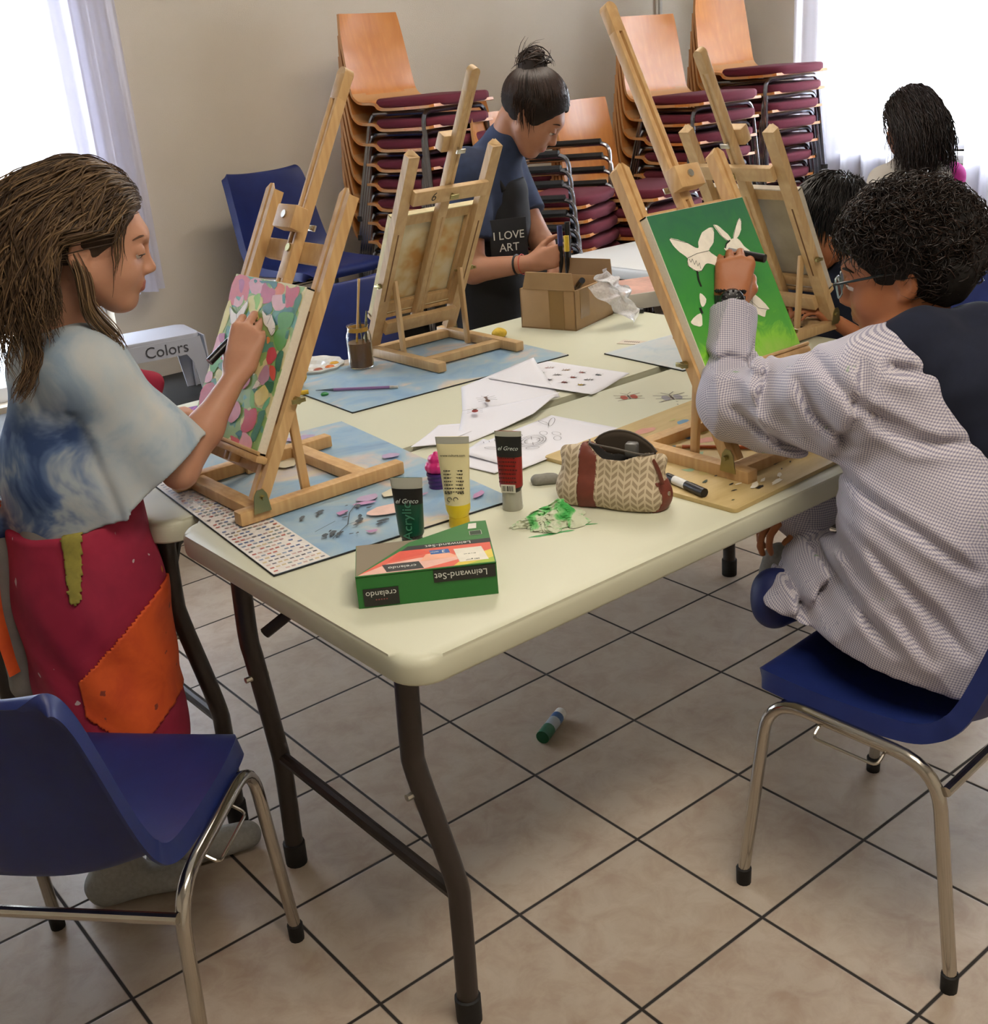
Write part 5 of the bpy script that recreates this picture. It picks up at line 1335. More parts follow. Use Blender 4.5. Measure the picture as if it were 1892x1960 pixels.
# ------------------------------------------------------------------ girl at the far table, seen from behind
def girl2():
    g = thing('person', 'person with long dark hair seen from behind, sitting at the far table by the window', 'person', (3.46, 1.36, 0))
    HM = headM((3.440, 1.405, 1.145), 62, 8, 0)
    S = SDF((3.05, 1.0, .40), (3.95, 1.75, 1.30), .007); head(S, HM, .98); nb = Vector((3.435, 1.375, 1.02)); S.cap(HM @ Vector((-.028, 0, -.05)), nb, .042, .046, .02)
    S.cap((3.43, 1.355, .93), (3.42, 1.32, .60), .085, .09, .03); ls, rs = Vector((3.34, 1.44, .94)), Vector((3.555, 1.29, .94)); S.cap(nb, ls, .04, .04, .03); S.cap(nb, rs, .04, .04, .03)
    for sh, el, wr in ((ls, (3.36, 1.55, .79), (3.46, 1.60, .775)), (rs, (3.66, 1.34, .79), (3.68, 1.50, .775))):
        S.cap(sh, el, .036, .03, .02); S.cap(el, wr, .03, .02, .02); hx = Vector((.4, .9, -.1)).normalized(); hand(S, frame(x=hx, y=Vector((0, 0, 1)).cross(hx), loc=wr), .85, -1 if sh is ls else 1)
    sdf_obj('body', S, [SKIN2, MATS['boy lips']], g, 1, mi=lipmi(HM, .98)); head_bits(g, HM, .98, SKIN2, BROWN, MATS['dark brow'], LASH)
    s = SDF((3.18, 1.10, .42), (3.74, 1.62, 1.05), .007); s.cap((3.43, 1.36, .92), (3.42, 1.32, .50), .115, .135, .04); s.cap(nb-Vector((0, 0, .03)), ls, .06, .055, .04); s.cap(nb-Vector((0, 0, .03)), rs, .06, .055, .04); s.cap(ls, (3.36, 1.53, .80), .055, .045, .03)
    s.disp(lambda x, y, z: .005*vnoise(x, y, z, 35, 5)); sdf_obj('shirt', s, flat('white shirt', '#b8b2a8', .9), g)
    s = SDF((3.42, 1.10, .70), (3.78, 1.5, 1.05), .006); s.cap(rs, (3.66, 1.34, .79), .062, .05, .03); s.cap(rs, (3.50, 1.30, .99), .05, .035, .02); s.disp(lambda x, y, z: .004*vnoise(x, y, z, 45, 5)); sdf_obj('pink_sleeve', s, flat('magenta cloth', '#c42a96', .8), g)
    s = SDF((3.18, 1.14, .36), (3.80, 1.62, .62), .008)
    for o in ((-.09, .05), (.09, -.05)): s.cap((3.42+o[0], 1.30+o[1], .50), (3.52+o[0], 1.50+o[1], .49), .085, .065, .02)
    s.plane((0, 0, .448), (0, 0, -1)); sdf_obj('trousers', s, MATS['black trousers'], g)
    HB = MATS.get('x') or hair_mat('very dark brown hair', ['#120c0b', '#1c1311', '#271b17', '#150f0d'], .4)
    hairbase('hair_base', HM, .98, MATS['hair base dark'], g, grow=.012, extra=lambda S: (S.cap((-.055, 0, .03), (-.085, .0, -.16), .078, .062, .04, flat=((1, 0, 0), 1.35), M=HM), S.ell((-.1, .02, -.19), (.03, .05, .05), M=HM, k=.03)))
    def root(d, r): return not (d[0] > .6 and d[2] < .5) and not (d[0] > .1 and d[2] < .0) and d[2] > -.5
    strands('hair', hair_paths(HM, .98, 1000, root, lambda d, r: .31*r.uniform(.85, 1.12)*(1 if d[2] > 0 else .75), 11, lift=.008, back=1.0, side=.0, wave=.005, thick=.016, step=.016), HB, g, .0034)
girl2()
dup(bc, (3.40, 1.24, 0), radians(62), 'blue plastic chair under the girl seen from behind at the far table')
# ------------------------------------------------------------------ painted shapes on the two canvases (across, up)
TULIPS = [('d4606a',[(0.142,0.3938),(0.076,0.3952),(0.063,0.3701),(0.065,0.3509),(0.082,0.3603),(0.087,0.3553),(0.107,0.3558),(0.104,0.341),(0.118,0.3374),(0.137,0.3433)]),('b55a86',[(0.115,0.3871),(0.096,0.3907),(0.088,0.3692),(0.098,0.3656)]),('e0a8b4',[(0.072,0.3943),(0.023,0.396),(0.013,0.379),(0.03,0.367),(0.061,0.3723)]),('c4607e',[(0.015,0.3929),(-0.007,0.3849),(-0.026,0.3849),(-0.035,0.3759),(-0.028,0.3612),(-0.006,0.3531),(0.01,0.3576),(0.02,0.3804)]),('df7340',[(-0.028,0.3952),(-0.058,0.3943),(-0.063,0.3795),(-0.051,0.3737),(-0.037,0.3759)]),('c64a5c',[(-0.065,0.3952),(-0.084,0.392),(-0.105,0.3987),(-0.115,0.3907),(-0.109,0.3634),(-0.097,0.358),(-0.08,0.3589),(-0.07,0.384)]),('e2b0b4',[(-0.028,0.3714),(-0.068,0.3782),(-0.083,0.358),(-0.06,0.3455),(-0.038,0.3544)]),('e2b0b4',[(0.11,0.3544),(0.092,0.3486),(0.086,0.3603),(0.078,0.3603),(0.075,0.3486),(0.085,0.3374),(0.107,0.3383)]),('e3dc86',[(0.058,0.3603),(0.014,0.367),(0.0,0.3509),(0.007,0.3361),(-0.005,0.3213),(0.029,0.3249),(0.05,0.3464)]),('8dc63a',[(0.039,0.3625),(0.021,0.3723),(0.011,0.3509),(0.017,0.3388),(0.031,0.3531)]),('e6d978',[(0.141,0.3428),(0.112,0.3339),(0.113,0.307),(0.12,0.277),(0.129,0.2627),(0.15,0.2686)]),('3c7a78',[(-0.004,0.3486),(-0.029,0.3598),(-0.042,0.3442),(-0.026,0.3374),(-0.009,0.3419)]),('3f7f7e',[(-0.054,0.3294),(-0.082,0.3522),(-0.112,0.3576),(-0.105,0.3455),(-0.071,0.3397),(-0.077,0.3227),(-0.059,0.3204)]),('3f8f86',[(-0.061,0.3773),(-0.071,0.3782),(-0.078,0.3634),(-0.07,0.3647)]),('3c7a78',[(0.058,0.3943),(0.046,0.3952),(0.045,0.3898),(0.052,0.3893)]),('3c7a78',[(0.034,0.3952),(-0.026,0.3987),(-0.031,0.3893),(-0.021,0.3862),(-0.002,0.3938),(0.024,0.3907)]),('55a040',[(-0.07,0.3419),(-0.114,0.35),(-0.123,0.3321),(-0.112,0.3191),(-0.092,0.3146),(-0.077,0.3227)]),('5aa545',[(-0.074,0.3088),(-0.113,0.3182),(-0.122,0.3012),(-0.118,0.2842),(-0.108,0.2748),(-0.082,0.2887)]),('2f7d55',[(-0.124,0.3871),(-0.131,0.3714),(-0.126,0.3522),(-0.119,0.3486),(-0.109,0.3692),(-0.116,0.3795)]),('2f7d55',[(-0.112,0.3137),(-0.121,0.3169),(-0.125,0.3021),(-0.116,0.2999)]),('d14a56',[(-0.069,0.2708),(-0.082,0.2806),(-0.105,0.2672),(-0.098,0.2538),(-0.087,0.2466),(-0.074,0.2524)]),('e08a4a',[(-0.052,0.2945),(-0.062,0.2954),(-0.066,0.2864),(-0.058,0.2829)]),('2c7552',[(-0.106,0.2726),(-0.121,0.2784),(-0.127,0.2605),(-0.13,0.2422),(-0.116,0.2413),(-0.106,0.2533)]),('dd5a4a',[(-0.09,0.2466),(-0.113,0.2435),(-0.121,0.2265),(-0.117,0.2207),(-0.099,0.2287)]),('c093a8',[(-0.072,0.2399),(-0.088,0.2444),(-0.101,0.222),(-0.087,0.2073),(-0.063,0.2153)]),('2c7552',[(-0.1,0.2176),(-0.123,0.2162),(-0.123,0.197),(-0.105,0.2028),(-0.091,0.2104)]),('e0cf7c',[(-0.094,0.2086),(-0.117,0.1934),(-0.106,0.1742),(-0.087,0.1688),(-0.067,0.1845),(-0.075,0.1956)]),('6fae45',[(-0.051,0.1903),(-0.065,0.188),(-0.08,0.1675),(-0.112,0.1639),(-0.09,0.1563),(-0.065,0.163)]),('5fb07a',[(-0.108,0.171),(-0.122,0.1925),(-0.126,0.18),(-0.116,0.1643)]),('c33f52',[(-0.048,0.1563),(-0.064,0.1549),(-0.087,0.1639),(-0.101,0.1437),(-0.092,0.1209),(-0.069,0.112),(-0.056,0.1178),(-0.056,0.1379)]),('2c7552',[(-0.101,0.1576),(-0.121,0.1652),(-0.123,0.1446),(-0.121,0.1165),(-0.11,0.103),(-0.098,0.1165),(-0.105,0.137)]),('dfa0a8',[(-0.065,0.0995),(-0.068,0.1142),(-0.09,0.1111),(-0.103,0.1075),(-0.112,0.0919),(-0.079,0.0892),(-0.065,0.0905)]),('d04e4e',[(-0.026,0.0981),(-0.058,0.0986),(-0.063,0.0896),(-0.04,0.0883)]),('3c7a78',[(-0.041,0.1066),(-0.06,0.1142),(-0.065,0.1062),(-0.057,0.1008)]),('55a84a',[(0.144,0.2296),(0.097,0.239),(0.084,0.2243),(0.098,0.2117),(0.104,0.2006),(0.124,0.2059)]),('e6de82',[(0.096,0.2059),(0.081,0.2126),(0.061,0.2176),(0.052,0.2073),(0.058,0.1813),(0.077,0.1777),(0.092,0.1925)]),('2f7d55',[(0.097,0.2184),(0.071,0.2301),(0.059,0.2176),(0.075,0.2095)]),('2f7d55',[(0.106,0.1836),(0.089,0.1903),(0.075,0.1742),(0.089,0.1764)]),('dfa3ac',[(0.143,0.1858),(0.126,0.2015),(0.106,0.1979),(0.106,0.1836),(0.124,0.1764)]),('d24a58',[(0.14,0.1594),(0.123,0.1742),(0.096,0.1813),(0.071,0.1688),(0.083,0.146),(0.105,0.1254),(0.123,0.1267),(0.144,0.1518)]),('2f7d55',[(0.155,0.1688),(0.142,0.1777),(0.133,0.171),(0.145,0.1607)]),('e6d978',[(0.128,0.1192),(0.114,0.1178),(0.107,0.1008),(0.129,0.0919),(0.143,0.0995)]),('e0733f',[(0.118,0.1254),(0.097,0.129),(0.1,0.1142)]),('e2a0b0',[(0.145,0.2672),(0.126,0.2762),(0.111,0.2614),(0.123,0.239),(0.138,0.2346)]),('b0557e',[(0.128,0.2762),(0.106,0.2806),(0.101,0.2672),(0.115,0.2614)]),('c84a5a',[(0.094,0.2332),(0.069,0.2413),(0.068,0.2332),(0.082,0.2287)]),('d98f9a',[(0.016,0.154),(-0.018,0.1643),(-0.039,0.1437),(-0.017,0.12),(0.01,0.1312)]),('d24a58',[(0.012,0.2153),(-0.022,0.2243),(-0.04,0.2082),(-0.024,0.1889),(0.005,0.1961)]),('e0cf7c',[(0.068,0.2672),(0.035,0.2681),(0.032,0.248),(0.061,0.248)]),('3c7a78',[(0.034,0.2717),(-0.016,0.2753),(-0.003,0.2569)]),('55a84a',[(0.038,0.1903),(0.006,0.1925),(0.01,0.1652),(0.038,0.1706)]),('e6d978',[(0.062,0.1254),(0.022,0.129),(0.025,0.0995),(0.07,0.103)]),('d04e4e',[(0.085,0.1008),(0.048,0.103),(0.047,0.0874),(0.076,0.086)]),('efe9dc',[(0.115,0.3343),(0.083,0.3227),(0.057,0.3522),(0.051,0.3486),(0.054,0.3263),(0.072,0.3057),(0.092,0.3012),(0.104,0.3137)]),('efe9dc',[(-0.009,0.3419),(-0.029,0.3339),(-0.046,0.3361),(-0.074,0.3146),(-0.066,0.299),(-0.046,0.311),(-0.027,0.3204)]),('e9dfd0',[(-0.056,0.1934),(-0.075,0.2015),(-0.078,0.2104),(-0.064,0.214),(-0.061,0.205)])]
TULIP_LINES = [[(0.115,0.3343),(0.083,0.3227),(0.057,0.3522),(0.051,0.3486),(0.054,0.3263)],[(0.115,0.3343),(0.104,0.3137),(0.092,0.3012)],[(0.083,0.3227),(0.072,0.3079)],[(0.094,0.3361),(0.081,0.3272),(0.081,0.3374)],[(-0.009,0.3419),(-0.029,0.3339),(-0.046,0.3361),(-0.056,0.3455)],[(-0.046,0.3361),(-0.042,0.3182)],[(-0.046,0.311),(-0.066,0.299),(-0.074,0.3146),(-0.066,0.3115)],[(-0.056,0.1934),(-0.075,0.2015),(-0.078,0.2104),(-0.064,0.214)]]
GREENS = [('ece6d6',[(0.109,0.4278),(0.09,0.4224),(0.068,0.4122),(0.051,0.3996),(0.043,0.3996),(0.039,0.409),(0.019,0.426),(-0.011,0.4314),(-0.013,0.4211),(-0.001,0.4019),(0.02,0.3884),(0.004,0.3714),(0.009,0.3553),(0.036,0.3656),(0.048,0.362),(0.06,0.3544),(0.074,0.3567),(0.088,0.3679),(0.087,0.3782),(0.083,0.384),(0.097,0.3987),(0.107,0.4144)]),('ece6d6',[(-0.019,0.4359),(-0.034,0.4283),(-0.052,0.4032),(-0.041,0.3987),(-0.03,0.4086),(-0.02,0.4269)]),('ece6d6',[(-0.095,0.4372),(-0.099,0.4305),(-0.09,0.4157),(-0.071,0.401),(-0.057,0.4005),(-0.078,0.4233)]),('ece6d6',[(-0.048,0.3996),(-0.07,0.3987),(-0.079,0.3817),(-0.092,0.367),(-0.09,0.3567),(-0.064,0.358),(-0.024,0.3813),(-0.031,0.3907)]),('e2dccb',[(-0.025,0.29),(-0.058,0.2833),(-0.081,0.2502),(-0.071,0.2489),(-0.06,0.2377),(-0.045,0.2444),(-0.032,0.2538),(-0.01,0.2605),(-0.013,0.2775)]),('ece6d6',[(0.086,0.3146),(0.077,0.3003),(0.093,0.2878),(0.095,0.299)]),('ece6d6',[(0.138,0.2681),(0.105,0.2784),(0.112,0.2569),(0.127,0.2569)])]
GREEN_LINES = [(0.0045,[(0.072,0.3544),(0.077,0.3397),(0.077,0.3272)]),(0.003,[(-0.046,0.3983),(-0.033,0.3938),(-0.026,0.3862)]),(0.006,[(0.101,0.2864),(0.101,0.2784)]),(0.0009,[(0.087,0.3782),(0.083,0.384),(0.055,0.3884),(0.02,0.3884)]),(0.0009,[(0.08,0.3817),(0.079,0.375),(0.072,0.3804),(0.072,0.3692),(0.064,0.3759),(0.065,0.3647),(0.058,0.3701),(0.06,0.3589)]),(0.0009,[(0.087,0.3782),(0.088,0.3679),(0.074,0.3567),(0.06,0.3544),(0.048,0.362)]),(0.0009,[(0.109,0.4278),(0.068,0.4122),(0.051,0.3996)]),(0.0009,[(-0.019,0.4359),(-0.03,0.4086),(-0.041,0.3987)]),(0.0009,[(-0.049,0.2851),(-0.032,0.2538)]),(0.0009,[(-0.017,0.2775),(-0.033,0.2726)]),(0.0009,[(-0.027,0.2896),(-0.052,0.2569),(-0.08,0.248)]),(0.0009,[(-0.001,0.4019),(-0.013,0.4211),(-0.011,0.4314)]),(0.0009,[(-0.057,0.4005),(-0.078,0.4233),(-0.095,0.4372),(-0.099,0.4305),(-0.09,0.4157)])]
# ------------------------------------------------------------------ flat shapes helper
def polys(name, M, items, lines, parent, n0=0.0, dn=.00004, lw=.0009, linecol='3a3a3c', rough=.5, wspace=True):
    """items [(colour, [(a,b)..])] painted on the plane M (x=a, y=b, z=out)"""
    b = bmesh.new(); mats = []; names = {}
    def mid(c):
        if c not in names: names[c] = len(mats); mats.append(flat('paint '+c, c, rough, .07, 60))
        return names[c]
    z = n0
    for c, L in items:
        z += dn; vs = [b.verts.new(M @ Vector((x, y, z))) for x, y in L]
        try: f = b.faces.new(vs); f.material_index = mid(c)
        except Exception: pass
    z += dn*3
    for it in lines:
        w, L = it if isinstance(it[0], float) else (lw, it)
        L = [Vector((x, y, z)) for x, y in L]
        for i in range(len(L)-1):
            d = (L[i+1]-L[i]); d.normalize(); nn = Vector((-d.y, d.x, 0))*w*.5; e = d*w*.3
            f = b.faces.new([b.verts.new(M @ q) for q in (L[i]-e-nn, L[i+1]+e-nn, L[i+1]+e+nn, L[i]-e+nn)]); f.material_index = mid(linecol)
    me = bpy.data.meshes.new(name); 
    if wspace and parent is not None: b.transform(world(parent).inverted())
    b.to_mesh(me); b.free()
    for m in mats: me.materials.append(m)
    o = bpy.data.objects.new(name, me); COL.objects.link(o)
    if parent is not None: o.parent = parent
    return o
def wobble(L, rnd, k=2, a=.0025):
    out = []
    n = len(L)
    for i in range(n):
        p0 = L[i-1]; p1 = L[i]; p2 = L[(i+1) % n]; p3 = L[(i+2) % n]
        for j in range(k+1):
            t = j/(k+1)
            q = [.5*(2*p1[c]+(p2[c]-p0[c])*t+(2*p0[c]-5*p1[c]+4*p2[c]-p3[c])*t*t+(3*p1[c]-p0[c]-3*p2[c]+p3[c])*t**3) for c in (0, 1)]
            out.append((q[0]+rnd.uniform(-a, a), q[1]+rnd.uniform(-a, a)))
    return out
def blobs(rnd, n, x0, y0, x1, y1, cols, s0, s1, ax=1.6, ang=0.0):
    out = []
    for i in range(n):
        cx, cy = rnd.uniform(x0, x1), rnd.uniform(y0, y1); s = rnd.uniform(s0, s1); a = ang+rnd.uniform(-.6, .6); m = rnd.randint(7, 11); L = []
        for k in range(m):
            t = 2*pi*k/m; r = s*rnd.uniform(.6, 1.1); x = r*ax*cos(t); y = r*sin(t)
            L.append((min(max(cx+x*cos(a)-y*sin(a), x0), x1), min(max(cy+x*sin(a)+y*cos(a), y0), y1)))
        out.append((rnd.choice(cols), L))
    return out
def flatM(x, y, rz, z): return Matrix.Translation((x, y, z)) @ Matrix.Rotation(rz, 4, 'Z')
CANV = flat('raw canvas', '#ddd6c2', .9, .05, 200)
# ------------------------------------------------------------------ canvases on the easels
def canvas(label, FMx, y0, y1, s0, s1, n0=.0115, th=.018, front=None, back=True, frame_m=None, edge=CANV):
    t = thing('painting_canvas', label, 'canvas', FMx @ Vector((n0, 0, s0)))
    b = NB(); add_box(b, (n0+th-.002, y0, s0), (n0+th, y1, s1), .0008, FMx)
    for lo, hi in (((n0, y0, s0), (n0+th-.001, y0+.003, s1)), ((n0, y1-.003, s0), (n0+th-.001, y1, s1)), ((n0, y0, s0), (n0+th-.001, y1, s0+.003)), ((n0, y0, s1-.003), (n0+th-.001, y1, s1))): add_box(b, lo, hi, 0, FMx)
    bm_obj('cloth', b, edge, t, smooth=False, wspace=True)
    if front is not None:
        b = NB(); add_box(b, (n0+th, y0+.001, s0+.001), (n0+th+.0004, y1-.001, s1-.001), 0, FMx); bm_obj('painted_ground', b, front, t, smooth=False, wspace=True)
    b = NB(); w = .032
    for lo, hi in (((n0, y0+.003, s0+.003), (n0+.013, y0+w, s1-.003)), ((n0, y1-w, s0+.003), (n0+.013, y1-.003, s1-.003)), ((n0, y0+w, s0+.003), (n0+.013, y1-w, s0+w)), ((n0, y0+w, s1-w), (n0+.013, y1-w, s1-.003))): add_box(b, lo, hi, .001, FMx)
    bm_obj('stretcher_frame', b, PINE2, t, wspace=True)
    return t
rnd = random.Random(5)
n = NT('tulip ground'); f = n.noise(n.obj(), 16, 3, .5); n.base(n.ramp(f, [(.3, rgb('#5fa08a')), (.42, rgb('#8fb56a')), (.52, rgb('#e0d9a0')), (.65, rgb('#e6b8b8'))], 'CONSTANT')); n.set(rough=.5)
c1 = canvas('white-edged canvas painted with pink, red and yellow tulips on the girl\'s easel', F1, -.134, .134, .085, .400, front=n.m)
PM1 = F1 @ Matrix(((0, 0, 1, .0299), (1, 0, 0, 0), (0, 1, 0, 0), (0, 0, 0, 1)))
polys('painted_tulips', PM1, [(c, wobble([(min(max(x, -.133), .133), min(max(y, .086), .399)) for x, y in L], rnd, 2, .0012)) for c, L in TULIPS], TULIP_LINES, c1, n0=.0001)
n = NT('green ground'); sep = n.n('ShaderNodeSeparateXYZ'); n.l(n.obj(), sep.inputs[0]); f = n.noise(n.obj(), 14, 5, .65, 1.5)
zz = n.math('ADD', sep.outputs[2], n.math('MULTIPLY', n.math('SUBTRACT', f, .5), .12)); mr = n.n('ShaderNodeMapRange'); mr.inputs[1].default_value = .0; mr.inputs[2].default_value = .28; n.l(zz, mr.inputs[0])
n.base(n.ramp(mr.outputs[0], [(0, rgb('#a3cc5e')), (.14, rgb('#86c83e')), (.22, rgb('#4f9f3a')), (.5, rgb('#3a8f3c')), (.78, rgb('#347f45')), (1, rgb('#2c6e4a'))])); n.set(rough=.45)
c3 = canvas('green canvas with white butterfly shapes on the smock boy\'s easel', F3, -.130, .145, .160, .478, front=n.m)
PM3 = F3 @ Matrix(((0, 0, 1, .0299), (1, 0, 0, 0), (0, 1, 0, 0), (0, 0, 0, 1)))
polys('painted_butterflies', PM3, [('2f6f42', wobble([(x*1.0, y) for x, y in L], rnd, 2, .0008)) for c, L in []]+[(c, wobble(L, rnd, 2, .0006)) for c, L in GREENS], GREEN_LINES, c3, n0=.0006, linecol='1c221c')
c2 = canvas('canvas seen from its wooden back on the easel in front of the woman', F2, -.150, .143, .088, .400, front=flat('yellow paint', '#d9b93a', .6, .2, 30), edge=flat('yellow stained canvas', '#d8cda6', .9, .12, 25))
n = NT('stained canvas back'); f = n.noise(n.obj(), 9, 3, .6); n.base(n.ramp(f, [(.35, rgb('#b98a4a')), (.5, rgb('#cdb98c')), (.7, rgb('#d6cdb0'))])); n.set(rough=.9)
b = NB(); add_box(b, (.0268, -.118, .12), (.0274, .111, .368), 0, F2); bm_obj('canvas_back', b, n.m, c2, smooth=False, wspace=True)
b = NB(); add_box(b, (.0118, -.012, .12), (.022, .006, .368), .001, F2) if False else None
c4 = canvas('canvas seen from its back on the easel beside the black-haired child', F4, -.140, .150, .088, .400, front=flat('blue green paint', '#3f7f86', .6, .3, 20), edge=flat('grey canvas', '#b9b1a2', .9, .08, 40))
b = NB(); add_box(b, (.0268, -.108, .12), (.0274, .118, .368), 0, F4); bm_obj('canvas_back', b, flat('greyish canvas back', '#a39a87', .9, .12, 12), c4, smooth=False, wspace=True)
SIX = F2 @ Matrix(((0, 0, -1, -.0284), (1, 0, 0, -.060), (0, 1, 0, .47), (0, 0, 0, 1)))
text_mesh('6', .034, SIX, flat('pencil mark', '#3a342c', .8), 'handwritten_number', e2, shear=.2)
# ------------------------------------------------------------------ mats and board
def mat_sheet(label, x, y, rz, w, h, m, th=.004, edge='#23262b'):
    t = thing('desk_mat', label, 'desk mat', (x, y, TZ), rz)
    b = NB(); add_box(b, (0, 0, .0002), (w, h, th-.0006), .0005); bm_obj('backing', b, flat('mat edge', edge, .7), t)
    b = NB(); add_prism(b, rrect(.001, .001, w-.001, h-.001, .006), th-.0006, th); bm_obj('printed_surface', b, m, t, smooth=False); return t
def cloud(name, stops, sc=5.5):
    n = NT(name); f = n.noise(n.mapping(n.obj(), scale=(1, 1.3, 1)), sc, 5, .55, 1.2); f2 = n.noise(n.obj(), 17, 4, .6, .5)
    n.base(n.mix(.25, n.ramp(f, stops), n.ramp(f2, [(.3, rgb('#7fa3c0')), (.7, rgb('#b5c0c4'))]))); n.set(rough=.35, spec=.5); return n.m
CL1 = cloud('cloud print', [(.28, rgb('#6a8fb4')), (.42, rgb('#84a9c4')), (.52, rgb('#9ab4be')), (.6, rgb('#c9b9ae')), (.68, rgb('#d8c79a')), (.78, rgb('#9fb6c4'))])
m1 = mat_sheet('blue cloud-print desk mat with a strip of printed flags under the girl\'s easel', .021, .414, radians(-5.4), .486, .70, CL1)
WF = TZ+.0042; MM = flatM(.021, .414, radians(-5.4), WF); rn = random.Random(2); it = [('#dcd8d2', [(.001, .001), (.105, .001), (.105, .699), (.001, .699)])]
fc = ['#b5655a', '#5a6f9a', '#c9a9a0', '#8a9ab0', '#a88a8a', '#c7b48a', '#7f8f8f', '#6d6a72']
for r_ in range(46):
    for c_ in range(9):
        if rn.random() < .1: continue
        x = .006+c_*.0108; y = .010+r_*.015; it.append((rn.choice(fc), [(x, y), (x+.0075, y), (x+.0075, y+.005), (x, y+.005)]))
        
it += blobs(rn, 7, .11, .03, .47, .66, ['#bdb5b8', '#c9c2a8', '#ad9ab8'], .012, .03)
it += blobs(rn, 5, .2, .03, .46, .2, ['#b184ac', '#b795b4'], .005, .010, 2.8)
it += blobs(rn, 22, .13, .05, .27, .20, ['#3b4750', '#4a5660'], .002, .007, 2.2, .5)
it += [('#d9b7aa', wobble([(.25, .10), (.30, .085), (.33, .10), (.31, .13), (.27, .135), (.24, .12)], rn, 2, .002))]
polys('print', MM, it, [(.0018, [(.14, .06), (.19, .10), (.22, .15), (.25, .18)]), (.0014, [(.19, .10), (.22, .10)]), (.0014, [(.13, .11), (.18, .13)])], m1, linecol='#39434b', dn=.000012)
m2 = mat_sheet('blue cloud-print desk mat under the easel in front of the woman and the jar', .627, 1.105, radians(-2.5), .68, .47, CL1)
m3 = mat_sheet('pale marbled desk mat at the middle right behind the green painting', 1.36, .715, radians(-2), .50, .29, cloud('pale marble print', [(.3, rgb('#9db4bf')), (.45, rgb('#c3cccb')), (.6, rgb('#cfcfc9')), (.7, rgb('#8fb0b8'))], 7))
n = NT('drawing board'); f = n.noise(n.mapping(n.obj(), scale=(1, 6, 6)), 6, 4, .6); n.base(n.ramp(f, [(.3, rgb('#b09862')), (.7, rgb('#c4ad78'))])); n.set(rough=.5)
bt = thing('drawing_board', 'paint-stained wooden drawing board under the smock boy\'s easel', 'board', (.712, .020, TZ), radians(2.5))
b = NB(); add_prism(b, rrect(0, 0, .60, .475, .008), .0003, .0085, bev=.0015); bm_obj('panel', b, n.m, bt)
rn = random.Random(12); it = blobs(rn, 16, .10, .05, .55, .44, ['#8fae8a', '#b9a96a', '#c58a7a', '#7f9fb0'], .006, .022, 2)+blobs(rn, 10, .25, .15, .5, .42, ['#3f6f9a', '#c9875f', '#5f8fae', '#b7b06a'], .005, .014, 2.4)+blobs(rn, 26, .03, .02, .55, .13, ['#1f1f1d', '#2b2c28', '#e6e0c8', '#39493a'], .0015, .005, 3)+blobs(rn, 18, .02, .3, .2, .46, ['#7aa886', '#8ab4a0'], .003, .008, 2)+blobs(rn, 4, .02, .01, .2, .05, ['#ece6d0'], .004, .009, 3)
polys('paint_stains', bt_M := (basis(bt) @ Matrix.Translation((0, 0, .0088))), it, [], bt, dn=.00002)
BZ = TZ+.009
# ------------------------------------------------------------------ paint tubes
def tube(name, label, x, y, h, w, body, cap, yaw, top='#b9bdb0', tipdown=.028, r=.021):
    t = thing(name, label, 'paint tube', (x, y, TZ), yaw, 'acrylic tubes on the front table')
    b = NB(); add_lathe(b, [(0, 0), (r*.86, 0), (r*.9, .003), (r*.84, tipdown), (0, tipdown)], 24); bm_obj('cap', b, cap, t)
    b = bmesh.new(); rings = []; N = 28
    for i in range(13):
        k = i/12; z = tipdown+k*(h-tipdown)
        a = r*(1-k)+w*.5*k; c = r*(1-k)**.8+.0016*k if k < .93 else .0014
        if k < .02: a = r*.8; c = r*.8
        rings.append([b.verts.new((a*cos(2*pi*j/N), c*sin(2*pi*j/N), z)) for j in range(N)])
    for i in range(12):
        for j in range(N):
            f = b.faces.new((rings[i][j], rings[i][(j+1) % N], rings[i+1][(j+1) % N], rings[i+1][j])); z = tipdown+(i+.5)/12*(h-tipdown)
            f.material_index = body[1](z/h)
    b.faces.new(rings[0][::-1]); b.faces.new(rings[-1])
    bm_obj('body', b, body[0], t, autosm=60)
    return t
SEAL = flat('clear seal', '#b4b6a8', .3, trans=.3); BLK = flat('tube black', '#101312', .35)
yaw = radians(-50)
GRN = flat('tube green', '#0f4632', .3)
tg = tube('paint_tube', 'dark green acrylic paint tube standing behind the green box', .244, .330, .130, .056, ([GRN, BLK, SEAL], lambda k: 2 if k > .88 else (1 if k > .62 else (1 if k < .26 else 0))), flat('tube cap green', '#0c3a2b', .35), yaw, tipdown=.022)
def tface(t, s, z, size, m, nm, rot=0, sh=0, off=.0225, x=0, sx=1, lean=0):
    """lettering on the camera side of a tube"""
    Mx = basis(t) @ Matrix.Translation((x, -off, z)) @ Matrix.Rotation(radians(90)-lean, 4, 'X') @ Matrix.Rotation(rot, 4, 'Z'); return text_mesh(s, size, Mx, m, nm, t, shear=sh, sx=sx)
LG = flat('light print', '#b9c2bd', .5); LG2 = flat('green print', '#3f7a62', .5)
tface(tg, 'el Greco', .092, .0110, LG, 'brand_lettering', sh=.35, off=.0112, lean=.17)
tface(tg, 'Acrylic', .058, .023, LG2, 'word_lettering', rot=radians(90), off=.0172, lean=.17)
YB = flat('tube cream', '#d8cfa0', .35); YL = flat('tube yellow', '#d8bf1e', .35)
ty = tube('paint_tube', 'tall cream and yellow acrylic paint tube behind the box corner', .362, .352, .166, .060, ([YB, YL, SEAL], lambda k: 2 if k > .90 else (1 if k < .30 else 0)), flat('tube cap yellow', '#c9ad18', .35), yaw, tipdown=.02)
BT = flat('black print', '#3a3830', .6)
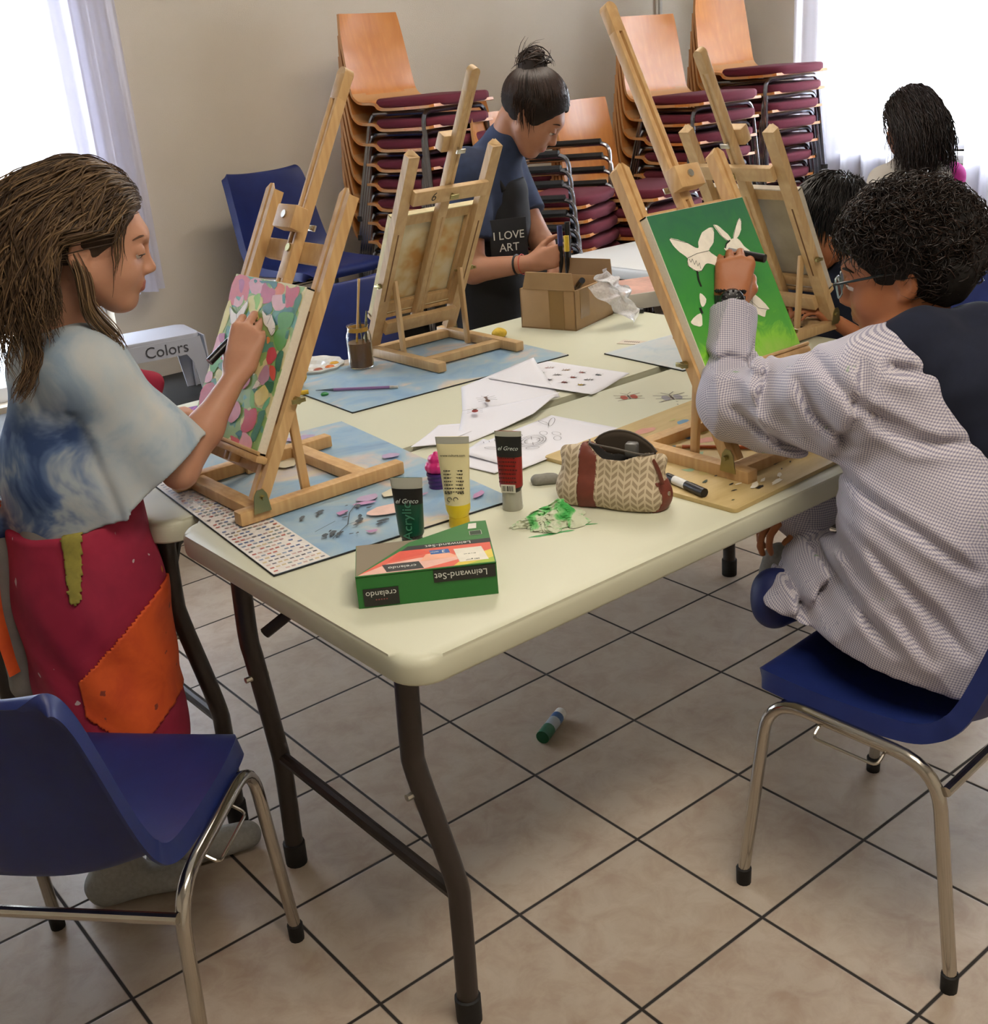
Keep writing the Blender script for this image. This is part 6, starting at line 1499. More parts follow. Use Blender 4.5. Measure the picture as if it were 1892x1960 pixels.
tface(ty, 'www.culture.com', .134, .0062, BT, 'web_lettering', off=.0075, lean=.13)
def print_lines(t, n, z0, dz, w, off0, doff, m, sd):
    # rows of print too small to read: broken thin lines
    r = random.Random(sd); b = NB()
    for i in range(n):
        x = -w/2
        while x < w/2-.003:
            l = r.uniform(.0015, .0045); o_ = off0+i*doff; add_box(b, (x, -o_-.0004, z0-i*dz), (min(x+l, w/2), -o_+.0008, z0-i*dz+dz*.32), 0); x += l+.0012
    bm_obj('small_print', b, m, t, smooth=False)
print_lines(ty, 7, .106, .0062, .036, .0104, .0008, BT, 1); print_lines(ty, 1, .066, .006, .036, .0152, 0, BT, 2)
b = NB()
for cx_ in (-.010, .001):
    add_tube(b, [(cx_+.004*cos(2*pi*i/16), -.0168, .056+.004*sin(2*pi*i/16)) for i in range(13)], .0007, 5, cap=False)
bm_obj('mark_print', b, BT, ty)
RB = flat('tube red', '#8a1a16', .3)
tr_ = tube('paint_tube', 'dark red acrylic paint tube standing near the white papers', .478, .342, .148, .050, ([RB, BLK, SEAL, flat('white cap clear', '#b5b3a5', .3)], lambda k: 2 if k > .93 else (1 if k > .68 else (1 if k < .32 else 0))), flat('tube cap clear', '#b0aea0', .25, trans=.2), yaw-.1, tipdown=.036)
tface(tr_, 'el Greco', .118, .0105, LG, 'brand_lettering', sh=.35, off=.0092, lean=.15)
print_lines(tr_, 7, .100, .0072, .034, .0115, .0012, flat('dark red print', '#4a0f0d', .5), 3)
b = NB(); Mx = basis(tr_)
for i, wv in enumerate((1, 2, 1, 1, 3, 1, 2, 1, 2, 1)): add_box(b, (-.011+i*.0022, -.0212, .041), (-.011+i*.0022+.0006*wv, -.0207, .051), 0)
bm_obj('barcode_bars', b, BT, tr_); b = NB(); add_box(b, (-.014, -.0206, .038), (.013, -.0190, .053)); bm_obj('barcode_label', b, flat('label white', '#c9c7ba', .5), tr_)
# ------------------------------------------------------------------ the green canvas-set box
bxM = frame(x=(.832, -.555, 0), z=(0, 0, 1), loc=(.052, .207, TZ))
gb = thing('canvas_set_box', 'green cardboard canvas-set box with upside-down lettering at the front of the table', 'box', (.052, .207, TZ), atan2(-.555, .832))
GC = flat('box green', '#25702c', .45); KR = flat('grey cardboard', '#857a66', .8)
b = NB(); add_box(b, (0, 0, 0), (.215, .125, .052), .0006); bm_obj('carton', b, GC, gb, smooth=False)
b = NB(); add_box(b, (.001, .001, .052), (.214, .124, .0526)); bm_obj('inner_card', b, KR, gb, smooth=False)
b = NB(); add_prism(b, [(0, -.001), (.215, -.001), (.2155, .17), (.19, .172), (.085, .110)], .053, .0545); lid = bm_obj('lid_flap', b, GC, gb, smooth=False)
Lm = basis(gb) @ Matrix.Translation((0, 0, .0546)); W_ = '#d9d2c8'
polys('lid_print', Lm, [('#d9604a', [(.003, .001), (.213, .001), (.213, .078), (.07, .078)]), ('#e0b0a0', [(.003, .001), (.10, .001), (.20, .04), (.10, .045), (.05, .035)]), ('#d9c24a', [(.15, .001), (.213, .001), (.213, .05), (.17, .03)]), ('#9fb83a', [(.17, .001), (.213, .001), (.213, .02)]), ('#d8503a', [(.05, .04), (.12, .06), (.10, .078), (.07, .078)]), ('#e6a88a', [(.1, .03), (.16, .035), (.14, .06), (.11, .055)]),
     ('#1d1f1e', [(.072, .078), (.215, .078), (.215, .094), (.083, .094)]), ('#2a2a2a', [(.048, .004), (.105, .004), (.098, .032), (.041, .032)]), ('#2d5fa0', [(.118, .052), (.148, .052), (.146, .068), (.116, .068)]), ('#dcd8c8', [(.160, .012), (.205, .012), (.198, .064), (.154, .064)]), ('#d8d5cc', [(.183, .140), (.197, .140), (.199, .162), (.186, .162)]), ('#1c3a20', [(.184, .112), (.204, .112), (.204, .130), (.184, .130)])],
     [(.0006, [(.160, .024), (.160, .052), (.193, .052), (.193, .024)]), (.0007, [(.1845, .1125), (.2035, .1125), (.2035, .1295), (.1845, .1295), (.1845, .1125)])], lid, n0=.0000, dn=.00004, linecol='#d2d6c6', wspace=False).data.transform(Matrix.Identity(4))
lid.children[0].data.transform(world(gb).inverted() @ Matrix.Identity(4))
WHT = flat('white ink', '#d6d8d0', .5)
def gtext(s, size, x, y, up=True, **k):
    # lettering is upside down for the viewer
    if up: Mx = basis(gb) @ Matrix.Translation((x, y, .0551)) @ Matrix.Rotation(pi, 4, 'Z')
    else: Mx = basis(gb) @ Matrix.Translation((x, -.0022, y)) @ Matrix.Rotation(radians(90), 4, 'X') @ Matrix.Rotation(pi, 4, 'Z')
    return text_mesh(s, size, Mx, k.get('m', WHT), k.get('nm', 'lettering'), gb, depth=.0001, bold=k.get('bold', .0))
gtext('Leinwand-Set', .0135, .147, .086); gtext('crelando', .0125, .072, .018); gtext('3', .014, .138, .060); gtext('toiles', .006, .124, .060); gtext('380 g/m²', .006, .181, .018, m=flat('dark ink', '#3b4a44', .6)); gtext('24 x 30 cm', .0042, .178, .040, m=MATS['dark ink'])
for lo, hi in (((.118, -.0016, .031), (.213, -.0006, .0515)), ((.009, -.0016, .003), (.063, -.0006, .032))):
    b = NB(); add_box(b, lo, hi); bm_obj('black_label', b, flat('label black', '#22231f', .5), gb, smooth=False)
gtext('Leinwand-Set', .0150, .160, .0415, up=False); gtext('crelando', .0135, .036, .0235, up=False)
b = NB()
for i, c_ in enumerate(range(5)): add_box(b, (.027+i*.004, -.0020, .0125), (.029+i*.004, -.0017, .0145)); 
bm_obj('logo_dots', b, flat('logo dots', '#8a4a4a', .5), gb, smooth=False)
# ------------------------------------------------------------------ small things near the tubes
s = SDF((.53, .34, .72), (.68, .45, .79), .002); s.cap((.590, .400, .750), (.615, .384, .750), .0125, .0125, 0, flat=((0, 0, 1), 1.3)); s.cap((.590, .400, .7465), (.615, .384, .7465), .0120, .0120, .003); s.disp(lambda x, y, z: .0012*vnoise(x, y, z, 220, 4)); s.plane((0, 0, TZ+.0005), (0, 0, -1))
o = sdf_obj('kneaded_eraser', s, flat('eraser grey', '#7b7a70', .7, .1, 200), None); tag(o, 'grey kneaded eraser lying on the table right of the red tube', 'eraser')
V = []; F = []; N = 46; rnd = random.Random(8)
dirs = [(rnd.uniform(0, 6.28), rnd.uniform(60, 210), rnd.uniform(0, 6)) for _ in range(9)]
for i in range(N+1):
    for j in range(N+1):
        u, v = i/N*2-1, j/N*2-1; rr_ = max(abs(u), abs(v)); k = (1-.16*sin(5*atan2(v, u)+1)-.10*sin(9*atan2(v, u)))
        q = rr_/max(1e-6, math.hypot(u, v)); x = u*q*.062*k; y = v*q*.044*k
        h = 0
        for w, (a, f, p) in enumerate(dirs): h += (abs(((x*cos(a)+y*sin(a))*f/6.28+p) % 1*2-1))**1.0*(.010 if w < 4 else .0055)
        dome = max(0, 1-rr_**2.2)
        bump_ = .022*math.exp(-((x-.022)**2+(y+.0)**2)/.0004)+.012*math.exp(-((x+.030)**2+(y-.005)**2)/.0004)
        V.append((.478+x*.82+y*.57+.004*sin(h*900), .236-x*.57+y*.82, TZ+.0012+dome*(h*.62)+bump_*dome))
for i in range(N):
    for j in range(N): F.append((i*(N+1)+j, (i+1)*(N+1)+j, (i+1)*(N+1)+j+1, i*(N+1)+j+1))
n = NT('painty tissue'); f = n.noise(n.obj(), 26, 3, .5, .4); n.base(n.ramp(f, [(.50, rgb('#c4cab0')), (.55, rgb('#7fbf7a')), (.62, rgb('#3fa04a'))])); n.set(rough=.9)
ct = mesh_obj('crumpled_tissue', V, F, n.m, None, smooth=False); tag(ct, 'crumpled white paper tissue smeared with green paint, left of the zip pouch', 'tissue')
b = polys('paint_smear', flatM(0, 0, 0, TZ+.0003), [('#3f9a55', wobble([(.405, .218), (.42, .206), (.45, .192), (.478, .181), (.47, .190), (.43, .210)], rnd, 2, .0008)), ('#3f9a55', wobble([(.462, .219), (.49, .196), (.524, .172), (.520, .180), (.48, .212)], rnd, 2, .0008))], [], None); tag(b, 'two wet green paint streaks on the table in front of the crumpled tissue', 'paint smear')
t = thing('pencil_sharpener', 'small cupcake-shaped sharpener with magenta top and purple base behind the cream tube', 'sharpener', (.452, .532, TZ))
b = NB(); prof = [(0, 0), (.016, 0)]+[(.017+.0015*(i % 2)+i*.0005, .001+i*.0042) for i in range(1, 9)]+[(0, .036)]; add_lathe(b, prof, 20); bm_obj('cup', b, flat('purple plastic', '#3c1f63', .35), t)
s = SDF((.41, .49, TZ+.02), (.50, .575, TZ+.09), .0018)
for i in range(9):
    a = 2*pi*i/9; s.ell((.452+.014*cos(a), .532+.014*sin(a), TZ+.046), (.010, .010, .011), k=.003)
for i in range(6):
    a = 2*pi*i/6+.3; s.ell((.452+.008*cos(a), .532+.008*sin(a), TZ+.060), (.009, .009, .010), k=.003)
s.ell((.452, .532, TZ+.069), (.007, .007, .007), k=.003); sdf_obj('icing', s, flat('magenta plastic', '#c0206e', .35), t, 0)
# ------------------------------------------------------------------ zip pouch
n = NT('herringbone cloth'); v = n.mapping(n.uv(), scale=(1/.026, 1/.0125, 1)); sep = n.n('ShaderNodeSeparateXYZ'); n.l(v, sep.inputs[0])
fx = n.math('FRACT', sep.outputs[0]); tri = n.math('ABSOLUTE', n.math('SUBTRACT', n.math('MULTIPLY', fx, 2.0), 1.0))
fy = n.math('FRACT', n.math('ADD', sep.outputs[1], n.math('MULTIPLY', tri, .9)))
band = n.math('MULTIPLY', n.math('GREATER_THAN', fy, .42), n.math('MULTIPLY', n.math('GREATER_THAN', tri, .12), n.math('LESS_THAN', tri, .9)))
n.base(n.mix(band, rgb('#c3b498'), rgb('#9b8a70'))); n.set(rough=.85); n.bump(n.noise(n.obj(), 900, 2, .5), .2, .0005); HERR = n.m
LEA = flat('brown leather', '#6e3527', .5, .1, 80)
t = thing('zip_pouch', 'cream herringbone zip pouch with brown leather bands, half open', 'pouch', (.60, .165, TZ))
PX = Vector((.42, -.905, 0)).normalized(); PY = Vector((.905, .42, 0)); PMx = frame(x=PX, y=PY, loc=(.542, .262, TZ))
def pouch_sdf(g=0, h=.0026):
    lo = [PMx @ Vector(p) for p in ((-.04, -.03, -.005), (-.04, .13, .15), (.23, -.03, -.005), (.23, .13, .15))]
    s = SDF([min(p[i] for p in lo) for i in range(3)], [max(p[i] for p in lo)+.01 for i in range(3)], h)
    for (x0, w, ht) in ((.0, .030, .098), (.03, .036, .112), (.075, .038, .118), (.115, .038, .108), (.140, .032, .092)):
        s.cap((x0, .045, .030+g*0), (x0, .045, ht-.022), w+g, .020+g, .02, M=PMx)
    s.cap((.0, .045, .028), (.140, .045, .028), .037+g, .037+g, .02, M=PMx); s.cap((.0, .045, .078), (.12, .045, .085), .020+g, .020+g, .02, M=PMx)
    s.cap((-.016, .045, .094), (.02, .045, .090), .012+g, .02+g, .01, M=PMx)
    s.cap((.142, .045, .050), (.160, .045, .090), .018+g, .012+g, .012, M=PMx)
    s.plane((0, 0, TZ+.0008), (0, 0, -1), .004)
    return s
s = pouch_sdf(); s.ell((.085, .048, .120), (.058, .027, .056), k=.004, op='s', M=PMx)
s.disp(lambda x, y, z: .0022*vnoise(x, y, z, 70, 5))
Pi = np.array(PMx.inverted())
def puv(Q, N):
    L = Q@Pi[:3, :3].T+Pi[:3, 3]; nn = N@Pi[:3, :3].T; end = np.abs(nn[:, 0]) > .75
    return np.stack([np.where(end[:, None], L[..., 1], L[..., 0]), L[..., 2]], -1)
V, F = s.mesh(1)
Lc = V[F].mean(1)@Pi[:3, :3].T+Pi[:3, 3]
inside = ((((Lc-np.array((.085, .048, .120)))/np.array((.0595, .0285, .0575)))**2).sum(1) < 1).astype(int)
nf = np.cross(V[F[:, 1]]-V[F[:, 0]], V[F[:, 2]]-V[F[:, 0]]); nf /= np.linalg.norm(nf, axis=1)[:, None]+1e-12
mesh_obj('cloth_body', V, F, [HERR, flat('dark lining', '#15120f', .8)], t, wspace=True, mi=inside, uv=puv(V[F], nf).reshape(-1, 2))
patch('leather_band', V, F, lambda C, N: (lambda L: (L[:, 0] > .016) & (L[:, 0] < .048) & (L[:, 2] > -.1) & ((((L-np.array((.085, .048, .120)))/np.array((.062, .031, .060)))**2).sum(1) > 1))(C@Pi[:3, :3].T+Pi[:3, 3]), .0016, LEA, t)
patch('end_tab', V, F, lambda C, N: (lambda L: (L[:, 0] > .134) & (L[:, 2] < .056) & (np.abs(L[:, 1]-.036) < .016))(C@Pi[:3, :3].T+Pi[:3, 3]), .0018, LEA, t)
b = NB(); add_tube(b, [PMx @ Vector((.150, .034, .092)), PMx @ Vector((.162, .024, .080)), PMx @ Vector((.172, .018, .056))], .007, 8, smooth_pts=4, flatten=(1, .3)); bm_obj('zip_pull', b, LEA, t, wspace=True)
b = NB(); c = PMx @ Vector((.1785, .034, .034)); add_tube(b, [c-PX*.003, c+PX*.0012], .0042, 12); bm_obj('rivet', b, BOLT, t, wspace=True)
b = NB(); zp = [(.026, .052, .116), (.036, .032, .117), (.060, .022, .117), (.085, .020, .115), (.110, .022, .110), (.134, .030, .104), (.146, .050, .100)]
add_tube(b, [PMx @ Vector(p) for p in zp], .0018, 6, smooth_pts=4); add_tube(b, [PMx @ Vector((.026+.118*i/12, .0755, .106-.012*i/12+.030*sin(pi*i/12)**.7)) for i in range(13)], .0016, 6)
bm_obj('zip', b, flat('zip grey', '#5c5650', .5, metal=.3), t, wspace=True)
# raised back flap of the open pouch
b = NB(); V = []; F = []
for i in range(13):
    u = i/12; x = .028+u*.114; hgt = .030*sin(pi*u)**.7
    for j in range(5):
        k = j/4; p = PMx @ Vector((x, .078-.002*k, .104-.012*u-.02*(1-k)+(hgt+.002)*k)); V.append(p)
for i in range(12):
    for j in range(4): F.append((i*5+j, i*5+j+1, i*5+j+6, i*5+j+5))
fl = mesh_obj('open_flap', V, F, flat('flap lining', '#40372c', .85), t, wspace=True); fl.modifiers.new('s', 'SOLIDIFY').thickness = .0015
b = NB(); add_box(b, (.095, .040, .092), (.117, .060, .118), .004, PMx); o = bm_obj('key_fob', b, flat('fob grey', '#5d5d5a', .35), None); tag(o, 'small grey gadget showing inside the open zip pouch', 'gadget')
def pen(name, label, cat, a, c, r, parts, group=None, n=14):
    a, c = Vector(a), Vector(c); t = thing(name, label, cat, a, 0, group); d = c-a
    for nm, k0, k1, r0, r1, m in parts:
        b = NB(); add_tube(b, [a+d*k0, a+d*k1], [r*r0, r*r1], n); bm_obj(nm, b, m, t, wspace=True, autosm=50)
    return t
BP = flat('black plastic', '#111214', .3); WH_ = flat('white label', '#d5d5cf', .5)
pen('marker_pen', 'black marker pen lying beside the zip pouch on the drawing board', 'marker', (.742, .205, BZ+.0082), (.722, .098, BZ+.0082), .0080, [('barrel', 0, .62, 1, 1, BP), ('label', .20, .52, 1.03, 1.03, WH_), ('cap', .62, 1, 1.08, 1.05, BP)])
pen('pencil', 'orange-brown pencil lying under the smock boy\'s easel', 'pencil', (.885, .325, BZ+.004), (.995, .175, BZ+.004), .0038, [('tip', 0, .05, .2, .7, flat('lead tip', '#6f8fa0', .5)), ('wood_cone', .05, .12, .7, 1, flat('pencil wood', '#c9a777', .6)), ('barrel', .12, 1, 1, 1, flat('pencil orange', '#a8552a', .4))])
t = pen('sponge_brush', 'yellow-handled brush with black cone head at the right of the drawing board', 'brush', (1.005, .180, BZ+.013), (1.13, .085, BZ+.010), .006, [('cone_head', 0, .28, .9, 2.4, BP), ('handle', .28, 1, .9, .8, flat('yellow wood', '#c9b04a', .5))])
pen('glue_stick', 'green-capped glue stick with white and blue label lying on the tiles under the table', 'glue stick', (.832, .648, .0165), (.728, .600, .0165), .0160, [('base', 0, .18, .92, .92, WH_), ('blue_band', .18, .36, .98, .98, flat('glue blue', '#1f4f86', .4)), ('label', .36, .66, .98, .98, flat('glue grey', '#9aa5ae', .5)), ('cap', .66, 1, 1.03, 1.03, flat('glue green', '#0f5a3c', .4))])
# ------------------------------------------------------------------ papers and cut-outs
PAP = flat('white paper', '#d7d7dc', .8)
def sheet(label, quad, curl, z=TZ, ragged=None, cat='paper', name='paper_sheet', lift=.0):
    """quad of four table points; curl(u,v)->height"""
    t = thing(name, label, cat, (*quad[0], TZ)); V = []; F = []; N = 16; rr = random.Random(3)
    P = [Vector((*q, 0)) for q in quad]
    for i in range(N+1):
        for j in range(N+1):
            u, v = i/N, j/N; p = P[0]*(1-u)*(1-v)+P[1]*u*(1-v)+P[2]*u*v+P[3]*(1-u)*v
            if ragged is not None: p = ragged(p, u, v)
            V.append((p.x, p.y, z+.0006+lift+curl(u, v)))
    for i in range(N):
        for j in range(N): F.append((i*(N+1)+j, (i+1)*(N+1)+j, (i+1)*(N+1)+j+1, i*(N+1)+j+1))
    o = mesh_obj('page', V, F, PAP, t, wspace=True); md = o.modifiers.new('s', 'SOLIDIFY'); md.thickness = .0002
    return t, (lambda u, v, e=.0005: Vector(((P[0]*(1-u)*(1-v)+P[1]*u*(1-v)+P[2]*u*v+P[3]*(1-u)*v).x, (P[0]*(1-u)*(1-v)+P[1]*u*(1-v)+P[2]*u*v+P[3]*(1-u)*v).y, z+.0006+lift+curl(u, v)+e)))
def bug(items, lines, c, s, a, col, kind='beetle'):
    def R(x, y): return (c[0]+s*(x*cos(a)-y*sin(a)), c[1]+s*(x*sin(a)+y*cos(a)))
    def el(x, y, rx, ry): return [R(x+rx*cos(t), y+ry*sin(t)) for t in [2*pi*i/12 for i in range(12)]]
    if kind == 'beetle': items += [(col, el(0, 0, .5, .32)), ('#2a1c16', el(.52, 0, .16, .18))]
    elif kind == 'ant': items += [(col, el(-.55, 0, .35, .2)), (col, el(0, 0, .22, .12)), (col, el(.45, 0, .22, .16))]
    elif kind == 'long': items += [(col, el(0, 0, .7, .12)), (col, el(.3, .2, .4, .08))]
    elif kind == 'fly': items += [(col, el(0, .28, .42, .2)), (col, el(0, -.28, .42, .2)), ('#4a3a34', el(0, 0, .42, .06))]
    for k in (-.3, 0, .3):
        for sg in (-1, 1): lines.append((s*.05, [R(k, 0), R(k*1.4, sg*.45), R(k*1.9, sg*.75)]))
    lines.append((s*.04, [R(.5, 0), R(.9, .3)])); lines.append((s*.04, [R(.5, 0), R(.9, -.3)]))
# right sheet: rows of coloured insects
t1, f1 = sheet('white sheet printed with rows of small coloured insects, right of the paper strips', [(1.225, 1.135), (1.272, .815), (1.068, .742), (1.012, 1.06)], lambda u, v: .010*max(0, v-.75)**1.5*4+.004*max(0, .2-u))
it, ln = [], []; rn = random.Random(6)
for i in range(12):
    u = .30+.16*(i % 4); v = .24+.22*(i//4); p = f1(u, v); bug(it, ln, (p.x, p.y), .016, -1.2+rn.uniform(-.4, .4), ['#8a3a22', '#a87a22', '#8c1f1c', '#1f3a4a', '#3c5a2e', '#2c2a28', '#8f2a20', '#202226', '#5c6a2a', '#23242c', '#6e1f2a', '#a8902e'][i], ['ant', 'long', 'beetle', 'beetle', 'long', 'long', 'beetle', 'ant', 'long', 'beetle', 'beetle', 'beetle'][i])
polys('printed_insects', flatM(0, 0, 0, TZ+.0011), it, ln, t1, linecol='#2a2422')
rag = lambda p, u, v: p+Vector((.010*sin(v*17+u*2)*max(0, 1-u*5), .008*sin(v*23)*max(0, 1-u*5), 0))
t2, f2 = sheet('cut white sheet with a printed ant and a red ladybird', [(.80, .90), (.625, .70), (.865, .72), (1.02, .80)], lambda u, v: .012*(v)**2, z=TZ+.001)
t3, f3 = sheet('long white sheet reaching under the sheet printed with insects', [(.93, 1.07), (.80, .90), (1.02, .80), (1.21, 1.11)], lambda u, v: .010*(1-u)**2*v, z=TZ+.0004, ragged=None)
t5, f5 = sheet('torn white paper strip pointing left from the cut sheet with the ant', [(.70, .86), (.555, .768), (.60, .735), (.80, .78)], lambda u, v: .006*u*u, z=TZ+.0003)
it, ln = [], []; p = Vector((.86, .905)); bug(it, ln, (.875, .90), .030, 1.05, '#5c3a20', 'ant'); bug(it, ln, (.795, .845), .024, .9, '#8a1c16', 'beetle')
polys('printed_insects', flatM(0, 0, 0, TZ+.0135), it, ln, t2, linecol='#2b1c14')
t4, f4 = sheet('white colouring sheet with a line-drawn turtle beside the red tube', [(.905, .705), (.925, .500), (.615, .478), (.60, .66)], lambda u, v: .004*v*(1-u)+.003*u, z=TZ+.0016)
t6, f6 = sheet('white paper sheet under the turtle colouring sheet, its corner showing', [(.70, .70), (.72, .52), (.57, .505), (.555, .64)], lambda u, v: .003*v*u, z=TZ+.0002)
it, ln = [], []
def ring(cx, cy, rx, ry, a=0, n=22): return [(cx+rx*cos(t)*cos(a)-ry*sin(t)*sin(a), cy+rx*cos(t)*sin(a)+ry*sin(t)*cos(a)) for t in [2*pi*i/n for i in range(n+1)]]
cx, cy = .745, .590
for k in (1, .8, .55): ln.append((.0012, ring(cx, cy, .040*k, .028*k, .5)))
for i in range(6): a = i*pi/3; ln.append((.001, [(cx+.012*cos(a), cy+.010*sin(a)), (cx+.034*cos(a), cy+.026*sin(a))]))
for dx, dy in ((.05, .02), (.045, -.03), (-.04, .02), (-.03, -.035), (.065, -.005)): ln.append((.001, ring(cx+dx, cy+dy, .014, .008, dx*20)))
for i in range(8): ln.append((.0012, [(.67+i*.012, .66-i*.004), (.675+i*.012, .668-i*.004)]))
ln += [(.0012, ring(.86, .655, .03, .006, .7)), (.001, ring(.845, .665, .02, .005, 1.4)), (.0012, ring(.66, .62, .018, .006, 2))]
polys('turtle_drawing', flatM(0, 0, 0, TZ+.0075), [], ln, t4, linecol='#4a4a4e')
it, ln = [], []; bug(it, ln, (0, 0), .042, 1.0, '#a8432a', 'fly'); o = polys('butterfly_cutout', flatM(1.118, .668, 0, TZ+.0006), it, ln, None, linecol='#4a2a20'); tag(o, 'small orange-red butterfly cut-out lying on the table left of the grey one', 'cut-out')
it, ln = [], []; bug(it, ln, (0, 0), .050, 1.0, '#8b8a90', 'fly'); o = polys('butterfly_cutout', flatM(1.175, .585, 0, TZ+.0006), it, ln, None, linecol='#4a4a4e'); tag(o, 'small grey butterfly cut-out lying on the table right of the red one', 'cut-out')
rn = random.Random(3)
for i in range(6):
    x, y = 1.17+rn.uniform(-.03, .05), .50+rn.uniform(-.05, .05); o = polys('paper_scrap', flatM(x, y, rn.uniform(0, 3), TZ+.0005), [('#5d615c', [(0, 0), (.006, .001), (.007, .004), (.001, .003)])], [], None); tag(o, 'tiny dark fleck on the table near the butterfly cut-outs', 'fleck', 'dark flecks by the butterfly cut-outs')
# ------------------------------------------------------------------ jar, palette and brushes
n = NT('jar glass'); n.base((.93, .97, .95)); n.set(rough=.03, trans=1, ior=1.2, spec=.6); JG = n.m
J = Vector((.885, 1.452, TZ+.0042)); jt = thing('glass_jar', 'glass jar of muddy brown paint water with brushes in it', 'jar', J)
b = NB(); add_lathe(b, [(.0, .001), (.031, .001), (.034, .006), (.0345, .086), (.031, .098), (.0285, .103), (.0285, .112), (.030, .113), (.0300, .116), (.0275, .116), (.0270, .103), (.0305, .096), (.0325, .085), (.0325, .007), (.0, .004)], 32); bm_obj('glass', b, JG, jt)
b = NB(); add_lathe(b, [(0, .0045), (.0322, .0045), (.0322, .070), (.0, .070)], 32); bm_obj('paint_water', b, flat('brown water', '#6b4a30', .15), jt)
b = NB(); add_lathe(b, [(.0276, .100), (.0269, .112)], 24); o = bm_obj('paint_residue', b, flat('ochre residue', '#b98a2e', .6, .2, 80), jt)
pen('paint_brush', 'long pale wooden brush handle sticking up out of the jar', 'brush', J+Vector((-.010, .010, .016)), J+Vector((.004, -.034, .238))+Vector((.016, .03, 0)), .0036, [('handle', .3, 1, .8, 1, flat('pale wood', '#c3a067', .5)), ('bristles', 0, .3, .9, .8, flat('ochre paint', '#b3902a', .6))])
pen('paint_brush', 'dark paint brush leaning in the jar right of the pale one', 'brush', J+Vector((.006, -.012, .012)), J+Vector((.030, -.006, .150)), .0036, [('handle', 0, .8, .9, 1, flat('dark handle', '#4a4a38', .5)), ('tip', .8, 1, 1, .3, flat('tip mix', '#7a7a4a', .6))])
pen('paint_brush', 'thin metal-ended paint brush beside the dark one in the jar', 'brush', J+Vector((.016, .006, .012)), J+Vector((.022, .020, .165)), .0025, [('handle', 0, 1, 1, .8, flat('dark handle', '#4a4a38', .5))])
pt = thing('paint_palette', 'round white plastic paint palette with orange and yellow paint beside the jar', 'palette', (.80, 1.575, TZ+.001))
b = bmesh.new(); V = []; N = 60
rings = []
for r_, z in ((0, .004), (.03, .004), (.038, .012), (.045, .013), (.052, .005), (.070, .004), (.082, .012), (.088, .013), (.090, .010), (.084, .001), (.0, .0005)):
    rings.append([b.verts.new((r_*(1+.035*cos(10*2*pi*j/N)*(1 if r_ > .06 else .3))*cos(2*pi*j/N), r_*(1+.035*cos(10*2*pi*j/N))*sin(2*pi*j/N), z+(.006*max(0, -cos(10*2*pi*j/N)) if .05 < r_ < .08 else 0))) for j in range(N)])
for i in range(len(rings)-1):
    for j in range(N): b.faces.new((rings[i][j], rings[i][(j+1) % N], rings[i+1][(j+1) % N], rings[i+1][j]))
bmesh.ops.remove_doubles(b, verts=b.verts[:], dist=.0001); bm_obj('dish', b, flat('white plastic', '#cfd0cc', .25), pt)
b = NB()
for i in range(8):
    a = 2*pi*(i+.5)/10+1.0; t_ = bmesh.new(); bmesh.ops.create_uvsphere(t_, u_segments=12, v_segments=8, radius=1); t_.transform(Matrix.Translation((.062*cos(a), .062*sin(a), .008)) @ Matrix.Diagonal((.014, .012, .005, 1)))
    for f in t_.faces: f.material_index = i % 3
    merge(b, t_)
o = bm_obj('paint_wells', b, [flat('orange paint', '#c96a22', .3), flat('ochre wet paint', '#c99a2a', .3), flat('brown red paint', '#8a3f22', .3)], pt)
pen('pencil', 'purple pencil with grey end lying on the mat in front of the jar', 'pencil', (.668, 1.338, TZ+.0085), (.818, 1.185, TZ+.0085), .0038, [('brush_tip', 0, .22, .2, .9, flat('grey tip', '#4a5560', .5)), ('barrel', .22, .90, 1, 1, flat('lilac', '#8a6a9a', .4)), ('ferrule', .90, .95, 1.1, 1.1, BOLT), ('rubber', .95, 1, 1, .95, flat('rubber white', '#c9c9c0', .6))])
s = SDF((.64, 1.26, TZ), (.70, 1.32, TZ+.03), .0018); s.ell((.667, 1.292, TZ+.007), (.011, .009, .005)); s.disp(lambda x, y, z: .002*vnoise(x, y, z, 300, 3)); tag(sdf_obj('paint_blob', s, flat('wet green', '#1f7a3a', .3), None), 'small blob of green paint on the mat below the purple pencil', 'paint blob')
s = SDF((.58, 1.34, TZ), (.72, 1.50, TZ+.10), .0028); s.ell((.655, 1.420, TZ+.030), (.034, .030, .028)); s.ell((.640, 1.40, TZ+.055), (.018, .018, .02), k=.01); s.disp(lambda x, y, z: .005*vnoise(x, y, z, 110, 3)); s.plane((0, 0, TZ+.001), (0, 0, -1)); tag(sdf_obj('sponge', s, flat('yellow sponge', '#c49a35', .9, .25, 60), None, big=True), 'crumpled yellow sponge behind the girl\'s easel post', 'sponge')
pen('paint_brush', 'short brush with thick yellow handle lying behind the girl\'s easel', 'brush', (.570, 1.392, TZ+.007), (.648, 1.340, TZ+.009), .0062, [('handle', 0, 1, .8, 1, flat('yellow handle', '#c9a52a', .4))])
s = SDF((1.28, 1.35, TZ), (1.39, 1.46, TZ+.06), .0025); s.ell((1.335, 1.405, TZ+.014), (.024, .020, .014)); s.disp(lambda x, y, z: .005*vnoise(x, y, z, 140, 3)); s.plane((0, 0, TZ+.001), (0, 0, -1)); tag(sdf_obj('paper_ball', s, flat('yellow tissue', '#c6a83c', .9, .15, 80), None, big=True), 'small crumpled yellow tissue on the table in front of the cardboard box', 'tissue')
